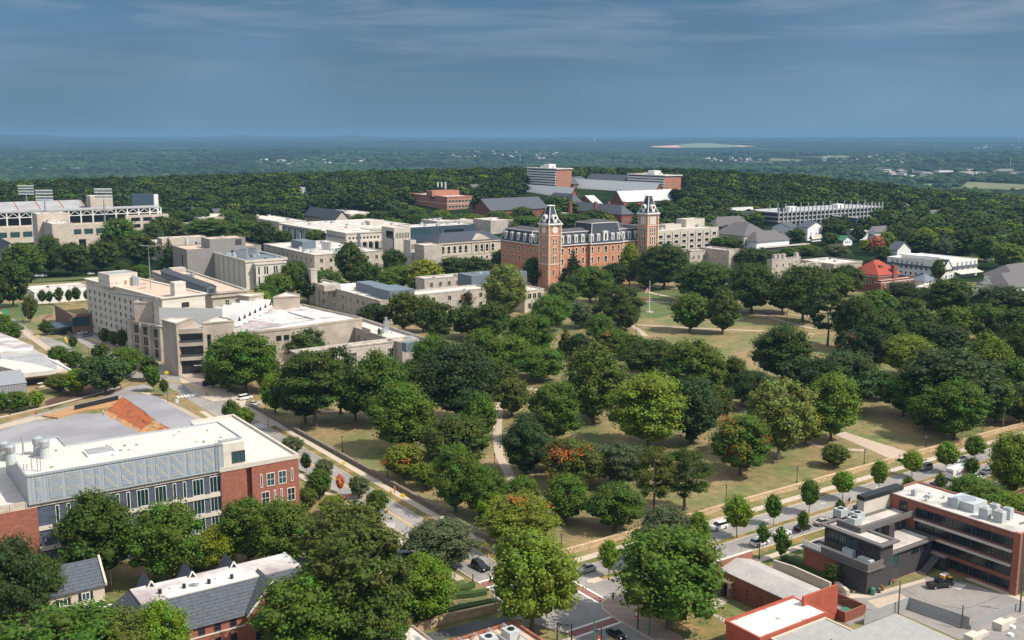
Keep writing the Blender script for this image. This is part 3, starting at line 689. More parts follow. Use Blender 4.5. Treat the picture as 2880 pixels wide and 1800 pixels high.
# ---------------------------------------------------------------- buildings of the campus core
def main_hall():
    z=26.0
    P=UV(1543,814); B=Bld('towered_hall','long red brick hall with two mansard-capped towers and white dormers','building',P)
    T=(0,0,*(B.ext((0,0),0,1576,'x'),B.ext((0,0),0,1517,'y')))
    tw,td=T[2],T[3]
    def tower(x,y,w,d,zc,zt,clock):
        bx=(x,y,x+w,y+d); B.keep(bx)
        m=MB(); m.box(*bx[:2],0,*bx[2:],zc,'brick_orange'); t=m.build('tower',B.root)
        for (cx,cy) in ((x,y),(x+w,y),(x,y+d),(x+w,y+d)):
            q=MB(); n=int(zc/1.1)
            for i in range(n):
                r=.55 if i%2 else .38; q.box(cx-r,cy-r,i*1.1+.05,cx+r,cy+r,i*1.1+.95,'quoin')
            q.build('quoins',t)
        c=MB()
        for zz,o,h in ((zc-.6,.55,.6),(zc,.95,.55),(zc+.55,.75,.25)): c.box(x-o,y-o,zz,x+w+o,y+d+o,zz+h,'frame_white')
        c.build('tower_cornice',t)
        for zz in (zc*.83,zc*.38): c=MB(); c.box(x-.22,y-.22,zz,x+w+.22,y+d+.22,zz+.35,'frame_white'); c.build('string_course',t)
        # concave slate cap in four steps with white hips
        k=MB(); hp=MB(); H=zt-zc-.8; prof=[(0,.35),(.22,-.75),(.55,-1.75),(.85,-2.35),(1,-2.75)] if not clock else [(0,.35),(.22,-.95),(.55,-1.9),(1,-2.75)]
        prof=[(a,b_*w/8.0) for a,b_ in prof]
        rings=[[(x-o,y-o,zc+.8+H*a),(x+w+o,y-o,zc+.8+H*a),(x+w+o,y+d+o,zc+.8+H*a),(x-o,y+d+o,zc+.8+H*a)] for a,o in prof]
        for a,b_ in zip(rings,rings[1:]):
            k.add(a+b_,[(0,1,5,4),(1,2,6,5),(2,3,7,6),(3,0,4,7)],'slate_dark')
            for i in range(4): hp.tube(a[i],b_[i],.28,'frame_white',.28,6)
        r=rings[-1]; k.add(r,[(0,1,2,3)],'slate_dark'); k.build('tower_roof',t); 
        hp.box(r[0][0]-.35,r[0][1]-.35,zt+.002,r[2][0]+.35,r[2][1]+.35,zt+.4,'frame_white'); hp.box(r[0][0]-.7,r[0][1]-.7,zt+.402,r[2][0]+.7,r[2][1]+.7,zt+.75,'frame_white')
        hp.build('roof_trim',t)
        # bullseye dormers on the cap
        for fc in 'RL':
            b=MB(); ww=w*.17; z0=zc+1.3; hh=H*.40
            b.box(-ww*.75,-.9,0,ww*.75,.9,hh*.45,'frame_white'); n=12
            pts=[(ww*1.25*math.cos(6.283*i/n),hh*.72+ww*1.25*math.sin(6.283*i/n)) for i in range(n)]
            b.add([(p,-.95,q_) for p,q_ in pts]+[(p,1.4,q_) for p,q_ in pts],[list(range(n))]+[list(range(n,2*n))[::-1]]+[(i,n+i,n+(i+1)%n,(i+1)%n) for i in range(n)],'frame_white')
            pts=[(ww*.62*math.cos(6.283*i/n),hh*.72+ww*.62*math.sin(6.283*i/n)) for i in range(n)]
            b.add([(p,-.98,q_) for p,q_ in pts],[list(range(n))],'glass')
            o=b.build('bullseye_dormer',t)
            if fc=='R': o.location=(x+w/2,y+.55,z0)
            else: o.location=(x+.55,y+d/2,z0); o.rotation_euler=(0,0,-math.pi/2)
        n=16
        for fc in 'RL':
            fw=w if fc=='R' else d
            if clock:
                b=MB()
                for rr,dy,m_ in ((fw*.235,-.22,'frame_white'),(fw*.185,-.26,'quoin'),(fw*.15,-.30,'frame_white')):
                    pts=[(rr*math.cos(6.283*i/n),rr*math.sin(6.283*i/n)) for i in range(n)]
                    b.add([(p,dy,q_) for p,q_ in pts]+[(p,-.02,q_) for p,q_ in pts],[list(range(n))]+[(i,n+i,n+(i+1)%n,(i+1)%n) for i in range(n)],m_)
                b.box(-.06,-.36,-.1,.06,-.32,fw*.12,'black_metal'); b.box(-.06,-.36,-.06,fw*.08,-.32,.06,'black_metal')
                o=b.build('clock',t); cz=zc*.915
                if fc=='R': o.location=(x+w/2,y,cz)
                else: o.location=(x,y+d/2,cz); o.rotation_euler=(0,0,-math.pi/2)
        zs=[zc*f_ for f_ in ((.67,.53,.40) if clock else (.68,.55,.42))]
        for zz in zs:
            for fc in 'RL':
                fw=w if fc=='R' else d
                for k_ in ((-.095,.095) if clock else (-.19,0,.19)): B.win(fc,bx,fw*(.5+k_),zz,fw*.19,zc*.125,arch=True,fr='frame_stone',gl='glass',ft=.34,ny=2,split=True)
        for zz in (zc*.20,):
            for fc in 'RL': B.win(fc,bx,(w if fc=='R' else d)*.4,zz,1.5,zc*.11,arch=True,fr='frame_stone',ft=.24,ny=2,split=True)
        for fc in 'RL': B.win(fc,bx,(w if fc=='R' else d)*.4,zc*.06,1.3,2.1,fr='frame_white',ft=.2,ny=2,split=True)
        if not clock:
            for fc in 'RL':
                fw=w if fc=='R' else d
                for k_ in (-.2,0,.2): B.win(fc,bx,fw*(.5+k_),zc*.85,fw*.15,zc*.12,arch=True,fr='frame_white',gl='frame_white',ft=.2)
    tower(0,0,tw,td,37.6,48.0,True)
    # main range
    ze=25.2; zm=32.2
    xe=B.ext((0,1.6),ze,1822,'x')
    by=1.6; body=(1.0,by,xe+6,by+B.ext((0,by),ze,1409,'y')*0+17)
    left=(1.0,by+17,19,by+B.ext((1,by),ze,1409,'y'))
    right=(xe-12,by+17,xe+6,by+34)
    for bx,nm in ((body,'wall'),(left,'wing_wall'),(right,'wing_wall')):
        B.keep(bx); m=MB(); m.box(bx[0],bx[1],0,bx[2],bx[3],ze,'brick_orange'); m.build(nm,B.root)
    def mansard(x0,y0,x1,y1,z0,z1,ins,nm):
        m=MB(); h=z1-z0; a=[(x0,y0,z0),(x1,y0,z0),(x1,y1,z0),(x0,y1,z0)]
        r1=[(x0+ins*.6,y0+ins*.6,z0+h*.5),(x1-ins*.6,y0+ins*.6,z0+h*.5),(x1-ins*.6,y1-ins*.6,z0+h*.5),(x0+ins*.6,y1-ins*.6,z0+h*.5)]
        r2=[(x0+ins,y0+ins,z1),(x1-ins,y0+ins,z1),(x1-ins,y1-ins,z1),(x0+ins,y1-ins,z1)]
        cx,cy=min(x1-x0,y1-y0)/2-ins,0; 
        m.add(a+r1+r2,[(0,1,5,4),(1,2,6,5),(2,3,7,6),(3,0,4,7),(4,5,9,8),(5,6,10,9),(6,7,11,10),(7,4,8,11)],'slate_dark'); o=m.build(nm,B.root)
        t=MB(); t.hip(x0+ins,y0+ins,x1-ins,y1-ins,z1+.35,1.6,'slate_flat',over=.1); t.build('roof_top',o)
        t=MB()
        for zz,i_,hh,oo in ((z0-.45,0,.42,.55),(z1,ins,.35,.35)):
            X0,Y0,X1,Y1=x0+i_,y0+i_,x1-i_,y1-i_
            t.box(X0-oo,Y0-oo,zz,X1+oo,Y0+.3,zz+hh,'frame_white'); t.box(X0-oo,Y0+.3,zz,X0+.3,Y1+oo,zz+hh,'frame_white'); t.box(X1-.3,Y0+.3,zz,X1+oo,Y1+oo,zz+hh,'frame_white')
        for i in range(4): t.tube(a[i],r1[i],.2,'frame_white',n=5); t.tube(r1[i],r2[i],.2,'frame_white',n=5)
        t.build('roof_trim',o)
    mansard(body[0]-.3,body[1]-.3,body[2]+.3,body[3]+.3,ze,zm,2.4,'mansard_roof')
    mansard(left[0]-.3,left[1]-.3,left[2]+.3,left[3]+.3,ze,zm-.04,2.4,'mansard_roof')
    mansard(right[0]-.3,right[1]-.3,right[2]+.3,right[3]+.3,ze,zm-.04,2.4,'mansard_roof')
    def dormer(fc,bx,t,z0,w,h):
        b=MB(); hw=w/2
        b.box(-hw,-.15,0,hw,2.0,h,'frame_white'); b.box(-hw-.25,-.35,h+.002,hw+.25,2.1,h+.28,'frame_white'); b.box(-hw*.7,-.3,h+.284,hw*.7,1.6,h+.6,'frame_white'); b.box(-hw*.42,-.22,h*.16,hw*.42,-.155,h*.86,'glass'); b.box(-.05,-.25,h*.16,.05,-.222,h*.86,'frame_white')
        o=b.build('dormer',B.root)
        if fc=='R': o.location=(bx[0]+t,bx[1]+.25,z0)
        else: o.location=(bx[0]+.25,bx[1]+t,z0); o.rotation_euler=(0,0,-math.pi/2)
    # central pavilion with taller mansard
    def xs(px_): return B.ext((0,by),ze,px_,'x')
    c0,c1=xs(1656),xs(1746)
    pav=(c0,by-2.2,c1,by+20); B.keep(pav); m=MB(); m.box(pav[0],pav[1],0,pav[2],pav[1]+2.2,ze+.02,'brick_orange'); m.build('pavilion_wall',B.root)
    mansard(c0-.3,by-2.5,c1+.3,by+19,ze+.01,zm+4.6,3.0,'pavilion_roof')
    for cx in (c0,c1):
        q=MB()
        for i in range(22): r=.5 if i%2 else .32; q.box(cx-r,pav[1]-.12,i*1.1,cx+r,pav[1]+.4,i*1.1+.95,'quoin')
        q.build('quoins',B.root)
    # storeys
    zr=[19.2,13.2,7.4]
    A=dict(arch=True,fr='frame_stone',gl='glass',ft=.36,ny=2,split=True)
    for i,p in enumerate((1582,1601,1621,1640)):
        for zz in zr[:3 if i in(0,3) else 2]: B.win('R',body,xs(p)-body[0],zz,2.1,4.3,**A)
        dormer('R',body,xs(p)-body[0],ze+.8,2.3,4.2)
    for i,p in enumerate((1666,1684,1704,1724,1740)):
        for zz in zr: B.win('R',pav,B.ext((0,pav[1]),ze,p,'x')-pav[0],zz,2.8 if i==2 else 2.1,4.4,**A)
        dormer('R',(pav[0],pav[1],0,0),B.ext((0,pav[1]),ze,p,'x')-pav[0],ze+.8,3.6 if i==2 else 2.2,5.6 if i==2 else 4.2)
    for i,p in enumerate((1753,1771,1790,1807)):
        for zz in zr[:2]: B.win('R',body,xs(p)-body[0],zz,2.1,4.3,**A)
        dormer('R',body,xs(p)-body[0],ze+.8,2.3,4.2)
    def ys(px_): return B.ext((1,by),ze,px_,'y')
    for p in (1421,1438,1456,1474,1491,1505): dormer('L',(1.0,by,0,0),ys(p),ze+.8,2.3,4.2)
    for p in (1416,1431,1446,1461,1477,1492,1505):
        for zz in zr[:2]: B.win('L',(1.0,by,0,0),ys(p),zz,2.0,4.2,**A)
    for bx in (body,): B.band((body[0],body[1],body[2],body[1]+1),5.6,.35,.16,'quoin'); 
    p=B.loc(1850,610,38.5)
    b2=B.ext((0,0),0,1822,'x')
    # far tower: corner sits slightly proud of the range
    q=B.loc(1822.5,603,41.5); w=B.ext(q,41.5,1851,'x'); d=B.ext(q,41.5,1797,'y')
    tower(q[0],q[1],w,d,41.5,52.0,False)
main_hall()
def cream_block():
    z=24.5; B=Bld('cream_hall','tall cream seven-storey hall with rows of windows and flat tan roof','building',UV(455,837,24.5),rot=0)
    # its plan is turned a few degrees from the street grid
    a=UV(241,783,z); n=UV(455,837,z); ang=math.degrees(math.atan2(a[1]-n[1],a[0]-n[0]))-90
    B.root.rotation_euler=(0,0,rad(ang)); B.rot=rad(ang); B.c,B.s=math.cos(B.rot),math.sin(B.rot)
    bx=B.px(455,837,z,241,576); B.vol(bx,0,z,'cream','tan_roof',par=.5,corn=(.5,.7),cm='cream')
    L_=bx[3]-bx[1]
    for zz in (18.0,14.8,11.6,8.4,5.2): B.row('L',bx,13,zz,1.5,2.1,a=6,b_=L_-1.5,fr='frame_stone',gl='glass',ny=1)
    B.row('L',bx,13,21.3,.9,1.2,a=6,b_=L_-1.5,nx=2,fr='frame_white'); B.row('L',bx,8,1.8,1.5,2.3,a=20,b_=L_-1.5,fr='frame_white')
    B.win('R',bx,(bx[2]-bx[0])*.53,19.6,3.2,2.0,nx=3,fr='frame_dark')
    p=B.px(307,773,z+5,275,386); B.vol(p,z-.5,z+5,'cream','grey_roof',par=.2,name='penthouse_wall',rn='penthouse_roof'); B.win('R',p,(p[2]-p[0])*.55,z,1.2,2.2,gl='wood'); B.win('R',p,(p[2]-p[0])*.9,z+.8,1.8,2.4,gl='frame_dark')
    p=B.px(490,795,z+5.5,486,522); B.vol((p[0],p[1],p[2],p[1]+4),z-.5,z+5.5,'cream','cream',par=.1,name='stair_block',rn='stair_roof')
    b=MB(); 
    for i in range(3): x,y=B.loc(378+i*6,800,z); b.cyl(x,y,z-.5,z+4.2-i*.5,.7,'hvac'); 
    b.build('exhaust_stacks',B.root); b=MB(); x,y=B.loc(424,813,z-.5); b.cyl(x,y,z-.5,z+18,.22,'steel',.12); b.tube((x-2,y+4,z+18),(x+2,y-4,z+18),.14,'steel'); b.build('mast',B.root)
    b=MB()
    b.strip([B.loc(310,822,z),B.loc(440,840,z)],.3,z-.5,z+.3,'grey_roof'); b.build('roof_pipe',B.root)
cream_block()
def concrete_union():
    z=20.0; o=UV(491,1062); B=Bld('concrete_hall','angular tan concrete hall with corner towers and sawtooth white skylights','building',o)
    def tri(px,zt,m='concrete',nm='corner_tower',zb=0,lip=True):
        pts=[B.loc(a,b_,zt) for a,b_ in px]; b=MB(); b.prism(pts,zb,zt-.6,m)
        # parapet ring
        o_=b.build(nm,B.root); r=MB(); r.strip(pts+[pts[0]],.5,zt-.6,zt,m); r.build('parapet',o_); c=MB(); c.sheet(pts,zt-.55,'white_roof'); c.build('tower_deck',o_)
        for p in pts: q=(B.o[0]+p[0],B.o[1]+p[1]); BOXES.append((q[0]-3,q[1]-3,q[0]+3,q[1]+3))
        return pts
    T1=tri([(495,909),(455,898),(486,893),(543,890)],20.2)
    T2=tri([(569,908),(657,900),(640,893),(614,890)],19.6)
    tri([(427,849),(377,849),(400,838),(466,838),(450,846)],21.8); tri([(700,833),(667,829),(680,824),(740,822),(741,826)],21); tri([(768,835),(843,831),(842,827),(807,821)],20.2)
    # glazed bay between the towers
    b=MB(); a=B.loc(500,1062,0); p0=T1[0]; p1=T2[0]
    zt=14.2; y0=max(p0[1],p1[1])
    A=[(p0[0]+.8,p0[1]+2.5),(p1[0],p1[1]+1.0),(p1[0]+2,p1[1]+14),(p0[0]+6,p0[1]+14)]
    b.prism(A,0,zt+1.6,'glass'); b.build('glazed_bay',B.root)
    for zz,h in ((15.8,1.8),(11.0,1.3),(5.6,1.3),(-.0,.3)):
        s_=MB(); s_.prism([(p0[0]+.5,p0[1]+1.2),(p1[0]-.1,p1[1]-.2),(p1[0]+2.2,p1[1]+14.4),(p0[0]+6,p0[1]+14.5)],zz,zz+h,'concrete'); s_.build('balcony_slab',B.root)
    s_=MB()
    for zz in (12.35,6.95): s_.strip([(p0[0]+.6,p0[1]+1.4),(p1[0],p1[1]+.1)],.08,zz,zz+1.0,'frame_dark')
    s_.build('railing',B.root)
    s_=MB(); x0,x1=p0[0]+3.5,p1[0]-.5
    for i in range(5): x=x0+(x1-x0)*i/4; yy=p0[1]+1.9+(p1[1]-p0[1])*(i/4); s_.box(x-.12,yy-.1,.3,x+.12,yy+.1,3.4,'frame_white')
    s_.strip([(x0,p0[1]+2.0),(x1,p1[1]+.9)],.2,3.2,3.5,'frame_white'); s_.build('entrance_doors',B.root)
    for px_ in (487,590): 
        s_=MB(); q=B.loc(px_,925,16.5) if px_==487 else B.loc(590,950,14); 
    s_=MB(); s_.box(T2[0][0]+1.6,T2[0][1]-.5+.15*1.6,1,T2[0][0]+2.9,T2[0][1]+.4,15,'glass'); s_.build('slot_window',B.root)
    # left wing with vertical glazing strips
    zw=13.0; n=B.loc(455,925,zw); l=B.loc(356,903,zw)
    d=math.hypot(l[0]-n[0],l[1]-n[1]); ang=math.atan2(l[1]-n[1],l[0]-n[0])
    wing=MB(); pts=[n,l,(l[0]+16,l[1]+6),(n[0]+14,n[1]+10)]; wing.prism(pts,0,zw,'concrete'); w=wing.build('wing_wall',B.root); r=MB(); r.strip(pts+[pts[0]],.5,zw,zw+.8,'concrete'); r.build('parapet',w); r=MB(); r.sheet(pts,zw+.02,'white_roof'); r.build('wing_roof',w)
    for f0,wd in ((.13,2.6),(.42,3.0),(.68,3.0)):
        for zz in (9.0,4.8,.8):
            f_,_=win_mesh(wd,3.3,fr='frame_dark',ny=2); o_=link(bpy.data.objects.new('window',f_)); o_.parent=B.root; o_.location=(n[0]+(l[0]-n[0])*(f0+.04),n[1]+(l[1]-n[1])*(f0+.04),zz); o_.rotation_euler=(0,0,ang+math.pi)
    for f0 in (.0,.28,.56,.83):
        x,y=n[0]+(l[0]-n[0])*f0,n[1]+(l[1]-n[1])*f0; p=MB(); p.box(x-.9,y-.4,0,x+.5,y+1.6,zw+.3,'concrete'); p.build('pier',B.root)
    # wide low roof running back and to the right
    zr=15.0; R_=[B.loc(a,b_,zr) for a,b_ in ((660,939),(655,925),(662,910),(770,868),(850,858),(1018,896),(820,923))]
    b=MB(); b.prism(R_,0,zr-.4,'concrete'); o_=b.build('hall_wall',B.root); r=MB(); r.strip(R_+[R_[0]],.5,zr-.4,zr+.5,'concrete'); r.build('parapet',o_); r=MB(); r.sheet(R_,zr-.35,'stained_roof'); r.build('roof',o_)
    r=MB(); q=[B.loc(a,b_,zr) for a,b_ in ((716,925),(885,898),(810,877),(700,890))]; r.strip(q[:3],.5,zr-.3,zr+.1,'grey_roof'); r.build('roof_curb',o_)
    q=[(B.o[0]+p[0],B.o[1]+p[1]) for p in R_]
    for t in [i/12 for i in range(13)]:
        for a_,b_ in ((0,5),(6,3),(0,3)): x=q[a_][0]*(1-t)+q[b_][0]*t; y=q[a_][1]*(1-t)+q[b_][1]*t; BOXES.append((x-6,y-6,x+6,y+6))
    for px_ in (781,803): 
        x,y=B.loc(px_,939 if px_==781 else 938,13); 
    # link to second wall band below roof on the avenue side
    for px_,py_ in ((782,951),(803,949)):
        x,y=B.loc(px_,py_,12.0)
        t=B.ext(R_[0],12,px_,'x'); k=t/(R_[6][0]-R_[0][0]); yy=R_[0][1]+(R_[6][1]-R_[0][1])*k
        f_,_=win_mesh(2.0,2.0,fr='frame_dark'); o_=link(bpy.data.objects.new('window',f_)); o_.parent=B.root; o_.location=(R_[0][0]+t,yy-.02,10.6); o_.rotation_euler=(0,0,math.atan2(R_[6][1]-R_[0][1],R_[6][0]-R_[0][0]))
    # sloping white roof and the row of sawtooth skylights
    zs=19.5; q=[B.loc(a,b_,zz) for a,b_,zz in ((447,886,18),(447,863,22),(625,866,22),(622,887,18))]
    b=MB(); b.add([(*q[0],15.0),(*q[3],15.0),(*q[2],15.0),(*q[1],15.0),(*q[0],19.2),(*q[3],19.2),(*q[2],21.8),(*q[1],21.8)],[(0,3,2,1),(4,5,6,7),(0,1,5,4),(1,2,6,5),(2,3,7,6),(3,0,4,7)],'white_paint'); b.build('white_roof_block',B.root)
    for i in range(7):
        a0=B.loc(660+15.2*i,905-7.4*i,17.0); e0=B.loc(545+24*i,893-6.0*i,17.0)
        b=MB(); d_=(Vector(e0)-Vector(a0)); d_=d_/d_.length; nrm=Vector((-d_.y,d_.x)); nrm=nrm if nrm.y>0 else -nrm; wv=4.6; z0=15.0
        A0=Vector(a0);E0=Vector(e0); A1=A0+nrm*wv;E1=E0+nrm*wv; Am=A0+nrm*wv*.62; Em=E0+nrm*wv*.62; zt=z0+4.4
        b.add([(*A0,z0),(*A1,z0),(*Am,zt),(*E0,z0),(*E1,z0),(*Em,zt)],[(0,1,2),(5,4,3),(0,2,5,3),(1,4,5,2),(0,3,4,1)],'white_paint')
        o_=b.build('sawtooth_skylight',B.root); g=MB(); off=-d_*.06
        g.add([(*(A0+nrm*wv*.32+off),z0+1.9),(*(A0+nrm*wv*.78+off),z0+1.9),(*(Am+off),zt-.5)],[(0,1,2)],'glass'); g.build('skylight_pane',o_)
    B.units((B.loc(390,905,13)[0],B.loc(440,905,13)[1],B.loc(440,905,13)[0]+8,B.loc(390,900,13)[1]),13.6,6,3)
concrete_union()
def library_block():
    B=Bld('columned_library','pale library with tall vertical panels and blue-grey plant on the roof','building',UV(690,732,17.5))
    z=17.5; bx=B.px(690,732,z,570,806); B.vol(bx,0,z,'pale_panel','screen_grey',par=1.0,corn=(1.4,.5),cm='pale_concrete'); Lw=bx[3]-bx[1]
    for i in range(9):
        t=1.2+(Lw-2)*i/8.3; b=MB(); b.box(bx[0]-.7,bx[1]+t,0,bx[0]-.003,bx[1]+t+1.1,z-1.4,'pale_concrete'); b.build('pilaster',B.root)
        B.win('L',bx,t+1.9,1,.7,z-3.2,fr='frame_dark',ft=.08)
    bx2=B.px(719,742,z-2.0,697,803); bx2=(bx2[0],bx2[1],bx2[2],bx[1]-.01); B.vol(bx2,0,z-2,'pale_panel','pale_roof',par=.5,corn=(.8,.4),cm='pale_concrete')
    w=bx2[2]-bx2[0]
    for t in (.10,.30,.38,.62,.70,.91):
        for zz in (9.2,3.4): B.win('R',bx2,w*t,zz,.8,4.4,fr='frame_dark',ft=.08)
    for t in (.22,.78): B.win('L',bx2,(bx2[3]-bx2[1])*t,2,.7,11,fr='frame_dark',ft=.08)
    b=MB(); r=random.Random(3)
    for i in range(40):
        x=r.uniform(bx[0]+3,bx[2]-3); y=r.uniform(bx[1]+3,bx[3]-3); b.box(x,y,z-1,x+r.uniform(.5,2.5),y+r.uniform(.5,2.5),z+r.uniform(-.5,.6),r.choice(['hvac','steel','blue_metal']))
    b.build('roof_plant',B.root)
    for k_ in range(2):
        b=MB()
        for i in range(5): x,y=B.loc(672+i*5+k_*28,712-k_*4,z+2); b.cyl(x,y,z-1,z+4.2,1.1,'green_paint' if 0 else 'steel',1.5,8)
        b.build('cooling_tower',B.root)
    C=Bld('grey_brick_block','windowless grey brick block behind the pale columned library','building',UV(525,702,20))
    z=20; bx=C.px(525,702,z,493,726); bx=(bx[0],bx[1],bx[2]+2,bx[3]+6); C.vol(bx,0,z,'grey_brick','tan_roof',par=.6); C.win('L',bx,(bx[3]-bx[1])*.32,2,1.6,14,fr='frame_dark')
    p=C.px(589,673,z+5.5,565,690); C.vol(p,z-.5,z+5.5,'grey_brick','tan_roof',par=.4,name='penthouse_wall',rn='penthouse_roof'); C.win('R',p,(p[2]-p[0])*.8,z+1,4,3.6,fr='frame_dark',gl='frame_dark')
    x,y=C.loc(525,690,z); b=MB(); b.cyl(x+2,y+6,z-.5,z+4,1.3,'hvac',.9); b.box(x+8,y+4,z-.5,x+18,y+8,z+1.4,'steel'); b.build('roof_fan',C.root)
    D=Bld('beige_block','beige flat-roofed block with small windows behind a conifer','building',UV(434,681,14)); bx=D.px(434,681,14,432,580); bx=(bx[0],bx[1],bx[2],bx[1]+22); D.vol(bx,0,14,'cream_stone','pale_roof',par=.6); p=D.px(455,671,18,450,580); D.vol((p[0],p[1],p[2],p[1]+12),13,18,'cream_stone','pale_roof',par=.5,name='upper_wall',rn='upper_roof'); D.row('R',bx,4,[9.5,5.5,1.5],1.0,1.6,a=1.5,b_=14,fr='frame_dark')
library_block()
def memorial():
    z=16.0; B=Bld('classical_hall','long low classical stone hall with grey gabled monitor on its roof','building',UV(597,822,z))
    bx=B.px(597,822,z,430,693); B.vol(bx,0,z,'limestone','tan_roof',par=.8,corn=(.9,.6),cm='limestone')
    B.band(bx,z-2.6,.9,.9,'limestone','cornice')
    for t in (.42,.72): B.win('R',bx,(bx[2]-bx[0])*t,z-6.8,2.1,2.8,nx=2,ny=2,fr='frame_stone',gl='glass_teal')
    a=B.loc(582,806,z+3); L2=B.ext(a,z+3,452,'y'); w=B.ext(a,z+3,608,'x')
    m=MB(); m.box(a[0],a[1],z-.8,a[0]+w,a[1]+L2,z+2.6,'screen_grey'); o=m.build('roof_monitor',B.root); g=MB(); g.gable(a[0],a[1],a[0]+w,a[1]+L2,z+2.6,1.4,'y','slate',over=.4,ends='screen_grey'); g.build('monitor_roof',o); f_,_=win_mesh(2.6,1.9,fr='frame_dark',gl='frame_dark'); q=link(bpy.data.objects.new('louvre',f_)); q.parent=o; q.location=(a[0]+w/2,a[1]-.02,z)
    b=MB(); x,y=B.loc(528,795,z)
    for i in range(2): b.cyl(x+i*2.4,y,z-.8,z+4.4,1.0,'steel',1.2,10)
    b.box(x-1.5,y-1.5,z-.8,x+4.2,y+1.5,z+.2,'hvac'); b.build('exhaust_fans',B.root)
    b=MB(); 
    p=B.px(660,792,z+1.6,590,693)
    b.box(bx[0]+8,bx[3]-8,z-.8,bx[2]-1,bx[3]-2,z+1.5,'limestone'); b.build('roof_block',B.root)
memorial()
def stone_hall(): # grey stone hall with screened plant
    z=11.5; B=Bld('grey_stone_hall','two-storey grey stone hall with square stair turret and grey roof screens','building',UV(1067,845,z))
    bx=B.px(1067,845,z,861,1122); Ln=bx[3]-bx[1]; B.vol(bx,0,z,'grey_stone','white_roof',par=.9,corn=(.5,.18),cm='limestone')
    for zz in (6.6,1.6):
        for t,w,n in ((.42,1.2,2),(.47,2.4,3),(.58,2.4,3),(.66,1.3,1),(.03,1.3,1),(.10,1.3,1),(.20,2.6,3),(.27,2.6,3),(.36,1.3,1),(.74,2.8,3),(.86,2.4,2),(.95,1.8,2)):
            B.win('L',bx,Ln*t,zz,w,2.9,nx=n,fr='frame_stone',ft=.16)
        B.row('R',bx,3,zz,2.2,2.8,a=1,nx=2,fr='frame_stone',ft=.16)
    # stair turret
    q=B.loc(880,779,18.2); b=MB(); b.box(bx[0]-1.4,bx[1]+Ln*.885,0,bx[0]+2.2,bx[1]+Ln*.885+3.6,z+6.5,'limestone'); b.box(bx[0]-1.6,bx[1]+Ln*.885-.2,z+6.5,bx[0]+2.4,bx[1]+Ln*.885+3.8,z+7.2,'limestone'); b.build('stair_turret',B.root)
    b=MB(); b.box(bx[0]-.9,bx[1]+Ln*.80,0,bx[0]-.003,bx[1]+Ln*.84,z+.3,'limestone'); b.build('bay',B.root)
    p=B.px(1096,815,z+4.4,989,1166); w=p[2]-p[0]
    P_=MB(); P_.box(p[0],p[1]+0,z-.9,p[2],p[1]+(p[3]-p[1])*.48,z+3.7,'screen_grey'); P_.box(p[0]+2.2,p[1]+(p[3]-p[1])*.48+.01,z-.9,p[2]-3,p[3],z+3.5,'screen_grey'); P_.build('plant_screen',B.root)
    c=B.loc(930,797,z+2.5); b=MB(); b.box(c[0]-5,c[1]-3,z-.9,c[0]+4,c[1]+4,z+2.2,'limestone'); b.box(c[0]+4.2,c[1]-3,z-.9,c[0]+18,c[1]+3,z+1.2,'white_paint'); b.build('roof_block',B.root)
    # far wing to the right
    bx2=(bx[2]+.01,bx[1]+10,bx[2]+B.ext((bx[2],bx[1]+10),z,1380,'x'),bx[1]+24); B.vol(bx2,0,z-.6,'limestone','white_roof',par=.8,corn=(.4,.15)); B.row('R',bx2,6,[6.2,1.4],2.2,2.8,nx=2,fr='frame_stone',ft=.16)
    C=Bld('stone_court_hall','flat-roofed pale stone hall with a courtyard and grey screens near the clock tower','building',UV(1192,782,12.5)); z=12.5
    bx=C.px(1194,784,z,1192,1330); bx=(bx[0],bx[1],bx[2],bx[1]+10); C.vol(bx,0,z,'limestone','pale_roof',par=.8,corn=(.4,.15)); C.row('R',bx,5,z-5,2.2,2.8,nx=3,fr='frame_stone',ft=.16)
    p=C.px(1326,776,z+2.6,None,1482,dl=14); C.vol(p,0,z+2.6,'screen_grey','screen_grey',par=.2,name='plant_screen',rn='screen_roof')
    q=C.px(1476,817,z-1,1430,1530); C.vol(q,0,z-1,'pale_concrete','white_roof',par=.6,corn=(.6,.15)); C.row('R',q,3,[7,2],2.2,2.9,nx=2,fr='frame_stone',ft=.16)
stone_hall()
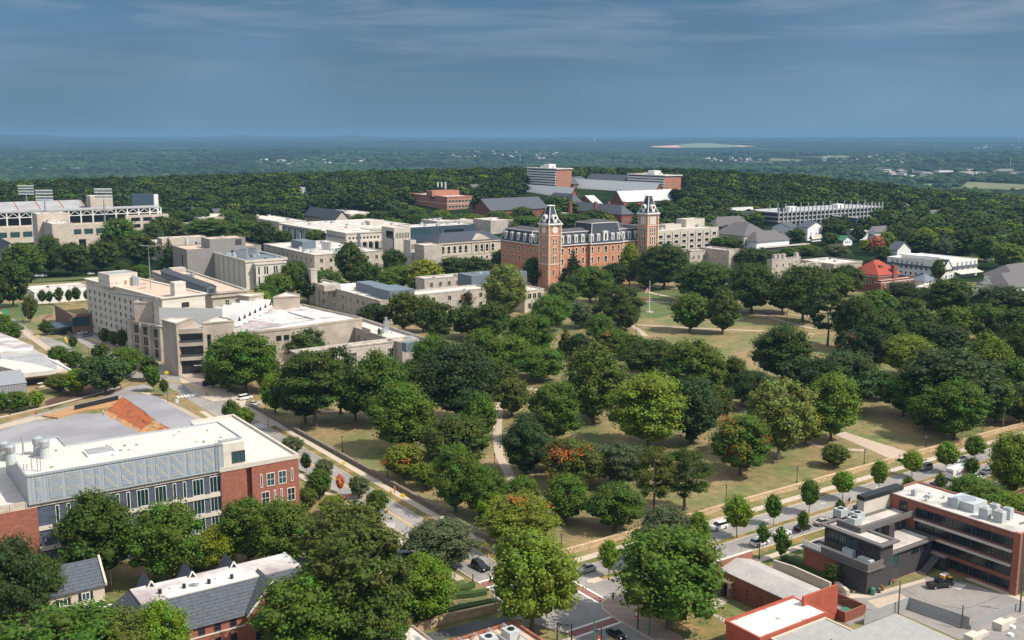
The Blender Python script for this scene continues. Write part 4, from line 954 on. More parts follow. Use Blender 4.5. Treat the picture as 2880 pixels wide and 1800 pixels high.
def u_hall():
    z=12.0; B=Bld('courtyard_hall','pale stone hall of two flat white-roofed wings facing the avenue lawn','building',UV(1131,962,z))
    bx=B.px(1131,964,z,942,1211); Ln=bx[3]-bx[1]; bx=(bx[0],bx[1],bx[2],bx[3]+1); B.vol(bx,0,z,'grey_stone','white_roof',par=1.2,corn=(.5,.2),cm='limestone')
    for i in range(9): B.win('L',bx,Ln*(.12+.1*i),z-6.6,1.9,4.2,nx=2,ny=2,fr='frame_stone',ft=.16); B.win('L',bx,Ln*(.12+.1*i),1.6,1.9,2.4,nx=2,fr='frame_stone',ft=.16)
    b=MB(); b.box(bx[0]-.3,bx[1]+Ln*.44,z-1,bx[0]+.2,bx[1]+Ln*.56,z+1.2,'limestone'); b.build('crest',B.root)
    p=B.px(1142,966,z+2.2,1128,1205); m=MB(); m.box(p[0],p[1],z-1.2,p[2]-.6,p[1]+3.2,z+2.2,'blue_light' if 0 else 'screen_grey'); o=m.build('plant_screen',B.root)
    q=B.px(832,992,z,None,1172,dl=10); q=(q[0],q[1],q[2],q[1]+5.5); B.vol(q,0,z-.02,'limestone','white_roof',par=.9,corn=(.5,.2),cm='limestone'); W_=q[2]-q[0]
    for t in (.14,.3,.46,.62,.77,.93): B.win('R',q,W_*t,z-6,2.6,3.6,nx=3,ny=2,fr='frame_stone',ft=.18); B.win('R',q,W_*t,1.4,2.4,2.6,nx=3,fr='frame_stone',ft=.18)
    j=(q[0]+8,q[3]+.01,q[0]+8+12,q[3]+26); 
    # rear link between the two wings
    k=B.px(945,926,z,None,1000,dl=12); B.vol((k[0]-14,k[1],k[0],k[1]+12),0,z-.03,'limestone','white_roof',par=.8)
    b=MB(); x,y=B.loc(1084,925,z); b.box(x,y,z-1,x+1.6,y+1.6,z+3,'steel'); b.cyl(x+.8,y+.8,z+3,z+4.5,.6,'steel'); b.build('rooftop_unit',B.root); B.units(bx,z-1.15,4,8)
    B.win('L',(q[0],q[1],0,0),5,z-6,2.4,3.4,nx=2,fr='frame_stone')
u_hall()
# ---------------------------------------------------------------- buildings behind and beside the core
def htop(px,pyt,pyb):
    u,v,z=G(px,pyb); d=ray(px,pyt); t=math.hypot(u,v)/math.hypot(d[0],d[1]); return CH+d[2]*t-z, z
def S(name,label,n,l,r,z,wall,roof,cat='building',dl=None,dr=None,par=.6,corn=None,cm=None,zg=None,group=None,rowsL=None,rowsR=None,hip=None,gable=None,over=.6,units=0,ends=None,base=None):
    """one building: near roof corner n, columns of left/right corners, height z above its ground zg"""
    if zg is None:
        zg=0.0
        for _ in range(12): zg=.5*zg+.5*max(0,terr(*UV(n[0],n[1],z+zg)))
        if zg<.3: zg=0.0
    B=Bld(name,label,cat,UV(n[0],n[1],z+zg),0,zg,group)
    bx=B.px(n[0],n[1],z,l,r,dl,dr); B.bx=bx
    if hip or gable:
        B.keep(bx); b=MB(); b.box(bx[0],bx[1],-3 if zg>1 else 0,bx[2],bx[3],z,wall); b.build('wall',B.root)
        b=MB()
        if hip: b.hip(*bx,z+.01,hip[0],roof,over=over,run=hip[1] if len(hip)>1 else None)
        else: b.gable(*bx,z,gable[0],gable[1],roof,over=over,ends=ends or wall)
        b.build('roof',B.root)
    else: B.vol(bx,-3 if zg>1 else 0,z,wall,roof,par=par,corn=corn,cm=cm)
    for rows,fc in ((rowsL,'L'),(rowsR,'R')):
        if rows:
            for (n_,zz,w,h,k) in rows: B.row(fc,bx,n_,zz,w,h,**k)
    if units: B.units(bx,z-par,units,int(n[0]))
    return B
fs=dict(fr='frame_stone',ft=.18); fd=dict(fr='frame_dark',ft=.1); fw=dict(fr='frame_white',ft=.14)
# grey-beige laboratory behind the library
B=S('stone_lab','grey-beige stone building with pipes and plant boxes crowding its roof','f' and (884,717),741,1077,14.0,'limestone','pale_roof',corn=(.5,.25),cm='grey_stone',
  rowsL=[(11,8.6,2.2,2.9,dict(nx=2,**fs)),(11,3.4,2.0,2.6,dict(nx=2,**fs))],rowsR=[(7,8.6,2.4,2.9,dict(nx=2,**fs)),(7,3.2,2.4,2.9,dict(nx=2,**fs))],units=7)
p=B.px(850,680,18.5,818,888); b=MB(); b.box(p[0],p[1],13.4,p[2],p[3],18.5,'screen_grey'); b.build('plant_room',B.root)
b=MB(); 
for px_ in (843,1010): x,y=B.loc(px_,690,14); b.cyl(x,y,13.3,22.5,1.1,'screen_grey')
b.build('flues',B.root)
b=MB()
for k_ in range(3): x,y=B.loc(910+k_*8,700,14); b.cyl(x,y,13.3,18.5,1.1,'steel',1.5)
b.build('exhaust_fans',B.root)
# union: large flat roof
B=S('student_centre','very wide low white hall with overhanging pale flat roof and columns','f' and (918,649),794,1178,15.0,'white_paint','pale_roof',corn=(1.6,2.2),cm='pale_concrete',par=.3,units=9)
for i in range(7):
    t=(B.bx[3]-B.bx[1])*(i+.5)/7; b=MB(); b.box(-1.2,B.bx[1]+t-.5,0,-.3,B.bx[1]+t+.5,13.3,'white_paint'); b.build('column',B.root); B.win('L',B.bx,t+4,1,5,11,fr='frame_dark')
p=B.px(1040,622,18,1020,1080); b=MB(); b.box(p[0],p[1],14.5,p[2],p[1]+9,18.0,'pale_concrete'); b.build('plant_room',B.root)
B=S('colonnade_hall','cream hall with a line of small square windows above a colonnade','f' and (973,655),918,1073,18.5,'cream','white_roof',dl=None,corn=(.9,.5),cm='cream',par=.7,
  rowsL=[(9,13.6,1.3,1.5,fd)],rowsR=[(9,13.6,1.3,1.5,fd)])
B.band(B.bx,11.2,1.0,.7,'cream'); w=B.bx[2]-B.bx[0]
for t in (.40,.57,.74,.91):
    B.win('R',B.bx,w*(t+.085) if t<.9 else w*.97,.5,3.4 if t<.9 else 1.0,10,fr='frame_dark',gl='glass')
    b=MB(); b.cyl(B.bx[0]+w*t,B.bx[1]-1.4,0,11.1,.85,'cream',n=12); b.build('column',B.root)
B=S('concrete_tower','blank pale concrete tower with a vertical slot window and louvres','f' and (1108,641),1073,1154,25.6,'pale_concrete','pale_roof',par=.5)
d=B.bx[3]-B.bx[1]; w=B.bx[2]-B.bx[0]; B.win('L',B.bx,d*.35,18,d*.55,5,**fd); B.win('L',B.bx,1.0,4,.9,15,**fd)
for i in range(9): B.win('R',B.bx,w*(.12+.095*i),18.2,.45,3.8,fr='frame_dark',ft=.05)
B.win('R',B.bx,w*.3,.5,w*.45,6,nx=3,gl='glass_teal',**fd)
q=B.px(1156,668,20,None,1172,dl=10); B.vol((q[0]+.01,q[1]+1,q[2],q[3]+1),0,18,'pale_concrete','pale_roof',name='annex_wall',rn='annex_roof')
for i in range(5): B.win('R',(q[0],q[1]+1,0,0),1+1.1*i,12,.45,3.2,fr='frame_dark',ft=.05)
B=S('blue_metal_hall','flat dark blue metal-clad building with a strip window behind the temple-fronted hall','f' and (1156,640),None,1337,24,'blue_metal','pale_roof',dl=26,par=.4,units=5)
w=B.bx[2]-B.bx[0]; B.win('R',B.bx,w*.16,19.2,w*.28,3.6,nx=7,gl='glass_teal',**fd); B.win('R',B.bx,w*.66,18.6,w*.3,2.6,nx=6,**fd)
# temple fronted hall
B=S('temple_front_hall','cream stone hall with arched windows, dark hipped roof and small pediment','f' and (1232,683),1195,1408,15.0,'cream_stone','slate_dark',hip=(6.0,9),over=.9,
  rowsL=[(3,7.2,1.6,3.6,dict(arch=False,**fs)),(3,1.6,1.6,3,fs)])
B.band(B.bx,13.6,1.3,.6,'cream_stone','cornice'); B.band(B.bx,5.4,.5,.25,'cream_stone')
w=B.bx[2]-B.bx[0]
for t in (.075,.165,.255,.345,.435,.60,.69,.775,.87): B.win('R',B.bx,w*t,6.8,2.9,5.6,arch=True,fr='frame_stone',gl='glass',ft=.3,ny=2)
for t in (.075,.165,.255,.345,.435,.6,.69,.775,.87): B.win('R',B.bx,w*t,1.2,1.8,2.6,**fs)
b=MB(); x0,x1=w*.53,w*.83; y=B.bx[1]-.75; b.add([(x0,y,15.4),(x1,y,15.4),((x0+x1)/2,y,19.4),(x0,y+9,15.4),(x1,y+9,15.4),((x0+x1)/2,y+9,19.4)],[(0,1,2),(5,4,3),(0,2,5,3),(1,4,5,2)],'cream_stone'); b.build('pediment',B.root)
for t in (.535,.645,.735,.825): b=MB(); b.box(w*t-.35,B.bx[1]-.45,5.9,w*t+.35,B.bx[1]-.003,13.5,'cream_stone'); b.build('pilaster',B.root)
S('stone_wing','narrow three-storey stone wing left of the temple-fronted hall','f' and (1193,690),1166,None,16.0,'limestone','pale_roof',dr=14,par=.6,rowsL=[(3,10.6,1.3,2.2,fs),(3,6.2,1.3,2.2,fs),(3,2.0,1.3,2.2,fs)])
# concrete office right of the far tower
B=S('office_block','pale concrete office block with three rows of ribbon windows beside the taller brick tower','f' and (1846,650),None,2021,18.5,'pale_concrete','pale_roof',dl=26,par=.8)
w=B.bx[2]-B.bx[0]
for zz in (13.0,8.6,4.2):
    for i in range(8): B.win('R',B.bx,w*(.07+.123*i),zz,3.6,1.9,nx=3,**fd)
    B.band(B.bx,zz-.7,.35,.3,'pale_concrete')
for i in range(9): b=MB(); x=w*(.01+.123*i); b.box(x-.25,B.bx[1]-.45,0,x+.25,B.bx[1]-.003,17.2,'pale_concrete'); b.build('mullion_fin',B.root)
p=B.px(1930,617,24,1923,1982); B.vol((p[0],p[1],p[2],p[1]+11),17,24,'pale_concrete','pale_roof',name='penthouse_wall',rn='penthouse_roof'); B.units(B.bx,17.7,5,5)
p=B.px(1872,632,21,1866,1916); B.vol((p[0],p[1],p[2],p[1]+8),17,21,'pale_concrete','pale_roof',name='plant_room_wall',rn='plant_room_roof')
# gothic grey hall cluster
S('grey_gothic_hall','large grey stone hall with dark steep hipped roof and a roof cupola','f' and (2092,664),2010,2165,12,'grey_stone','shingle_grey',hip=(9,9),rowsR=[(5,4,1.6,3.4,dict(arch=True,**fs))],rowsL=[(5,4,1.6,3.4,dict(arch=True,**fs))])
S('grey_gothic_hall','grey stone chapel hall with steep brown-grey roof behind the office block','f' and (2010,640),1985,2110,12,'grey_stone','shingle_grey',hip=(8,8))
B=S('hip_roofed_hall','pale-panelled hall under a broad brown-grey hipped roof near white houses','f' and (2128,680),2082,2220,8.5,'white_board','shingle_grey',hip=(7,9),over=1.2)
S('flat_roofed_annex','low annex with wide pale flat roof and dark shaded wall','f' and (2150,696),2140,2275,4.5,'frame_dark','pale_roof',par=.1,corn=(.5,.8),cm='pale_concrete')  # wall coloured near black for the shade under its wide roof
# crenellated law building
B=S('crenellated_hall','long pale limestone hall with paired windows right of the brick hall','f' and (1940,706),1930,2046,13,'limestone','pale_roof',dl=None,par=.9,corn=(.4,.2),cm='limestone',rowsR=[(7,7.2,1.8,2.8,dict(nx=2,**fs)),(7,2,1.8,2.6,dict(nx=2,**fs))])
q=B.px(2046,705,14,None,2082,dl=26); B.vol((q[0],q[1]-1.5,q[2],q[3]),0,14.2,'limestone','pale_roof',name='bay_wall',rn='bay_roof'); B.win('R',(q[0],q[1]-1.5,0,0),(q[2]-q[0])*.55,6.6,6,4.2,nx=5,ny=2,**fs)
def crenels(B,bx,z,w=1.2):
    b=MB(); x=bx[0]
    while x<bx[2]-w: b.box(x,bx[1]-.06,z,x+w,bx[1]+.46,z+.8,'limestone'); x+=2*w
    b.build('battlement',B.root)
crenels(B,q,14.2,.8)
B=S('battlemented_block','pale limestone block with stepped battlements behind the lawn trees','f' and (2172,731),2158,2252,15,'limestone','pale_roof',par=.7,rowsR=[(4,10,1.4,2.4,fs),(4,5.4,1.4,2.4,fs)]); crenels(B,B.bx,15)
for px_ in (2170,2192,2215,2284):
    x=B.bx[0]+3+(px_-2170)*.17; y=B.bx[3]-3; b=MB(); b.box(x-1,y-1,14,x+1.2,y+1.2,18,'limestone'); b.build('chimney',B.root)
B=S('arched_stone_hall','long low pale hall with white flat roof and one arched window','f' and (2345,742),2250,2425,11,'grey_stone','white_roof',par=.6,corn=(1.0,.3),cm='limestone'); B.win('L',B.bx,4,3,3.0,5,arch=True,fr='frame_stone',ft=.35)
S('small_stone_wing','small pale limestone wing with battlements in front of the arched hall','f' and (2238,744),2226,2310,12,'limestone','pale_roof',par=.6,rowsR=[(2,7,1.2,2.2,fs)])
# red tiled hall
B=S('red_roofed_hall','brick hall with bright red hipped tile roof and two chimneys','f' and (2470,775),2396,2528,10,'brick_dark','tile_red',hip=(7.5,8.5),over=1.2,rowsL=[(4,4.5,2.0,3.4,dict(ny=2,**fw))])
B.band(B.bx,8.9,.5,.3,'frame_white')
for px_,w in ((2475,2.6),(2514,2.8)): x,y=B.loc(px_,770,10); b=MB(); b.box(x-w/2,y-1,5,x+w/2,y+1.2,15,'brick_dark'); b.build('chimney',B.root)
q=B.px(2478,790,7.6,None,2570,dl=7); q=(q[0],q[1],q[2],min(q[3],B.bx[1]-.05) if q[1]<B.bx[1]-2 else q[1]+5); B.vol(q,0,7.6,'brick_dark','white_roof',par=.4,name='front_wall',rn='front_roof'); B.row('R',q,6,3.4,1.6,2.4,nx=2,**fw); B.band(q,6.2,.3,.12,'frame_white')
S('blue_roofed_hall','low building with blue-grey hipped shingle roof beside the red roof','f' and (2600,792),2560,2632,5.5,'white_paint','shingle_blue',hip=(4.5,7))
S('long_white_store','long low white-walled flat building behind park trees','f' and (2492,818),2478,2650,5.5,'white_paint','pale_roof',par=.3)
S('long_white_store','flat white-roofed building with roof hatches at right behind trees','f' and (2752,838),2650,2840,6,'pale_concrete','pale_roof',par=.3,units=3)
# white dormered hotel
B=S('dormered_inn','white inn with dark slate roof, many small white dormers and gables','f' and (2652,738),2496,2750,11,'white_paint','white_roof',par=.4)
bx=B.bx; b=MB()
H0=6.4
b.add([(bx[0]-1,bx[1]-1,H0),(bx[2]+.5,bx[1]-1,H0),(bx[2]+.5,bx[1]+2.6,H0+4.2),(bx[0]+2.6,bx[1]+2.6,H0+4.2),(bx[0]-1,bx[3],H0),(bx[0]+2.6,bx[3],H0+4.2)],[(0,1,2,3),(0,3,5,4)],'slate_dark'); b.build('slate_slope',B.root)
b=MB(); b.box(bx[0]+3.2,bx[1]+4,11,bx[0]+12,bx[1]+16,13.5,'white_paint'); b.build('roof_block',B.root); b=MB(); b.box(bx[0]+3.2,bx[3]-24,11,bx[0]+13,bx[3]-8,13.2,'white_paint'); b.build('roof_block',B.root)
def sd(fc,t,z,w=1.7,h=2.0,nm='dormer'):
    b=MB(); b.box(-w/2,-.1,0,w/2,2.6,h,'white_paint'); b.gable(-w/2,-.1,w/2,2.6,h,.8,'y','slate_dark',over=.2,th=.12,ends='white_paint'); b.box(-w*.26,-.16,h*.2,w*.26,-.103,h*.85,'glass')
    o=b.build(nm,B.root)
    if fc=='R': o.location=(bx[0]+t,bx[1],z)
    else: o.location=(bx[0],bx[1]+t,z); o.rotation_euler=(0,0,-math.pi/2)
Ld=bx[3]-bx[1]; Lr=bx[2]-bx[0]
for i in range(7): sd('L',Ld*(.36+.09*i),H0+.6)
for i in range(5): sd('R',Lr*(.42+.125*i),H0+.6)
B.row('L',bx,10,[4.6,1],1.5,1.8,a=2,**fw); B.row('R',bx,6,[4.6,1],1.4,1.8,**fw)
b=MB(); b.add([(bx[0]-1.3,bx[1]-1.3,H0),(bx[0]+9,bx[1]-1.3,H0),(bx[0]+3.9,bx[1]-1.3,H0+6)],[(0,1,2)],'white_paint'); b.gable(bx[0]-1.3,bx[1]-1.2,bx[0]+9,bx[1]+5,H0,6,'y','slate_dark',over=.4); b.build('front_gable',B.root)
b=MB(); b.add([(bx[0]+Lr*.35,bx[1]-5,3),(bx[2],bx[1]-5,3),(bx[2],bx[1]-.02,4.2),(bx[0]+Lr*.35,bx[1]-.02,4.2)],[(0,1,2,3)],'cream'); b.build('awning',B.root)
# grey hip-roofed houses at the right edge
B=S('grey_shingle_house','pale house with broad grey hipped roof at right edge, nearest the inn','f' and (2842,810),2745,2990,7,'white_board','shingle_grey',hip=(6.5,8),over=1,rowsL=[(6,3.4,1.2,1.8,fw)],rowsR=[(4,3.4,1.2,1.8,fw)])
b=MB(); b.gable(-.6,10,5,19,6.9,3.2,'x','shingle_grey',over=.4,ends='white_paint'); b.build('front_gable',B.root)
S('grey_shingle_house','second grey hip-roofed house at right edge, behind the first','f' and (2850,780),2768,2960,9,'white_board','shingle_grey',hip=(6,8),over=1)
# parking garage
hz,zg=htop(2480,581,622); zg=0 if zg<1 else zg
B=Bld('parking_garage','open grey multi-storey car park with tall thin posts on top','parking garage',G(2478,624)[:2],0,G(2478,624)[2])
zt=hz; n=B.loc(2478,600,zt*0+0) if 0 else (0,0); wl=-B.ext((0,0),zt,2150,'x')
wl=B.ext((0,0),zt,2190,'x')
bx=(wl,0,0,42); B.keep(bx,6)
for i in range(4):
    zz=zt-.9-i*4.0; b=MB(); b.box(wl,0,zz,0,42,zz+1.1,'garage_grey'); b.build('deck',B.root); b=MB(); b.box(wl,42-.3,zz-3,0,42,zz,'frame_dark'); b.build('back_wall',B.root)
b=MB(); b.box(wl+1,3,zt-16,-1,40,zt-.9,'frame_dark'); b.build('shade_core',B.root)  # near-black block stands in for the shade inside the open decks
nn=26
for i in range(nn+1): x=wl*i/nn; b=MB(); b.box(x-.55,-.9,-3,x+.55,-.02,zt+4.2,'garage_grey'); b.build('column',B.root)
for i in range(5): y=42*i/5+4; b=MB(); b.box(.02,y-.5,-3,.8,y+.5,zt+4.2,'garage_grey'); b.build('column',B.root)
for i in range(14): x=wl*i/14; b=MB(); b.box(x-.3,20,zt,x+.3,20.5,zt+6.5,'steel'); b.build('post',B.root)
for (px_,t1) in ((2250,.35),(2400,.8)): 
    b=MB(); b.box(wl*t1-6,8,zt+.2,wl*t1+4,14,zt+4,'white_paint'); b.build('stair_head',B.root)
S('blue_store','low building with dark blue walls, brick corner and pale flat roof','f' and (2408,612),2216,2424,8.5,'blue_metal','pale_roof',par=.2)
S('white_plant_tower','plain white roof block near the parking garage','f' and (2060,585),2053,2118,14,'white_paint','pale_roof')
# houses among trees on the right
for (lab,n_,l,r,z,h,ax,wl_,rf) in [
 ('tall white clapboard house with dark roof, left of its larger neighbour',(2222,640),2172,2243,10,3.5,'x','white_board','slate'),
 ('large white clapboard house with front gable and grey roof',(2272,640),2244,2320,11,4.5,'y','white_board','slate'),
 ('low white and brick flat-sided house with pale roof',(2418,652),2366,2442,7,1.2,'x','white_paint','pale_roof'),
 ('grey-roofed house with small cupola among trees',(2462,652),2440,2500,7,4,'x','white_board','shingle_grey'),
 ('small green-roofed cottage beneath trees',(2372,676),2350,2397,4.5,3,'y','white_board','green_paint'),
 ('small white shed beside the dark conifer',(2285,668),2279,2310,3.5,2,'x','white_paint','pale_roof'),
 ('white gabled house with dark roof behind orange tree',(2524,702),2500,2562,9,5,'y','white_paint','slate'),
 ('brown-roofed brick house beyond the parking garage',(2545,582),2508,2562,7,4,'x','brick_brown','shingle_grey'),
 ('long brick house with brown roof on the right hillside',(2612,600),2603,2672,6,3,'x','brick_dark','shingle_grey'),
 ('orange-brick gabled house with tall gables left of the garage',(2106,612),2065,2132,8,5,'y','brick_orange','slate'),
 ('pointed orange-brick house end beside the garage',(2200,606),2185,2210,9,7,'y','brick_orange','slate'),
 ('slate-roofed hall with a row of small white gables',(1980,604),1935,2012,5,5,'x','white_paint','slate_dark'),
 ('dark-roofed house on the far left hillside',(566,576),545,582,6,4,'x','brick_brown','shingle_grey'),
 ('white house in the middle of the far woods',(850,537),838,866,6,4,'y','white_paint','pale_roof'),
 ('grey house among far woods left of the dormitory tower',(1330,532),1312,1352,7,5,'x','white_board','shingle_grey'),
 ('small grey house in far woods above the brick lab',(1160,526),1150,1170,6,4,'x','white_board','shingle_grey'),
 ('twin-gabled brick house by the stadium end',(550,604),530,573,8,6,'x','brick_dark','slate'),
 ('pale two-tower house by the stadium end',(605,598),588,636,8,3,'x','cream_stone','slate')]:
    g0=G(n_[0],n_[1]+12); S('house',lab,n_,l,r,z,wl_,rf,cat='house',zg=None,gable=(h,ax),over=.8,rowsL=[(3,z*.45,1.2,1.7,fw)],rowsR=[(3,z*.45,1.2,1.7,fw)],group='houses among the trees')
# far dormitories
def far(name,lab,nx,nyt,nyb,l,r,wall,roof,**k):
    z,zg=htop(nx,nyt,nyb); return S(name,lab,(nx,nyt),l,r,z,wall,roof,zg=max(zg,1.01),**k)
for lab,nx,nt,nb,l,r in (('slab dormitory tower with white striped balconies and brick end, left of pair',1566,474,534,1485,1608),('wider white striped dormitory slab with brick end, right of pair',1871,493,536,1767,1916)):
    B=far('dormitory_tower',lab,nx,nt,nb,l,r,'brick_far','white_roof',par=.4,group='striped dormitory towers',corn=(1.0,1.3),cm='white_paint')
    bx=B.bx; z_=htop(nx,nt,nb)[0]; n_=9 if l<1600 else 7; d=bx[3]-bx[1]
    for i in range(n_):
        zz=z_-3.2-i*3.1
        b=MB(); b.box(bx[0]-1.6,bx[1]+.5,zz-1.25,bx[0]-.02,bx[3],zz+.55,'white_paint'); b.build('balcony',B.root); B.win('L',bx,d*.5,zz+.6,d*.96,1.2,nx=14,**fd); B.win('R',bx,(bx[2]-bx[0])*.5,zz+.3,2.4,1.3,**fw)
    B.units(bx,z_,4,3,'white_paint',(3,7)); b=MB(); c=((bx[0]+bx[2])/2,(bx[1]+bx[3])/2); b.box(c[0]-5,c[1]-6,z_-.3,c[0]+5,c[1]+6,z_+4.5,'white_paint'); b.cyl(c[0],c[1],z_+4.5,z_+9,.3,'steel'); b.build('lift_house',B.root)
wr=dict(group='gabled brick dormitories')
far('gabled_dormitory','long brick dormitory with white gabled roof, leftmost of the white roofs',1602,551,560,1446,1627,'brick_dark','metal_white_roof',gable=(9,'y'),over=1,rowsL=[(16,2.2,1.4,1.5,fw)],**wr)
far('gabled_dormitory','longest white-roofed brick dormitory, in the middle of the hill group',1838,541,556,1606,1868,'brick_dark','metal_white_roof',gable=(10,'y'),over=1,rowsL=[(20,2.2,1.4,1.5,fw),(20,5.4,1.4,1.5,fw)],**wr)
far('gabled_dormitory','white-roofed brick dormitory nearest the far brick tower',1752,566,582,1721,1925,'brick_dark','metal_white_roof',gable=(10,'x'),over=1,rowsR=[(14,2.2,1.4,1.5,fw)],**wr)
far('gabled_dormitory','small white-gabled brick wing between the long dormitories',1672,574,588,1622,1693,'brick_dark','metal_white_roof',gable=(8,'x'),over=1,rowsR=[(3,2.2,1.4,1.5,fw)],**wr)
far('slate_dormitory','brick dormitory with twin front gables and slate roof',1612,518,530,1552,1664,'brick_dark','slate',gable=(8,'x'),over=1)
far('slate_dormitory','broad slate-roofed dormitory left of the wider striped slab',1752,514,526,1645,1790,'brick_dark','slate',gable=(9,'y'),over=1)
far('slate_dormitory','end piece of slate-roofed dormitory right of the striped slab',1928,512,524,1914,1940,'white_board','slate',gable=(5,'x'),over=1)
B=S('slate_gable_hall','brick hall with steep slate gable roof and pale gable edges','f' and (1380,592),1328,1540,10,'brick_dark','slate',gable=(10,'x'),over=.8,rowsR=[(10,3,1.4,2.6,fw)],rowsL=[(2,3,1.6,3,fw)])
B=S('slate_hipped_hall','brick hall under wide slate hipped roofs with several chimneys','f' and (1748,604),1590,1782,11,'brick_dark','slate',hip=(8,9),over=.8,rowsR=[(5,5,1.3,2,fw)])
for px_ in (1604,1675,1712,1755): x,y=B.loc(px_,588,14); b=MB(); b.box(x-1.2,y-1,8,x+1.2,y+1.2,21,'brick_dark'); b.build('chimney',B.root)
S('slate_hipped_hall','plain slate-roofed hall just behind the clock tower','f' and (1610,572),1530,1640,9,'brick_dark','slate',hip=(9,9),over=.8)
S('cream_box_house','small cream block peeping above trees behind the brick hall','f' and (1725,628),1708,1737,16,'cream','white_roof'); S('cream_box_house','low cream flat block right of the clock tower spire','f' and (1590,600),1570,1609,9,'cream','white_roof')
B=S('brick_lab','long brick laboratory with cream bands and flat white roof on far hill','f' and (1257,553),1154,1328,14,'brick_far','white_roof',corn=(1,.3),cm='brick_far',rowsR=[(7,7.5,3.4,3.0,dict(nx=3,**fs)),(7,2,3.4,3.0,dict(nx=3,**fs))])
B.band(B.bx,6.4,.6,.15,'quoin'); p=B.px(1215,534,20,1203,1292); B.vol((p[0],p[1],p[2],p[1]+12),13,19,'brick_far','white_roof',name='penthouse_wall',rn='penthouse_roof')
for px_ in (1231,1242,1253): x,y=B.loc(px_,540,14); b=MB(); b.cyl(x,y,13,25,.9,'white_paint'); b.build('flue',B.root)
S('dark_gable_hall','dark slate gabled hall with pale end wall','f' and (945,616),857,982,8,'cream_stone','slate_dark',gable=(7,'y'),over=1)
S('flat_white_store','wide flat white-roofed building among far trees','f' and (985,602),898,1060,6,'pale_concrete','white_roof',par=.4,units=3)
S('beige_stone_hall','beige flat-roofed hall left of the student centre','f' and (785,624),690,862,13,'cream_stone','white_roof',par=.5,units=4,rowsR=[(4,3.2,2,2.8,fd)])
S('beige_stone_hall','beige flat-roofed building with dark entrance behind tree row','f' and (560,612),518,692,11,'cream_stone','white_roof',par=.5,units=5)
S('beige_stone_hall','low beige building with white roof right of the stadium garage','f' and (540,632),512,600,10,'cream_stone','white_roof',par=.5,units=3)
S('flat_white_store','low white-roofed range behind the blue metal building','f' and (1230,622),1185,1330,12,'pale_concrete','white_roof',par=.4,units=5)
S('flat_white_store','small white-roofed block above the brick hall left wing','f' and (1380,620),1330,1450,12,'limestone','white_roof',par=.4)
S('flat_white_store','small white flat roof right of the far brick tower','f' and (1880,590),1866,1918,8,'pale_concrete','white_roof',par=.4)
S('flat_white_store','flat white roof with dark fascia near the far tower','f' and (1950,602),1920,2014,8,'brick_dark','white_roof',par=.4)
# ---- stadium
g0=G(300,668); B=Bld('stadium','long beige stadium side with open white truss canopy and sloping seat bank','stadium',g0[:2],0,g0[2])
def zat(px_,py_): # height above stadium ground of a pixel on its front plane
    d=ray(px_,py_); t=(g0[1]-0)/d[1]; return CH+d[2]*t-g0[2]
xa=B.ext((0,0),20,-90,'x'); xb=B.ext((0,0),20,455,'x'); zc=zat(300,590); zw=zat(300,628)
bx=(xa,0,xb,30); B.keep(bx,3); b=MB(); b.box(xa,0,-3,xb,30,zw,'cream_stone'); b.build('wall',B.root)
for i in range(16): B.win('R',bx,(xb-xa)*(i+.5)/16,zw-8,7,4.2,nx=4,gl='glass_teal',**fd)
b=MB(); b.box(xa,1,zw,xb,1.4,zw+1.3,'cream_stone'); b.build('parapet',B.root)
b=MB(); b.box(xa,14,zw,xb,14.4,zc-1.5,'frame_dark'); b.build('concourse_wall',B.root)
b=MB(); b.box(xa,2,zc,xb,26,zc+.8,'grey_roof'); b.build('canopy',B.root)
nb=16
for i in range(nb+1):
    x=xa+(xb-xa)*i/nb; b=MB(); b.box(x-.5,2.2,zw,x+.5,3.2,zc,'white_paint'); b.build('canopy_column',B.root)
    if i<nb:
        w=(xb-xa)/nb; b=MB(); b.box(x+.5,2.3,zc-4.2,x+w-.5,2.9,zc-3.6,'white_paint')
        b.tube((x+.6,2.6,zc-3.7),(x+w/2,2.6,zc-.4),.28,'white_paint'); b.tube((x+w/2,2.6,zc-.4),(x+w-.6,2.6,zc-3.7),.28,'white_paint'); b.build('truss',B.root)
xs_=B.ext((0,60),30,243,'x'); zs0,zs1=zc-2,zc+4.5
b=MB(); b.add([(xa-10,60,zs0),(xs_,60,zs0),(xs_,84,zs1),(xa-10,84,zs1),(xa-10,84.5,zs0),(xs_,84.5,zs0)],[(0,1,2,3),(1,5,2),(3,2,5,4),(0,3,4)],'grey_roof'); o=b.build('seat_bank',B.root)
for px_ in (50,112,178,238):
    x=B.ext((0,60),30,px_,'x'); b=MB(); b.add([(x,59.8,zs0+.15),(x+.8,59.8,zs0+.15),(x+.8,83.8,zs1+.15),(x,83.8,zs1+.15)],[(0,1,2,3)],'red_paint'); b.build('seat_aisle',o)
p0=B.ext((0,45),zc,255,'x'); p1=B.ext((0,45),zc,318,'x'); b=MB(); b.box(p0,45,0,p1,60,zc+9.5,'cream_stone'); b.build('corner_block',B.root)
p0=B.ext((0,50),zc,372,'x'); p1=B.ext((0,50),zc,446,'x'); b=MB(); b.box(p0,50,0,p1-4,53,zc+10,'blue_metal'); b.box(p1-4,49.9,0,p1,53.1,zc+9,'white_paint'); b.build('scoreboard',B.root)
q0=B.ext((0,-1),zw,354,'x'); q1=B.ext((0,-1),zw,474,'x'); zq=zat(354,606); gb=(q0,-2,q1,20); b=MB(); b.box(q0,-2,-3,q1,1.9,zq,'cream_stone'); b.build('ramp_wall',B.root)
for zz in (zq-5,zq-10.5,zq-16): 
    for t in (.22,.5,.78): B.win('R',gb,(q1-q0)*t,zz,7.5,3,**fd)
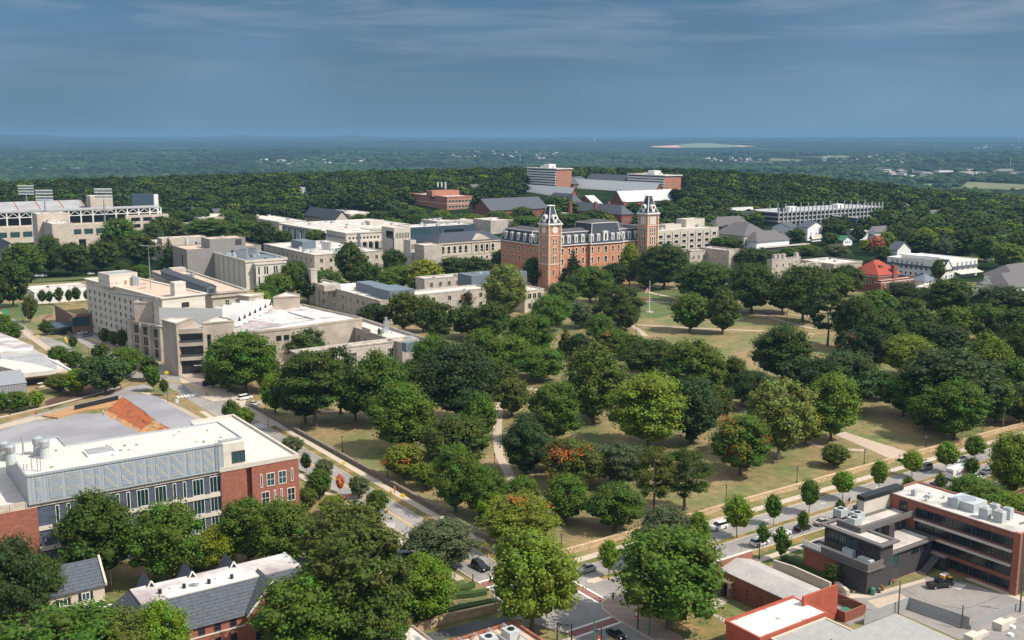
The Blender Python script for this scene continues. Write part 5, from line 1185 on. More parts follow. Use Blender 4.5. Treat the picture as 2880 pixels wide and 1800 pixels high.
def lighttower(px_,pyb,pyt,lab):
    u,v,z=G(px_,pyb); d=ray(px_,pyt); t=math.hypot(u,v)/math.hypot(d[0],d[1]); H=CH+d[2]*t-z
    T=empty('floodlight_tower',(u,v,z),0,lab,'floodlight tower','stadium floodlights'); T.rotation_euler=(0,0,-TH)
    b=MB(); b.cyl(0,0,-2,H-9,.9,'steel',.5,8); b.build('pole',T)
    for k_ in (0,1): 
        b=MB(); z0=H-9+k_*5
        for j in range(3): b.box(-7,-.4,z0+j*1.3,7,.1,z0+.9+j*1.3,'sign_white' if j!=1 else 'steel')
        b.box(-.3,.11,z0,.3,.5,z0+3.6,'steel'); b.build('lamp_panel',T)
lighttower(134,680,532,'floodlight tower in the middle of the stadium front'); lighttower(300,690,528,'floodlight tower right of the other two'); lighttower(81,640,519,'faint floodlight tower behind the stadium, leftmost')
S('beige_stadium_block','square beige stone block in front of the stadium, nearest the tree row','f' and (146,630),106,206,25,'cream_stone','white_roof',par=.5,rowsR=[(1,4,5,9,dict(a=14,b_=26,**fd))],units=2)
S('beige_stadium_block','taller beige block touching the stadium canopy','f' and (103,602),89,193,30,'cream_stone','pale_roof',par=.5)
S('beige_stadium_block','low beige annex with white roof and small windows','f' and (208,670),206,297,13,'cream_stone','white_roof',par=.3,dl=None)
S('stone_chapel','stone church with paired slate gables at left edge','f' and (14,712),-40,48,8,'cream_stone','slate',gable=(7,'y'),over=.5,rowsR=[(1,1.5,2,5,dict(arch=True,**fs))])
# ---- west side
B=S('low_white_store','long low pale flat building behind a row of small poplars','f' and (96,822),70,256,6.5,'white_paint','pale_roof',par=.3)
B=Bld('green_roofed_hall','brown brick hall with rounded end and grass roof beside the cream hall','building',UV(202,886,9.0)); z=9.0
n=(0,0); L1=B.ext((0,0),z,152,'y'); R1=B.ext((0,0),z,262,'x'); pts=[(0,0),(R1,0),(R1,L1),(4,L1+2.5),(1.2,L1+1.6),(0,L1-1)]; b=MB(); b.prism(pts,0,z,'brick_brown'); b.build('wall',B.root); b=MB(); ip=[(R1/2+(x-R1/2)*.93,L1/2+(y-L1/2)*.95) for x,y in pts]; b.sheet(ip,z+.03,'verge'); b.build('grass_roof',B.root); B.keep((0,0,R1,L1))
bx=(0,0,R1,L1); B.win('R',bx,R1*.42,3.6,R1*.8,4.2,nx=7,gl='glass_teal',ny=2,**fd); B.win('L',bx,3.5,3.6,7,4.0,nx=3,gl='glass_teal',**fd)
q=B.px(166,921,3.6,146,203); b=MB(); b.box(q[0],q[1]+1,0,q[2],q[3],3.2,'glass'); b.box(q[0]-1.5,q[1],3.2,q[2]+.5,q[3]+.5,3.6,'blue_metal'); b.build('entrance_canopy',B.root)
b=MB(); w0=B.loc(122,920,2); b.strip([B.loc(200,940,1),B.loc(150,915,1),B.loc(124,900,1),B.loc(128,890,1),B.loc(147,884,1)],.4,0,1.6,'brick_brown'); b.build('garden_wall',B.root)
B=Bld('low_car_park','low sprawling deck building with pale patched flat roofs at left edge','building',UV(62,1058,3.8)); z=3.8
l_=UV(0,1000,z)
pts=[B.loc(a,b_,z) for a,b_ in ((62,1057),(200,1042),(160,1010),(95,985),(0,945),(-60,920),(-80,1010))]; b=MB(); b.prism(pts,z-1.4,z,'tan_roof'); b.build('deck',B.root); r=MB(); r.sheet(pts,z+.02,'pale_roof'); r.build('roof',B.root)
b=MB(); b.prism([(x*.97,y*.97+1) for x,y in pts],0,z-1.4,'frame_dark'); b.build('shade_fill',B.root)  # shade under the deck, made as a near-black solid
for poly,m,z1,nm in (([(0,962),(88,974),(160,1028),(150,1042),(50,1050),(0,1003)],'grey_roof',4.6,'raised_roof'),([(0,935),(94,972),(92,985),(0,990),(-40,960)],'stained_roof',5.6,'raised_roof'),([(0,1008),(90,1022),(158,1040),(66,1050),(40,1040),(0,1030)],'white_roof',5.4,'raised_roof')):
    pp=[B.loc(a,b_,z1) for a,b_ in poly]; b=MB(); b.prism(pp,z+.03,z1,m); b.build(nm,B.root)
b=MB(); b.strip([B.loc(95,985,4.6),B.loc(200,1038,4.6)],.6,z+.03,4.4,'white_paint'); b.build('parapet',B.root)
for t in pts: BOXES.append((B.o[0]+t[0]-4,B.o[1]+t[1]-4,B.o[0]+t[0]+4,B.o[1]+t[1]+4))
B=Bld('metal_clad_shed','grey standing-seam metal building at left edge below the car park','building',UV(74,1076,6.0)); z=6
x0=B.ext((0,0),z,-70,'x'); d=11
b=MB(); b.box(x0,0,0,0,d,z,'seam_metal'); b.build('wall',B.root); b=MB(); b.add([(x0,-.2,z+.01),(.2,-.2,z+.01),(.2,d,z+2.6),(x0,d,z+2.6),(x0,d,z-.0),(.2,d,z-.0)],[(0,1,2,3),(1,5,2),(2,5,4,3),(0,3,4)],'seam_metal'); b.build('roof',B.root); B.keep((x0,0,0,d))
# ---------------------------------------------------------------- foreground buildings
def big_brick():
    z=16.5; B=Bld('big_brick_hall','large red brick and grey panel hall with white roof and metal-clad top storey','building',UV(619,1315,z)); 
    X=lambda px_,zz=z:B.ext((0,0),zz,px_,'x')
    xl=X(-160); xa=X(103); xr=X(837)
    yb=B.ext((xr,0),z,655,'y'); B.keep((xl,0,xr,38),3)
    m=MB(); m.box(xl,0,0,xa,.9,z-1.4,'brick'); m.build('brick_end',B.root)
    m=MB(); m.box(xa,.35,0,0,.9,z-1.4,'slate_panel'); m.build('panel_wall',B.root)
    x1=X(690); 
    m=MB(); m.box(0,-.25,0,x1,.9,z-1.0,'brick'); m.build('brick_wing_wall',B.root); m=MB(); m.box(x1,1.2,0,x1+1.3,1.6,z-1.0,'brick'); m.build('recess_wall',B.root)
    x2=x1+1.3; m=MB(); m.box(x2,-.25,0,xr,yb,z-1.0,'brick'); w=m.build('brick_wing_wall',B.root); 
    m=MB(); m.box(xl,.9,0,x2,38,z-1.6,'brick'); m.build('core_wall',B.root)
    # precast parapet band with joints
    i=0; x=xl
    while x<0-.1: m=MB(); e=min(x+2.9,0); m.box(x+.04,.1,z-1.4,e-.04,.75,z,'cream_stone'); m.build('parapet_panel',B.root); x=e
    m=MB(); m.box(-.3,-.4,z-1.0,xr+.15,-.05,z,'cream'); m.box(xr-.3,-.05,z-1.0,xr+.15,yb,z,'cream'); m.box(x2,yb-.3,z-1.0,xr-.3,yb,z,'cream'); m.build('parapet',B.root)
    m=MB(); m.box(xl,.75,z-1.6,x2,38,z-.7,'white_roof'); m.box(x2,-.05,z-1.0,xr-.3,yb-.3,z-.6,'white_roof'); m.build('roof',B.root)
    pts=[B.loc(a,b_,z) for a,b_ in ((690,1218),(712,1235),(745,1273),(718,1282))]
    # metal clad top storey
    zt=z+5.6
    P_=lambda a,b_:B.loc(a,b_,zt)
    n=P_(74,1337); e=(B.ext(n,zt,625,'x')+n[0],n[1]); 
    poly=[n,e,(e[0],n[1]+2.2),(e[0]+3.2,n[1]+2.2),(e[0]+3.2,P_(583,1190)[1]),P_(196,1266),(P_(71,1242)[0],P_(71,1242)[1]+4),(P_(71,1242)[0]-22,P_(71,1242)[1]+4),(n[0]-.0,n[1]+22)]
    xR=P_(696,1240)[0]; yB=P_(583,1190)[1]; xL=P_(196,1266)[0]; yL=P_(71,1242)[1]; print('bb',n,e,xR,yB,xL,yL,xr,yb)
    poly=[n,e,(e[0],n[1]+2.2),(xR,n[1]+2.2),(xR,yB),(xL,yB),(xL,yL),(n[0],yL)]
    m=MB(); m.prism(poly,z-.65,zt-.4,'clad_metal'); o=m.build('metal_storey',B.root); r=MB(); r.strip(poly+[poly[0]],.35,zt-.4,zt+.05,'clad_metal'); r.build('roof_edge',o); r=MB(); r.sheet(poly,zt-.3,'white_roof'); r.build('upper_roof',o)
    # long back part of the upper roof
    # patterned louvre panels
    W_=e[0]-n[0]; pos=[(.05,.022),(.13,.06),(.215,.06),(.285,.02),(.335,.02),(.40,.06),(.485,.06),(.55,.02),(.60,.02),(.66,.055),(.745,.055),(.812,.018),(.857,.018),(.915,.052)]
    for i,(t,wd) in enumerate(pos):
        m=MB(); hw=W_*wd/2; z0,z1=z-.1,zt-.9; k_=max(2,int(hw*2/.34)); mm=20
        for a in range(k_):
            for c in range(mm):
                col='clad_metal'
                ph=(a+c//2+i)%5
                if ph==0 and (i>4 or (a in(0,k_-1))): col='mark_yellow' if 0 else 'louvre_gold'
                elif ph==2 and (i>4 or (a in(0,k_-1))): col='louvre_blue'
                m.box(-hw+2*hw*a/k_,-.06-.03*(c%2),z0+(z1-z0)*c/mm+.001,-hw+2*hw*(a+1)/k_-.001,-.012,z0+(z1-z0)*(c+1)/mm-.001,col if col!='clad_metal' else 'screen_pale')
        q=m.build('louvre_panel',o); q.location=(n[0]+W_*t,n[1],0)
    # glazed room and ladder at the end
    m=MB(); a=(e[0]+.02,n[1]-.2); m.box(e[0]+.3,n[1]+.6,z-.65,xR,n[1]+2.19,z+5.0,'cream'); m.build('stair_room',B.root)
    B.win('R',(e[0]+.3,n[1]+.6,0,0),3.4,z+.4,3.0,2.6,nx=3,gl='glass_teal',**fd)
    m=MB(); 
    for k_ in range(12): m.box(e[0]-1.6,n[1]-.25,z+.2+k_*.5,e[0]-1.0,n[1]-.2,z+.26+k_*.5,'steel')
    m.box(e[0]-1.66,n[1]-.27,z,e[0]-1.6,n[1]-.18,z+6.6,'steel'); m.box(e[0]-1.0,n[1]-.27,z,e[0]-.94,n[1]-.18,z+6.6,'steel'); m.build('roof_ladder',B.root)
    # windows: wide, wide, narrow, narrow repeating from the right
    x=X(604); pat='WWNN'; i=0; pitch={'W':3.75,'N':2.2}
    while x>xa+1 and i<60:
        t=pat[i%4]; w=2.45 if t=='W' else .75
        for zz,h in ((10.95,3.75),(6.65,3.4),(2.35,3.4)):
            if B.nw<96: B.win('R',(0,.35,0,0),x,zz,w,h,nx=3 if t=='W' else 1,ny=1,gl='glass_dk',ft=.11)
        nx_=pat[(i+1)%4]; x-=(3.75 if t=='W' and nx_=='W' else 2.15 if t=='N' and nx_=='N' else 2.95); i+=1
    for zz in (10.0,5.7,1.4):
        m=MB(); m.box(xa,.05,zz,-.01,.33,zz+.85,'cream'); m.build('spandrel_band',B.root)
    for p,zz,w in ((734,10.2,.55),(760,10.2,1.9),(793,10.2,1.9),(820,10.4,.55),(744,6.0,1.9),(770,6.0,.5),(789,6.0,.5),(816,5.8,1.9)):
        B.win('R',(0,-.25,0,0),X(p,11),zz,w,3.1,nx=2 if w>1 else 1,ny=2 if w>1 else 1,gl='glass_teal' if p in(760,793) else 'glass',ft=.12)
    m=MB(); m.box(x1+.35,1.05,5,x1+.9,1.19,z-2,'glass'); m.build('slot_window',B.root)
    # exhaust fans on the roof
    for (a,b_,s_) in ((14,1290,1.15),(31,1300,1.1),(108,1275,1.15),(127,1284,1.1)):
        x_,y_=B.loc(a,b_,zt); m=MB(); m.cyl(x_,y_,zt-.3,zt+2.2,.95*s_,'hvac',.75*s_,12); m.cyl(x_,y_,zt+2.2,zt+3.4,.95*s_,'steel',1.0*s_,12); m.cyl(x_,y_,zt+3.4,zt+3.8,1.0*s_,'steel',.5*s_,12); m.build('exhaust_fan',B.root)
    for (a,b_,h) in ((66,1275,3.4),(90,1320,2.6),(106,1322,2.9),(115,1321,2.8),(67,1320,1.1),(76,1321,1.2)):
        x_,y_=B.loc(a,b_,zt); m=MB(); m.cyl(x_,y_,zt-.3,zt+h,.09 if a!=66 else .2,'steel'); m.build('vent_pipe',B.root)
    q=random.Random(9)
    for i in range(16):
        m=MB(); x_=q.uniform(n[0]+3,xR-2); y_=q.uniform(n[1]+1.5,yB-1.5); m.box(x_,y_,zt-.3,x_+q.uniform(.25,.7),y_+q.uniform(.2,.5),zt-.3+q.uniform(.12,.35),q.choice(['brick_brown','steel','grey_fascia'])); m.build('roof_drain',B.root)
    for i in range(26): m=MB(); x_=xl+40+i*(0-xl-41)/26; m.box(x_,.3,z,x_+.3,.5,z+.18,'grey_fascia'); m.build('parapet_clip',B.root)
    x_,y_=B.loc(282,1270,zt); m=MB(); m.box(x_-3,y_-2,zt-.3,x_+3,y_+2.6,zt+.2,'white_paint'); m.box(x_-2.7,y_-1.8,zt+.2,x_+2.7,y_+2.4,zt+.32,'grey_roof'); m.build('roof_hatch',B.root)
M['louvre_blue']=mat('louvre_blue',(.25,.34,.44),rough=.5,var=.02); M['louvre_gold']=mat('louvre_gold',(.45,.42,.34),rough=.5,var=.02); M['screen_pale']=mat('screen_pale',(.36,.385,.41),rough=.5,var=.02,metal=.2)
M['glass_dk']=mat('glass_dk',(.012,.035,.035),rough=.1,var=.3,spec=.6,scale=.5)
big_brick()
def beige_house():
    z=5.4; B=Bld('beige_house','beige two-storey house with slate gable roof and dark shutters below the brick hall','house',UV(293,1644,z)); L_=B.ext((0,0),z,112,'x'); bx=(L_,0,0,9.0); B.keep(bx)
    b=MB(); b.box(L_,0,0,0,9,z,'beige_siding'); b.build('wall',B.root); b=MB(); b.gable(L_,0,0,9,z,3.6,'x','slate',over=.35,ends='beige_siding'); b.build('roof',B.root)
    b=MB(); k=3.6/4.5
    b.add([(.1,-.3,z-.1),(.5,-.3,z-.1),(.5,4.5,z+3.9),(.1,4.5,z+3.9),(.1,-.3,z+.45),(.5,-.3,z+.45),(.5,4.5,z+4.3),(.1,4.5,z+4.3)],[(0,3,2,1),(4,5,6,7),(0,1,5,4),(1,2,6,5),(2,3,7,6),(3,0,4,7)],'beige_siding'); b.build('gable_coping',B.root)
    for p,zz in ((241,3.2),(212,1.0),(270,.9),(178,3.0)):
        t=B.ext((0,0),zz+1,p,'x'); B.win('R',bx,t-L_,zz,1.5,1.5,nx=2,gl='glass_teal',**fw)
        for s_ in (-1.05,1.05): b=MB(); b.box(t+s_-.22,-.08,zz,t+s_+.22,-.005,zz+1.5,'black_metal'); b.build('shutter',B.root)
    for p in (152,180): t=B.ext((0,0),1,p,'x'); b=MB(); b.box(t-.5,-.09,0,t+.5,-.005,2.3,'black_metal'); b.build('door',B.root)
    b=MB(); x_=L_+4; b.box(x_,-2.4,0,x_+5.5,-.01,.9,'concrete'); b.build('porch',B.root); b=MB(); 
    for i in range(9): b.box(x_+.05+i*.65,-2.35,.9,x_+.12+i*.65,-2.28,1.8,'black_metal')
    b.box(x_,-2.36,1.8,x_+5.4,-2.27,1.88,'black_metal'); b.build('railing',B.root); b=MB(); b.box(x_+5.6,-2.2,0,x_+8.2,-.6,1.6,'white_paint'); b.build('utility_box',B.root)
beige_house()
def slate_hall():
    zf=11.6; ze=7.2; B=Bld('slate_mansard_hall','red brick hall with steep slate sides and a flat stained top, bottom left','building',UV(399,1700,zf))
    a=B.loc(720,1632,zf); b_=B.loc(356,1661,zf); w=a[0]; d=max(6.5,b_[1]); ins=3.6
    bx=(-ins,-ins,w+10,d+ins); B.keep(bx); m=MB(); m.box(*bx[:2],0,*bx[2:],ze,'brick'); m.build('wall',B.root)
    m=MB(); q=[(-ins-.5,-ins-.5,ze-.3),(w+10.5,-ins-.5,ze-.3),(w+10.5,d+ins+.5,ze-.3),(-ins-.5,d+ins+.5,ze-.3)]; t=[(0,0,zf),(w+9,0,zf),(w+9,d,zf),(0,d,zf)]
    m.add(q+t,[(0,1,5,4),(1,2,6,5),(2,3,7,6),(3,0,4,7),(0,3,2,1)],'slate'); m.build('slate_roof',B.root); m=MB(); m.box(-.1,-.1,zf-.2,w+9.1,d+.1,zf+.06,'stained_roof'); m.build('flat_roof',B.root)
    for i,x in enumerate((1.5,w*.45,w*.84)):
        g=MB(); y=d+2.2; g.gable(x,y-3,x+3.4,y+1.2,zf-2.2,3.2,'y','slate',over=.3,ends='slate'); g.build('back_gable',B.root); g=MB()
        for s_ in (0,1): g.tube((x-.3+s_*4.0,y-3.4,zf-2.4),(x+1.7,y-3.4,zf+1.2),.14,'frame_white',n=4)
        g.build('gable_coping',B.root)
    for p,y_,kd in ((450,1670,1),(482,1657,0),(518,1655,1),(551,1648,2),(588,1642,1),(608,1630,0),(652,1628,1)):
        x_,yy=B.loc(p,y_,zf); yy=min(max(yy,.8),d-.6); m=MB(); 
        if kd==2: m.cyl(x_,yy,zf,zf+.9,.5,'steel',.7); m.cyl(x_,yy,zf+.9,zf+1.1,.8,'sign_white',.3)
        elif kd==1: m.cyl(x_,yy,zf,zf+.8,.32,'black_metal',.32)
        else: m.cyl(x_,yy,zf,zf+.5,.2,'sign_white',.25)
        m.build('roof_vent',B.root)
    xs_=B.ext((0,-ins),ze,690,'x')
    for i in range(6):
        for zz in (ze-1.9,ze-4.6): B.win('R',bx,ins+xs_-2.2-i*2.75,zz,1.15,1.45,ny=2,off=.01,gl='glass',**fd)
    m=MB(); m.box(-ins,-ins-.12,ze-2.35,xs_,-ins-.005,ze-2.1,'cream'); m.build('string_course',B.root)
    # cross wing with stepped white coping at the right
    x0,x1=xs_,xs_+9.2; y0=-ins-2.0; zr=ze+5.4
    m=MB(); m.box(x0,y0,0,x1,-ins-.02,ze,'brick'); m.add([(x0,y0,ze),(x1,y0,ze),((x0+x1)/2,y0,zr-.4),(x0,y0+.5,ze),(x1,y0+.5,ze),((x0+x1)/2,y0+.5,zr-.4)],[(0,1,2),(5,4,3),(0,2,5,3),(1,4,5,2)],'brick'); m.build('cross_wing_wall',B.root)
    m=MB(); m.gable(x0,y0+.5,x1,2,ze,zr-ze-.7,'y','slate',over=.1); m.build('cross_wing_roof',B.root); m=MB()
    for xa,xb in ((x0-.3,(x0+x1)/2),(x1+.3,(x0+x1)/2)): m.tube((xa,y0+.2,ze-.1),(xb,y0+.2,zr-.1),.24,'cream',n=4)
    m.build('gable_coping',B.root)
    for zz in (ze-1.9,ze-4.6):
        for t in (1.6,4.6,7.6): B.win('R',(x0,y0,0,0),t,zz,1.3,1.7,ny=2,gl='glass',**fd)
slate_hall()
def ridge_house():
    B=Bld('slate_gabled_hall','slate-gabled brick hall with small roof gables beside the parking bays','building',UV(735,1650,7.2)); z=7.2
    bx=(0,0,B.ext((0,0),z,925,'x'),9); B.keep(bx); m=MB(); m.box(*bx[:2],0,*bx[2:],z-2,'brick_dark'); m.build('wall',B.root); m=MB(); m.gable(*bx,z-2,3.4,'x','slate',over=.5,ends='brick_dark'); m.build('roof',B.root)
    for x in (2.5,7.5): m=MB(); m.gable(x,-1.0,x+3.6,4,z-2.2,2.2,'y','slate',over=.3,ends='slate'); m.build('roof_gable',B.root)
    m=MB(); m.cyl(6.5,4.6,z-1,z+3.2,.12,'steel'); m.cyl(6.5,4.6,z+3.2,z+3.5,.25,'sign_white'); m.build('vent_pipe',B.root)
ridge_house()
def dark_modern():
    B=Bld('dark_brick_offices','dark grey brick offices of stacked flat roofs with terraces and outside stair','building',UV(2440,1606,5.0)); z=5.0
    lo=B.px(2440,1606,z,2262,2481); d=lo[3]; B.vol(lo,0,z,'black_brick','pale_roof',par=.15,corn=(.3,.45),cm='grey_fascia')
    f=(lo[0]-.45,lo[1]+d*.42,0,0); m=MB(); m.box(lo[0]-.06,lo[1]+d*.42,0,lo[0]-.003,lo[3]-.1,z-.4,'brick_dark'); m.build('brick_face',B.root); B.win('L',lo,d*.62,.2,1.3,2.8,**fd); 
    m=MB(); m.box(lo[0]-.15,lo[1]-.15,z+.1,lo[0]+.1,lo[1]+d*.72,z+1.35,'grey_fascia'); m.box(lo[0]+.1,lo[1]-.15,z+.1,lo[2]+.1,lo[1]+.1,z+1.35,'grey_fascia'); m.build('terrace_parapet',B.root)
    for i in range(6): m=MB(); y=lo[1]+d*.735+i*.75; m.box(lo[0]-.1,y,z+.1,lo[0]-.02,y+.68,z+1.3,'frame_white'); m.build('glass_balustrade',B.root)
    up=B.px(2480,1545,9.6,2300,2516); up=(lo[2]-.4,lo[1]+.3,lo[2]-.4+(up[2]-up[0]),up[3]); dd=up[3]-up[1]
    zu=9.4; B.vol(up,0,zu,'black_brick','pale_roof',par=.12,corn=(.35,.9),cm='grey_fascia')
    m=MB(); m.box(up[0]-.05,up[1]+dd*.38,6.2,up[0]-.003,up[3]-.1,8.9,'black_metal'); m.build('window_band',B.root)
    for t in (.45,.56,.66,.86): B.win('L',up,dd*t,6.5,2.0 if t<.8 else 3.6,2.1,nx=3,off=.06,gl='glass_teal' if t<.8 else 'glass',**fd)
    B.win('L',up,dd*.30,5.3,.9,2.4,**fd)
    # rear part reaching back to the long brick block
    bk=(up[2]+.01,up[1]+dd*.62,up[2]+22,up[3]-1.5); B.vol(bk,0,zu-.04,'grey_fascia','pale_roof',par=.12,corn=(.35,.6),cm='grey_fascia')
    for i in range(4): B.win('R',bk,3.2+i*4.3,6.0,3.4,2.4,nx=4,gl='glass_teal',**fd)
    # right wing low
    rw=(up[2]+.02,up[1]+1.2,up[2]+15,bk[1]-.02); B.vol(rw,0,6.2,'black_brick','pale_roof',par=.12,corn=(.35,.7),cm='grey_fascia')
    B.win('R',rw,2.0,3.0,3.2,2.6,nx=3,gl='glass_teal',**fd); B.win('R',rw,9.2,4.0,2.3,1.6,nx=3,**fd); B.win('R',rw,12.1,4.0,2.3,1.6,nx=3,**fd); m=MB(); m.box(rw[0]+1.6,rw[1]-.08,0,rw[0]+4.2,rw[1]-.01,2.4,'frame_dark'); m.build('door',B.root)
    m=MB(); m.box(rw[0]+6.2,rw[1]+4.2,6,rw[0]+8,rw[1]+6,9.3,'black_brick'); m.cyl(rw[0]+7.1,rw[1]+5.1,9.3,10.2,.25,'steel'); m.build('chimney',B.root)
    # parapets and plant on the main roof
    m=MB(); m.box(up[0]+1.6,up[1]+6,zu-.1,up[0]+1.9,up[3]-1.5,zu+1.1,'grey_fascia'); m.box(up[0]+1.9,up[1]+6,zu-.1,up[0]+20,up[1]+6.3,zu+1.1,'grey_fascia'); m.build('roof_parapet',B.root)
    for i,(x,y) in enumerate(((3.6,9),(6.6,10.5),(5.6,14))): m=MB(); m.box(up[0]+x,up[1]+y,zu-.1,up[0]+x+2.3,up[1]+y+2.0,zu+1.5,'hvac'); m.cyl(up[0]+x+1.1,up[1]+y+1,zu+1.5,zu+1.6,.7,'black_metal',n=12); m.build('rooftop_unit',B.root)
    m=MB(); m.box(lo[0]+3,lo[1]+6,z-.1,lo[0]+4.6,lo[1]+8.4,z+1.3,'hvac'); m.build('rooftop_unit',B.root); m=MB(); m.box(lo[0]+2,lo[1]+1,z-.1,lo[0]+3.4,lo[1]+4,z+1.1,'hvac'); m.build('rooftop_unit',B.root)
    q=B.loc(2475,1440,8); m=MB(); x,y=up[0]+11,up[3]-1; m.box(x,y,6,x+13,y+1.6,zu+3.0,'pale_concrete'); m.box(x-.2,y-.2,zu+3.0,x+13.2,y+1.8,zu+3.9,'black_metal'); m.build('terrace_wall',B.root)
    # outside stair and landing
    m=MB(); x0=rw[2]-1; y0=rw[1]-3.2
    for i in range(12): m.box(x0-4.5+i*.42,y0+.8,.24*i,x0-4.08+i*.42,y0+2.4,.24*i+.24,'grey_fascia')
    m.build('stair',B.root); m=MB(); m.box(x0+.6,y0-.2,0,x0+8.5,y0+4.6,2.9,'black_brick'); m.box(x0+.55,y0-.25,2.9,x0+8.55,y0+4.65,3.05,'concrete'); m.build('landing',B.root)
    m=MB(); 
    for i in range(12): m.box(x0+.6+i*.72,y0-.2,3.05,x0+.66+i*.72,y0-.14,4.1,'black_metal')
    m.box(x0+.6,y0-.2,4.1,x0+8.5,y0-.14,4.16,'black_metal'); m.build('railing',B.root)
    return B,up,rw
DM,DUP,DRW=dark_modern()
M['worn_light']=mat('worn_light',(.50,.475,.44),var=.12,scale=.5,col2=(.36,.34,.31),f2=.22,thr=(.52,.66))
def brick_long():
    z=12.4; B=Bld('long_brick_offices','long brick office building with four dark ribbon windows and pale ledges','building',UV(2868,1503,z)); bx=B.px(2868,1503,z,2487,3120); bx=(bx[0],bx[1],bx[0]+B.ext((bx[0],bx[3]),z,2580,'x'),bx[3]); B.vol(bx,0,z,'brick','worn_light',par=.3,corn=(.25,.15),cm='grey_fascia'); d=bx[3]-bx[1]
    Lw=d*.70
    for zz,t0 in ((9.2,0),(6.3,0),(3.4,0),(.6,0)):
        if B.nw<90:
            for k_ in range(5): B.win('L',bx,1.2+Lw*(k_+.5)/5,zz,Lw/5-.02,1.95,nx=5,gl='glass',**fd)
    for zz in (8.6,5.7): m=MB(); m.box(bx[0]-1.1,bx[1]+.9,zz,bx[0]-.16,bx[1]+Lw+1,zz+.22,'pale_concrete'); m.build('ledge',B.root)
    B.win('L',bx,d*.84,9.0,2.0,2.6,nx=2,**fd)
    m=MB(); m.box(bx[0]-.5,bx[1]-.5,0,bx[0]+.3,bx[1]+.9,z+.3,'brick'); m.build('corner_pier',B.root); m=MB(); m.box(bx[0]+.31,bx[1]-.12,0,bx[2],bx[1]-.01,z-.4,'black_brick'); m.build('end_wall',B.root)
    for (p,q_,w,h) in ((2573,1393,1.0,1.3),(2693,1429,1.5,2.6),(2738,1440,6,2.0),(2776,1459,1.9,2.5),(2802,1448,1.6,2.6),(2818,1469,1.9,2.6),(2840,1460,1.6,2.7),(2615,1395,.5,.7)):
        x,y=B.loc(p,q_,z); m=MB(); m.box(x,y,z-.5,x+w*.8,y+w,z+h*.75,'hvac'); m.cyl(x+w*.4,y+w*.5,z+h*.75,z+h*.75+.12,w*.3,'steel'); m.build('rooftop_unit',B.root)
brick_long()
def shed():
    B=Bld('long_metal_roofed_shop','dark brick shop with pale metal gable roof between painted brick end walls','building',UV(2262,1712,4.6)); z=4.6
    L_=B.ext((0,0),z,2019,'y'); W_=B.ext((0,0),z,2353,'x'); bx=(0,0,W_,L_); B.keep(bx,1)
    m=MB(); m.box(0,.4,0,W_,L_-.4,z,'brick_dark'); m.build('wall',B.root); m=MB(); m.gable(0,.42,W_,L_-.42,z,1.3,'y','shingle_pale',over=.0,th=.12,ends='brick_dark'); m.build('roof',B.root)
    m=MB(); m.box(-.3,0,0,W_+.3,.4,z+2.3,'red_paint'); m.build('painted_end_wall',B.root); m=MB(); m.box(-.3,L_-.39,0,W_+.3,L_+.1,z+1.7,'brick'); m.box(-.4,L_-.45,z+1.7,W_+.4,L_+.16,z+1.85,'cream'); m.build('street_front',B.root)
    m=MB(); y=L_-4.2; m.box(-1.3,y,0,-.01,y+.35,3.2,'brick_brown'); m.box(-1.3,y+2.2,0,-.01,y+2.55,3.2,'brick_brown'); m.box(-1.4,y-.1,3.2,-.01,y+2.65,3.5,'brick_brown'); m.box(-.2,y+.36,0,-.02,y+2.19,3.1,'black_metal'); m.build('porch',B.root)
    for i in range(6):
        for k_ in range(3): m=MB(); m.box(-.04,L_-8-i*3.6,1.2+k_*.8,-.004,L_-7.6-i*3.6,1.5+k_*.8,'black_metal'); m.build('wall_slot',B.root)
shed()
B=Bld('white_roofed_shop','shop with stained white flat roof and flaking red brick side wall','building',(127.2,111.6)); B.vol((0,0,17.4,7.8),0,5.2,'red_paint','worn_roof',par=.12); b=MB(); b.box(-.15,7.8,4.6,17.5,7.95,5.4,'red_paint'); b.build('roof_edge',B.root)
B=Bld('small_tin_roofed_shop','beige building with small ribbed metal roof in bottom right corner row','building',(129.5,103.5)); B.vol((0,0,14,7.9),0,4.7,'beige_siding','corrug',par=.15); B.row('R',(0,0,14,7.9),3,1.5,1.2,1.8,**fw)
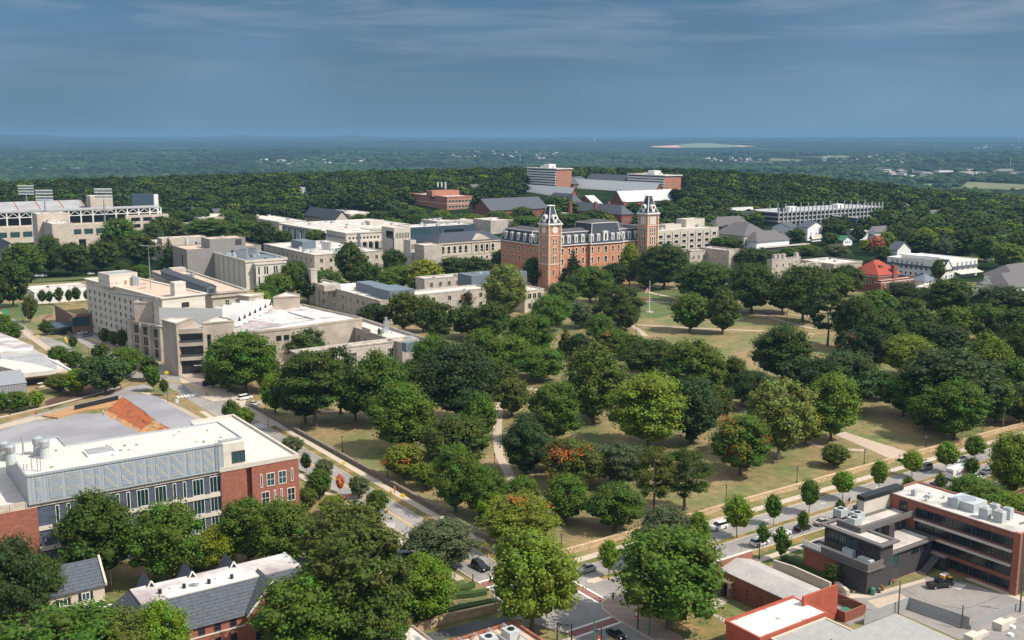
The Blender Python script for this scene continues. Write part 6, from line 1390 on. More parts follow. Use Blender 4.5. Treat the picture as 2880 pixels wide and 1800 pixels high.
def wide_metal():
    z=4.6; c=UV(2520,1729,z); l=UV(2327,1793,z); r=UV(2680,1788,z)
    B=Bld('ribbed_metal_shop','wide shop under a ribbed grey metal roof, bottom right','building',(l[0],r[1]-14)); W_=c[0]-l[0]; D_=c[1]-(r[1]-14); bx=(0,0,W_,D_); B.keep(bx,1)
    m=MB(); m.box(0,0,0,W_,D_,z-.5,'pale_concrete'); m.build('wall',B.root); m=MB(); m.add([(-.3,-.3,z-.5),(W_+.3,-.3,z-.5),(W_+.3,D_+.3,z-.5),(-.3,D_+.3,z-.5),(-.3,-.3,z-.2),(W_+.3,-.3,z-.35),(W_+.3,D_+.3,z+.1),(-.3,D_+.3,z+.25)],[(0,3,2,1),(4,5,6,7),(0,1,5,4),(1,2,6,5),(2,3,7,6),(3,0,4,7)],'corrug'); m.build('roof',B.root)
    m=MB(); m.box(W_+.31,-.3,0,W_+1.1,D_+1,z-.9,'beige_siding'); m.build('side_wall',B.root)
    C=Bld('flat_tar_roofed_shop','building with flat grey stained roof in the extreme bottom right corner','building',UV(2692,1800,3.6)); m=MB(); m.box(0,-30,0,60,B.ext((0,0),3.6,0,'x')*0+3,3.6,'concrete'); 
    q=UV(2880,1740,3.6); x1=q[0]-C.o[0]+8; y1=q[1]-C.o[1]
    m=MB(); m.box(0,-25,0,x1,y1+1,3.5,'concrete'); m.build('wall',C.root); m=MB(); m.box(.3,-25,3.5,x1,y1+.7,3.6,'pale_roof' if 0 else 'lot'); m.build('roof',C.root)
    for i,t in enumerate((.5,9)): m=MB(); m.box(t,y1-.5-i*.1,3.6,t+2.6,y1+1.2,4.9,'pale_concrete'); m.box(t+2.61,y1,3.6,t+5.6,y1+1.0,4.3,'pale_concrete'); m.build('roof_curb_block',C.root)
    for a,b_ in ((2850,1770),(2845,1792)): x,y=C.loc(a,b_,3.6); m=MB(); m.box(x,y,3.6,x+.8,y+.8,4.0,'sign_white'); m.build('roof_vent',C.root)
wide_metal()
def bottom_centre():
    z=4.6; c=UV(1160,1759,z); B=Bld('white_stained_shop','low shop with stained white flat roof at bottom centre left','building',(c[0]-12,c[1]-30)); W_=12;D_=30; B.vol((0,0,W_,D_),0,z,'brick_brown','worn_roof',par=.12,corn=(.2,.15),cm='pale_concrete')
    B.keep((0,0,W_,D_),1); m=MB(); m.box(W_-.8,D_+.1,0,W_-.1,D_+.8,z+1,'brick'); m.build('chimney',B.root)
    c=UV(1446,1744,z); l=UV(1238,1800,z); B=Bld('brick_rooftop_frames','brick building with rooftop steel frames and ducts at bottom centre','building',(l[0]-4,c[1]-28)); W_=c[0]-l[0]+4; D_=28; B.vol((0,0,W_,D_),0,z,'brick','tan_roof',par=.5); B.keep((0,0,W_,D_),1)
    for i in range(5):
        m=MB(); x=W_-3-i*3.0; m.tube((x,D_-1,z+.6),(x,D_-9,z+.6),.18,'hvac',n=4); m.tube((x,D_-1,z-.5),(x,D_-1,z+.6),.12,'hvac',n=4); m.tube((x,D_-9,z-.5),(x,D_-9,z+.6),.12,'hvac',n=4); m.build('steel_frame',B.root)
    for i in range(3): m=MB(); x=W_-5-i*4.5; m.box(x,D_-6,z-.5,x+2.2,D_-3.4,z+1.3,'hvac'); m.cyl(x+1.1,D_-4.7,z+1.3,z+1.5,.6,'black_metal',n=12); m.build('rooftop_unit',B.root)
bottom_centre()
S('old_grey_roofed_shop','weathered dark-edged roof at right edge behind trees, above the brick offices','f' and (2822,1398),2818,3000,5,'brick_dark','stained_roof',dl=9,par=.3)
# ---------------------------------------------------------------- low walls, site and lot
def wall(lab,pts,w,h,m,cap=None,cat='wall',nm='stone_wall'):
    b=MB(); b.strip(pts,w,0,h,m); o=b.build(nm)
    if cap: c=MB(); c.strip(pts,w+.15,h+.001,h+.1,cap); c.build('coping',o)
    return tag(o,lab,cat)
wall('low dark stone wall along the park side of the avenue',[(120.3,172),(120.6,240),(119.6,330)],.7,1.1,'dark_stone','dark_stone')
wall('tan stone retaining wall between park lawn and cross street, left of the steps',[(124,168.3),(178,169.1),(UV(2520,1290)[0]-3,169.3)],.8,1.15,'tan_stone','tan_stone')
wall('tan stone retaining wall between park lawn and cross street, right of the steps',[(UV(2545,1284)[0]+3,169.3),(330,168.5)],.8,1.15,'tan_stone','tan_stone')
wall('tan stone wall below the hedge at the avenue corner',[UV(1130,1790),UV(1250,1752),UV(1405,1718)],.6,1.7,'tan_stone')
wall('pale concrete retaining wall beside the dark brick offices',[UV(2175,1600),UV(2230,1618),UV(2290,1645),UV(2335,1665)],.4,2.0,'pale_concrete')
wall('pale rough stone wall at the foot of the dark brick offices',[UV(2350,1650),UV(2375,1668),UV(2385,1678)],.7,1.2,'cream_stone')
wall('short brick wall beside the driveway under the sycamore',[UV(1075,1528),UV(1100,1524)],.5,1.2,'brick_orange')
wall('dark low wall along the park edge near the bus shelter',[UV(660,1090),UV(640,1105)],.5,.6,'dark_stone')
def hedge(lab,pts,w=1.3,h=1.0):
    b=MB(); b.strip(pts,w,0,h,'hedge'); return tag(b.build('hedge'),lab,'hedge')
hedge('clipped hedge curving round the upper corner lawn',[UV(1278,1668),UV(1310,1662),UV(1330,1650)]); hedge('clipped hedge curving round the lower corner lawn',[UV(1275,1683),UV(1330,1678),UV(1367,1671)])
hedge('dark hedge running above the tan stone corner wall',[UV(1170,1755),UV(1300,1722),UV(1400,1702)],1.6,1.3); hedge('long hedge beside the dark brick offices',[UV(2200,1575),UV(2270,1600),UV(2330,1630)],1.6,1.1); hedge('clipped hedge in front of the white inn awning',[UV(2710,765),UV(2745,752)],3,3)
hedge('low green hedge patch below the panel-walled brick hall',[UV(480,1622),UV(570,1607)],2.6,.8)
patch('lawn_patch',[(1275,1625),(1300,1628),(1322,1652),(1278,1668)],'grass',.05); patch('lawn_patch',[(1262,1710),(1300,1690),(1370,1678),(1400,1698),(1330,1708),(1265,1716)],'grass',.05)
patch('planting_bed',[(1190,1755),(1400,1700),(1405,1708),(1260,1742)],'mulch',.06)
patch('parking_lot',[(2290,1712),(2385,1680),(2440,1672),(2525,1655),(2610,1622),(2640,1628),(2720,1640),(2880,1690),(2940,1720),(2700,1800),(2520,1722),(2390,1760)],'lot',.05)
patch('lot_pavement',[(2350,1668),(2440,1672),(2600,1628),(2604,1636),(2440,1684),(2345,1682)],'walk',.07); patch('lot_pavement',[(2440,1690),(2530,1668),(2560,1690),(2470,1712)],'path_tan',.06); patch('lot_pavement',[(2712,1628),(2740,1626),(2880,1680),(2880,1694)],'walk',.07)
patch('bay_marking',[(2688,1640),(2720,1646),(2700,1660),(2676,1652)],'pale_concrete',.06)
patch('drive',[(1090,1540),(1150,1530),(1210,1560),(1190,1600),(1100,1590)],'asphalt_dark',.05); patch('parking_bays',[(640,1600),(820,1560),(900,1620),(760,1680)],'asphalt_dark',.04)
patch('dry_soil',[(1930,1720),(2010,1690),(2080,1740),(2040,1800),(1880,1800),(1850,1770)],'verge',.03); patch('shop_path',[(1990,1690),(2030,1680),(2048,1690),(2010,1725),(2045,1745),(2035,1750),(1990,1722)],'concrete',.06)
patch('shaded_drive',[(1165,1790),(1420,1730),(1440,1745),(1200,1812)],'asphalt_dark',.04); patch('west_bed',[(125,1130),(220,1090),(330,1075),(345,1090),(200,1128),(140,1152)],'mulch',.03)  # drive in dark asphalt: the shade on it is put into its colour
for a in range(2): 
    b=MB(); q=UV(2668,1610); 
# building site: graded gravel, cut slope of red soil
g1=P2([(-60,1235),(60,1195),(150,1180),(215,1164),(290,1163),(330,1175),(380,1205),(420,1230),(300,1300),(-60,1300)])
st('gravel_pad',lambda b:b.sheet(g1,.05,'gravel'))
def slope():
    # ragged bank between lower pad and upper pad
    top=[(345,1115),(375,1135),(410,1160),(440,1185),(470,1200),(505,1215)]; bot=[(290,1163),(330,1185),(370,1205),(400,1218),(425,1228),(450,1232)]
    b=MB(); r=random.Random(5); n=len(top); rows=[]
    N=26
    for j in range(7):
        t=j/6; row=[]
        for i in range(N):
            s_=i/(N-1)*(n-1); k_=min(n-2,int(s_)); f_=s_-k_
            A=[bot[k_][c]*(1-f_)+bot[k_+1][c]*f_ for c in(0,1)]; T=[top[k_][c]*(1-f_)+top[k_+1][c]*f_ for c in(0,1)]
            u0,v0=UV(A[0],A[1],.05); u1,v1=UV(T[0],T[1],2.0); row.append((u0*(1-t)+u1*t+r.uniform(-.35,.35),v0*(1-t)+v1*t+r.uniform(-.35,.35),.05+1.95*t+(r.uniform(-.12,.25) if 0<j<6 else 0)))
        rows.append(row)
    vs=[p for row in rows for p in row]
    for j in range(6):
        for i in range(N-1):
            k_=j*N+i; q=[vs[k_],vs[k_+1],vs[k_+N+1],vs[k_+N]]; t=i/(N-1)
            b.add(q,[(0,3,2,1)],'soil_red' if (t<.55 and j!=0) or (t>.72 and r.random()<.45) else 'soil_tan')
    tag(b.build('soil_bank'),kind='structure')
    up=[UV(a,c,2.0) for a,c in ((345,1115),(385,1107),(440,1115),(500,1150),(560,1182),(590,1195),(505,1215),(470,1200),(440,1185),(410,1160),(375,1135))]
    st('upper_gravel_pad',lambda b:b.prism(up,0,2.0,'gravel'))
    st('soil_strip',lambda b:(b.strip([UV(140,1175,.1),UV(215,1148,.6),UV(285,1135,1.2),UV(345,1115,2)],7.0,0,.5,'soil_tan')))
    b=MB(); b.strip([UV(210,1152,.6),UV(270,1135,1.0),UV(332,1114,1.8)],.25,0,2.0,'black_metal'); tag(b.build('silt_fence'),'black silt fence along the top edge of the building site','silt fence')
slope()
patch('site_pavement',[(0,1195),(90,1172),(140,1172),(60,1192),(0,1207)],'path_tan',.04); patch('site_pavement',[(385,1104),(420,1104),(520,1150),(600,1195),(592,1199),(500,1152),(440,1117)],'path_tan',.04)
patch('verge_patch',[(420,1103),(450,1106),(515,1130),(505,1135),(450,1120)],'grass' if 0 else 'verge',.06); patch('verge_patch',[(520,1140),(560,1155),(572,1166),(545,1162)],'verge',.06)
BOXES.append((60,205,104,330)); BOXES.append((AN-6,90,AF+7,500)); BOXES.append((100,SN-6,420,SF+9))
# ---------------------------------------------------------------- vehicles
def wheels(par,xs,ys,r,w=.22):
    for x in xs:
        for y in ys:
            b=MB(); n=12; 
            vs=[(r*math.cos(6.283*i/n),-w/2,r*math.sin(6.283*i/n)) for i in range(n)]+[(r*math.cos(6.283*i/n),w/2,r*math.sin(6.283*i/n)) for i in range(n)]
            b.add(vs,[list(range(n)),list(range(n,2*n))[::-1]]+[(i,n+i,n+(i+1)%n,(i+1)%n) for i in range(n)],'tyre'); o=b.build('wheel',par); o.location=(x,y,r)
            s_=-1 if y<0 else 1; b=MB(); b.add([(r*.6*math.cos(6.283*i/n),s_*(w/2+.01),r*.6*math.sin(6.283*i/n)) for i in range(n)],[list(range(n)) if s_<0 else list(range(n))[::-1]],'steel'); b.build('rim',o)
def loft(secs,m,mb=None):
    """secs: list of (x, zlow, zhigh, halfwidth low, halfwidth high)"""
    b=mb or MB(); vs=[]
    for x,z0,z1,w0,w1 in secs: vs+=[(x,-w0,z0),(x,w0,z0),(x,w1,z1),(x,-w1,z1)]
    fs_=[(3,2,1,0)]; n=len(secs)
    for i in range(n-1):
        k_=i*4
        for j in range(4): a,c=k_+j,k_+(j+1)%4; fs_.append((a,c,c+4,a+4))
    k_=(n-1)*4; fs_.append((k_,k_+1,k_+2,k_+3)); b.add(vs,fs_,m); return b
def car(px,py,ang,paint,kind,lab,sc=1.0,cat='car'):
    """ang: heading in degrees, 0 = along +x"""
    u,v=UV(px,py); R_=empty('parked_car' if 'parked' in lab else 'car' if kind!='truck' else 'pickup_truck',(u,v,.05),rad(ang),lab,cat,'cars'); R_.scale=(sc,)*3
    L_=4.6;W_=.92
    if kind=='sedan':
        loft([(-2.3,.42,.86,.80,.72),(-2.15,.28,.98,.9,.82),(-1.4,.24,1.02,W_,.86),(.9,.24,.98,W_,.86),(1.9,.26,.86,.9,.80),(2.28,.34,.70,.80,.70)],paint).build('body',R_)
        loft([(-1.75,.98,1.02,.78,.76),(-.95,.98,1.42,.80,.62),(.15,.98,1.45,.82,.64),(1.15,.96,1.00,.80,.76)],'glass').build('cabin_glass',R_)
        loft([(-.98,1.425,1.455,.58,.56),(-.4,1.44,1.50,.62,.58),(.17,1.43,1.475,.60,.58)],paint).build('roof',R_); top=1.5
    elif kind=='suv':
        loft([(-2.3,.42,1.0,.82,.78),(-2.2,.3,1.08,.93,.86),(-1.4,.26,1.1,.95,.88),(.9,.26,1.08,.95,.88),(1.95,.3,.98,.93,.82),(2.3,.38,.8,.84,.76)],paint).build('body',R_)
        loft([(-2.15,1.06,1.1,.84,.80),(-1.9,1.06,1.62,.85,.68),(.25,1.06,1.66,.86,.70),(1.1,1.04,1.08,.84,.80)],'glass').build('cabin_glass',R_)
        loft([(-1.95,1.62,1.68,.66,.64),(-.8,1.64,1.75,.70,.66),(.3,1.65,1.69,.67,.65)],paint).build('roof',R_)
    elif kind=='van':
        loft([(-2.4,.4,1.1,.86,.82),(-1.4,.28,1.12,.97,.9),(1.2,.28,1.08,.97,.9),(2.1,.3,.95,.93,.82),(2.45,.38,.75,.84,.76)],paint).build('body',R_)
        loft([(-2.35,1.08,1.12,.86,.84),(-2.2,1.08,1.72,.87,.74),(.6,1.06,1.76,.88,.76),(1.7,1.02,1.06,.86,.80)],'glass').build('cabin_glass',R_)
        loft([(-2.25,1.70,1.80,.73,.70),(.65,1.72,1.80,.74,.72)],paint).build('roof',R_)
    else: # truck
        loft([(-2.8,.5,1.15,.92,.9),(-.9,.4,1.17,.95,.92),(1.2,.4,1.17,.95,.9),(2.4,.45,1.1,.93,.85),(2.7,.5,.95,.88,.8)],paint).build('body',R_)
        loft([(-.95,1.13,1.17,.86,.84),(-.75,1.13,1.8,.86,.70),(.55,1.13,1.82,.86,.72),(1.35,1.11,1.15,.84,.80)],'glass').build('cabin_glass',R_)
        loft([(-.8,1.79,1.86,.69,.66),(.6,1.8,1.87,.70,.67)],paint).build('roof',R_)
        b=MB(); b.box(-2.65,-.72,1.16,-1.0,.72,1.18,'tyre'); b.build('cargo_bed',R_)
    k_=1.65 if kind=='truck' else 1.4
    wheels(R_,(-k_-.05,k_),(-.84,.84),.33 if kind in('sedan',) else .38)
    fx=2.30 if kind!='truck' else 2.7; rx=-2.32 if kind!='truck' else -2.82
    for s_ in (-.62,.62): b=MB(); b.box(fx-.22,s_-.17,.62,fx+.01,s_+.17,.80,'sign_white'); b.build('headlight',R_)
    for s_ in (-.66,.66): b=MB(); b.box(rx-.01,s_-.13,.72,rx+.16,s_+.13,.98,'tail_red'); b.build('tail_light',R_)
    return R_
car(1350,1600,-88,'car_black','suv','black SUV driving toward the intersection on the avenue')
car(1650,1607,180,'car_silver','sedan','silver sedan waiting at the crosswalk on the far lane')
car(2020,1488,180,'car_white','suv','white SUV driving left on the far lane beside a street tree')
car(2136,1532,0,'car_white','suv','white SUV on the near lane, behind the lamp post')
car(2200,1506,0,'car_white','sedan','white sedan parked at the near kerb, half hidden by a street tree')
car(2257,1490,0,'car_black','sedan','black sedan parked behind a small street tree near the dark offices')
car(2314,1475,0,'car_gold','sedan','champagne beige sedan parked at the near kerb')
car(2368,1458,0,'car_black','sedan','black sedan parked behind the small flagpole')
car(2428,1432,0,'car_navy','truck','dark navy pickup truck parked beside the terrace wall',cat='pickup truck')
car(2640,1368,0,'car_black','truck','black pickup truck with pale load on the near lane',cat='pickup truck')
car(2602,1321,180,'car_slate','suv','dark slate SUV driving left on the far lane')
car(2700,1297,180,'car_white','sedan','white sedan driving left at upper right of the far lane')
car(2775,1332,0,'car_slate','sedan','dark sedan parked beyond the delivery truck')
car(2738,1348,0,'car_white','sedan','white car mostly hidden behind trees beside the delivery truck')
car(690,1123,12,'car_white','van','white minivan parked beside the park corner near the crosswalk')
car(642+0,1690-90,8,'car_white','sedan','white car peeping from behind the slate roof bottom left')
car(745,1605,160,'car_slate','suv','grey SUV parked in the bays beside the slate-gabled hall')
car(232,940,20,'car_white','sedan','white car parked in the forecourt of the cream hall')
car(245,946,20,'car_slate','suv','dark grey SUV parked beside the white car in the forecourt')
car(2643,1652,-20,'car_black','truck','black pickup truck parked in the lot behind the dark offices',sc=.95,cat='pickup truck')
car(1128,1556,-30,'car_silver','truck','silver pickup truck parked in the driveway under trees',cat='pickup truck')
car(1150,1572,-20,'car_navy','suv','dark blue SUV parked beside the silver pickup under trees')
car(1733,1791,-90,'car_black','sedan','glossy black sedan stopped at the lower crosswalk',sc=.9)
car(715,1140,10,'car_silver','sedan','dark car partly hidden by the corner park tree')
for i,(a,c,p) in enumerate(((2775,735,'car_white'),(2792,733,'car_white'),(2305,680,'car_white'),(2262,676,'car_white'),(2770,722,'car_slate'))): car(a,c,20,p,'sedan',['tiny white car in the lot behind the inn, left','tiny white car in the lot behind the inn, right','tiny white car beside the white shed','tiny white car by the flat annex among houses','tiny dark car at the back of the inn lot'][i])
for i,(a,c) in enumerate(((105,778),(122,778),(255,772),(330,780))): car(a,c,15,['car_silver','car_white','car_silver','car_white'][i],'sedan',['silver car under trees by the grass bank, leftmost','white car under trees by the grass bank','silver car in the middle gap of the tree row','white car at the right end of the tree row'][i])
# delivery truck
def truck():
    u,v=UV(2695,1345); R_=empty('delivery_truck',(u,v,.05),0,'white delivery truck with purple and red lettering, double parked on the near lane','delivery truck')
    b=MB(); b.box(-4.2,-1.15,.7,2.2,1.15,3.3,'car_white'); b.build('cargo_box',R_); loft([(2.2,.5,2.5,1.05,.95),(3.0,.45,2.35,1.05,.9),(3.5,.45,1.5,1.0,.9),(4.1,.5,1.3,.95,.85)],'car_white').build('cab',R_)
    b=MB(); b.box(2.9,-.8,1.55,3.08,.8,2.2,'glass'); b.build('windscreen',R_); b=MB(); b.box(-4.2,-1.0,.4,3.6,1.0,.7,'tyre'); b.build('chassis',R_)
    wheels(R_,(-2.6,2.9),(-.95,.95),.45,.3)
    def txt(s_,x,z,sz,m,rz,y,nm='lettering'):
        cu=bpy.data.curves.new('lettering','FONT'); cu.body=s_; cu.size=sz; cu.extrude=.01; cu.offset=.03; t=bpy.data.objects.new('tmp',cu); SC.collection.objects.link(t); dg=bpy.context.evaluated_depsgraph_get(); me=bpy.data.meshes.new_from_object(t.evaluated_get(dg)); bpy.data.objects.remove(t)
        me.materials.clear(); me.materials.append(M[m]); o=link(bpy.data.objects.new(nm,me)); o.parent=R_; o.location=(x,y,z); o.rotation_euler=(math.pi/2,0,rz); return o
    txt('Fed',-2.9,1.5,1.6,'purple',0,-1.17); txt('Ex',-.35,1.5,1.6,'banner_red',0,-1.17); txt('Fed',-4.23,2.1,.75,'purple',-math.pi/2,.95).location=(-4.22,.95,2.2); txt('Ex',-4.23,2.1,.75,'banner_red',-math.pi/2,-.2).location=(-4.22,-.22,2.2)
truck()
# golf cart
u,v=UV(115,1092); R_=empty('golf_cart',(u,v,0),.3,'small beige golf cart parked beside planting near the metal shed','golf cart'); b=MB(); b.box(-1.1,-.6,.35,1.1,.6,.75,'cream'); b.box(-.7,-.55,.75,-.2,.55,1.1,'wood'); b.build('body',R_); b=MB(); b.box(-1.0,-.65,1.85,.8,.65,1.93,'cream'); b.build('canopy',R_); b=MB(); 
for x,y in ((-.9,-.6),(-.9,.6),(.7,-.6),(.7,.6)): b.tube((x,y,.7),(x,y,1.85),.03,'black_metal')
b.build('frame',R_); wheels(R_,(-.8,.8),(-.5,.5),.25,.18)
# ---------------------------------------------------------------- lamps, signs, poles
def scaled_h(px,pt,pb):
    u,v,z=G(px,pb); d=ray(px,pt); t=math.hypot(u,v)/math.hypot(d[0],d[1]); return CH+d[2]*t-z
LP=None
def lamp(px,pt,pb,lab):
    global LP
    u,v,z=G(px,pb); h=scaled_h(px,pt,pb); R_=empty('lamp_post',(u,v,z),0,lab,'lamp post','black park lamp posts'); R_.scale=(1,1,h/4.6)
    if LP is None:
        b=MB(); b.cyl(0,0,0,.7,.22,'black_metal',.13,8); b.cyl(0,0,.7,3.7,.09,'black_metal',.07,8); b.cyl(0,0,3.7,3.85,.2,'black_metal',.22,8); p=b.mesh('post')
        b=MB(); b.cyl(0,0,3.86,4.3,.17,'lamp_glass',.24,8); b.cyl(0,0,4.3,4.5,.3,'black_metal',.1,8); b.cyl(0,0,4.5,4.62,.04,'black_metal',.03,6); LP=(p,b.mesh('lantern'))
    for nm,me in zip(('post','lantern'),LP): o=link(bpy.data.objects.new(nm,me)); o.parent=R_
for q in [(849,1165,1207,'black lamp post at the shaded left end of the dry lawn'),(963,1226,1271,'black lamp post in the middle of the dry lawn beside the avenue wall'),(1090,1297,1342,'black lamp post left of the yellow-red tree'),(754,1165,1197,'black lamp post on the avenue pavement near the crosswalk'),(746,1120,1153,'black lamp post beneath trees at the upper avenue lawn'),
 (1579,1501,1553,'black lamp post on the park corner right of the yellow-green tree'),(2042,1362,1409,'black lamp post behind the round street tree'),(2241,1310,1358,'black lamp post on the right park lawn, left of the small tree'),(2430,1263,1309,'black lamp post beside the broad path junction'),(2602,1224,1268,'black lamp post right of the park steps'),(2761,1194,1227,'black lamp post at the lawn edge near the bare tree'),
 (1789,907,943,'black lamp post where two upper lawn paths meet'),(1851,809,831,'black lamp post beside the flagpole path'),(1801,785,812,'black lamp post before the brick hall entrance'),(2213,874,903,'black lamp post beneath trees right of the upper lawn'),(1821,1430,1462,'black lamp post between pine trunks'),(1391,1275,1306,'black lamp post beside the long curved path'),(1505,1380,1410,'black lamp post in tree shade near the maples'),
 (2135,1522,1574,'black lamp post on the near pavement beside the white SUV'),(2344,1450,1476,'black lamp post beside the champagne sedan'),(367,998,1034,'twin-lit lamp post on the avenue bend'),(66,885,925,'black lamp post on the far left grass'),(28,1120,1168,'black lamp post at the left shrub bed'),(249,975,995,'black lamp post beside the forecourt lawn'),(473,1100,1140,'black lamp post by the site fence corner')]: lamp(*q)
def sign(px,pt,pb,shape,m,lab,w=.75,nm='road_sign'):
    u,v,z=G(px,pb); h=max(1.2,scaled_h(px,pt,pb)); R_=empty(nm,(u,v,z),-TH,lab,'sign'); b=MB(); b.cyl(0,0,0,h,.04,'steel',n=6); b.build('post',R_); b=MB()
    if shape=='diamond': p=[(0,-w),(w,0),(0,w),(-w,0)]; p=[(a,h-w+c) for a,c in p]
    elif shape=='penta': p=[(-w*.7,h-1.5*w),(w*.7,h-1.5*w),(w*.9,h-.6*w),(0,h),(-w*.9,h-.6*w)]
    elif shape=='oct': p=[(w*.62*math.cos(math.pi/8+i*math.pi/4),h-w*.6+w*.62*math.sin(math.pi/8+i*math.pi/4)) for i in range(8)]
    else: p=[(-w*.6,h-w*1.5),(w*.6,h-w*1.5),(w*.6,h),(-w*.6,h)]
    n=len(p); b.add([(a,-.09,c) for a,c in p]+[(a,-.05,c) for a,c in p],[list(range(n)),list(range(n,2*n))[::-1]]+[(i,n+i,n+(i+1)%n,(i+1)%n) for i in range(n)],m); b.build('panel',R_)
sign(1364,1521,1545,'diamond','sign_yellow','yellow diamond warning sign on the avenue verge near the intersection',.75)
sign(1133,1386,1407,'penta','sign_yellow','bright yellow crossing sign beside the two workers',.75); sign(967,1298,1319,'oct','sign_yellow','round yellow sign beside the avenue pavement',.8)
sign(469,1042,1062,'penta','sign_yellow','large yellow crossing sign at the concrete hall corner',.95); sign(107,940,955,'penta','sign_yellow','yellow crossing sign on the left lane verge',.9); sign(21,888,903,'penta','sign_yellow','yellow crossing sign at the far left path',.9); sign(202,987,1000,'penta','orange','orange sign beside small trees on the left lane',.7)
sign(16,871,892,'rect','sign_green','green sign at the left edge of view',1.5); sign(103,1158,1183,'oct','sign_red','red stop sign at the left entrance to the building site',.7); sign(1243,1451,1470,'rect','sign_white','small white sign on the avenue pavement',.7); sign(500,1122,1160,'rect','sign_white','white notice on the site fence',.9); sign(1375,1593,1614,'rect','black_metal','black roadside sign beside the black SUV',.6)
sign(2002,1463,1475,'rect','sign_white','small white sign behind the white SUV',.5); sign(1100,1472,1484,'rect','sign_white','pale panel lying by the grass island',1.6); sign(2084,1535,1562,'rect','steel','small grey sign at the near lane kerb',.35)
def pole(px,pt,pb,lab,m='black_metal',r=.13,nm='utility_pole',cat='pole',arm=None,banner=None):
    u,v,z=G(px,pb); h=scaled_h(px,pt,pb); R_=empty(nm,(u,v,z),-TH,lab,cat); b=MB(); b.cyl(0,0,0,h,r,m,r*.7,8); b.build('shaft',R_)
    if arm:
        b=MB(); b.tube((0,0,h*arm[1]),(arm[0],0,h*arm[1]+.1),r*.5,m); b.build('arm',R_); b=MB(); b.box(arm[0]-.3,-.14,h*arm[1]-.12,arm[0]+.3,.14,h*arm[1]+.08,m); b.build('lamp_head',R_)
    if banner: b=MB(); b.box(-.62,-.04,h*banner-1.5,-.1,0,h*banner,'banner_red'); b.box(-.55,-.05,h*banner-1.1,-.18,-.041,h*banner-.5,'sign_white'); b.build('banner',R_)
    return R_
pole(1330,1615,1650,'slim black pole on the pavement near the crosswalk'); pole(1670,1740,1860,'dark green lamp pole at the bottom centre crosswalk','f' and 'green_paint',.16); pole(1607,1756,1850,'black arm lamp at bottom centre, left of the green pole',arm=(-.9,.98)); pole(1567,1753,1800,'short black lamp at the bottom pavement by the railing',arm=(.7,.96))
pole(1794,1700,1771,'black street pole carrying a red banner beside the big tree',banner=.80); pole(1826,1735,1786,'green street pole right of the red banner pole','f' and 'green_paint',.15); pole(1690,1765,1850,'black street pole with red banner at the bottom edge',banner=.72,arm=(-.9,.9))
pole(2526,1633,1728,'weathered wooden pole with a street lamp arm at the lot','f' and 'bark',.16,arm=(-1.2,.98)); pole(2704,1702,1768,'wooden utility pole behind the grey lot fence','f' and 'bark',.16); pole(2868,1608,1722,'tall wooden utility pole at the right edge of the lot','f' and 'bark',.17,arm=(1.6,.98)); pole(2822,715,742,'wooden utility pole with crossarms behind the inn','f' and 'bark',.3,arm=(1.5,.9))
for i,(p,t,bm) in enumerate(((314,1582,1653),(358,1574,1638),(403,1566,1637),(414,1569,1637),(428,1577,1624),(438,1587,1622),(454,1596,1640),(467,1605,1640),(481,1614,1632),(272,1570,1612))): pole(p,t,bm,'thin silver pole in the row behind the slate roof, %s from the left'%ORD[(i+1) if i<9 else 0],'steel',.09,cat='pole')
pole(433,1553,1620,'brown wooden pole among the silver poles','f' and 'wood',.16); pole(729,1525,1582,'pale utility pole beside parked grey SUV','f' and 'wood',.15)
pole(1463,433,458,'distant white mast left of the striped tower','f' and 'sign_white',1.0,nm='mast'); pole(2841,441,472,'distant telecom mast at far right','f' and 'sign_white',1.0,nm='mast'); pole(2020,552,570,'white lamp pole by the garage, left','f' and 'steel',.4); pole(2118,546,575,'white lamp pole by the garage, right','f' and 'steel',.4); pole(2206,537,580,'thin lamp pole above the parking garage','f' and 'steel',.4); pole(1083,522,552,'pale pylon in the clearing on the far hillside','f' and 'sign_white',1.2,nm='mast')
# flagpoles
def flagpole(px,pt,pb,lab,fy,s_):
    R_=pole(px,pt,pb,lab,'sign_white',.11*s_,'flagpole','flagpole'); h=scaled_h(px,pt,pb); b=MB(); b.cyl(0,0,0,.45,1.4*s_,'concrete',1.2*s_,8); b.build('base',R_)
    b=MB(); n=7; fl=2.6*s_; z1=h*fy; hh=1.7*s_
    for i in range(n): b.add([(-.1,.0,z1-hh*i/n),(-.1,0,z1-hh*(i+1)/n),(-fl*.55,.1,z1-hh*(i+1)/n-fl*.65),(-fl*.55,.1,z1-hh*i/n-fl*.65)],[(0,1,2,3)],'banner_red' if i%2==0 else 'sign_white')
    b.add([(-.1,-.02,z1),(-.1,-.02,z1-hh*.55),(-fl*.25,.03,z1-hh*.55-fl*.3),(-fl*.25,.03,z1-fl*.3)],[(0,1,2,3)],'car_navy'); b.build('flag',R_)
flagpole(1826,790,878,'tall white flagpole with a drooping striped flag on the upper lawn',.86,1.5); flagpole(2389,1392,1468,'small flagpole with striped flag beside the street',.95,.8)
u,v=UV(1816,844); b=MB(); b.box(-3,-.3,0,3,.3,1.4,'wood'); o=b.build('low_sign_wall',loc=(u,v,0),rz=-TH); tag(o,'low orange brick bench wall beside the flagpole path','low wall')
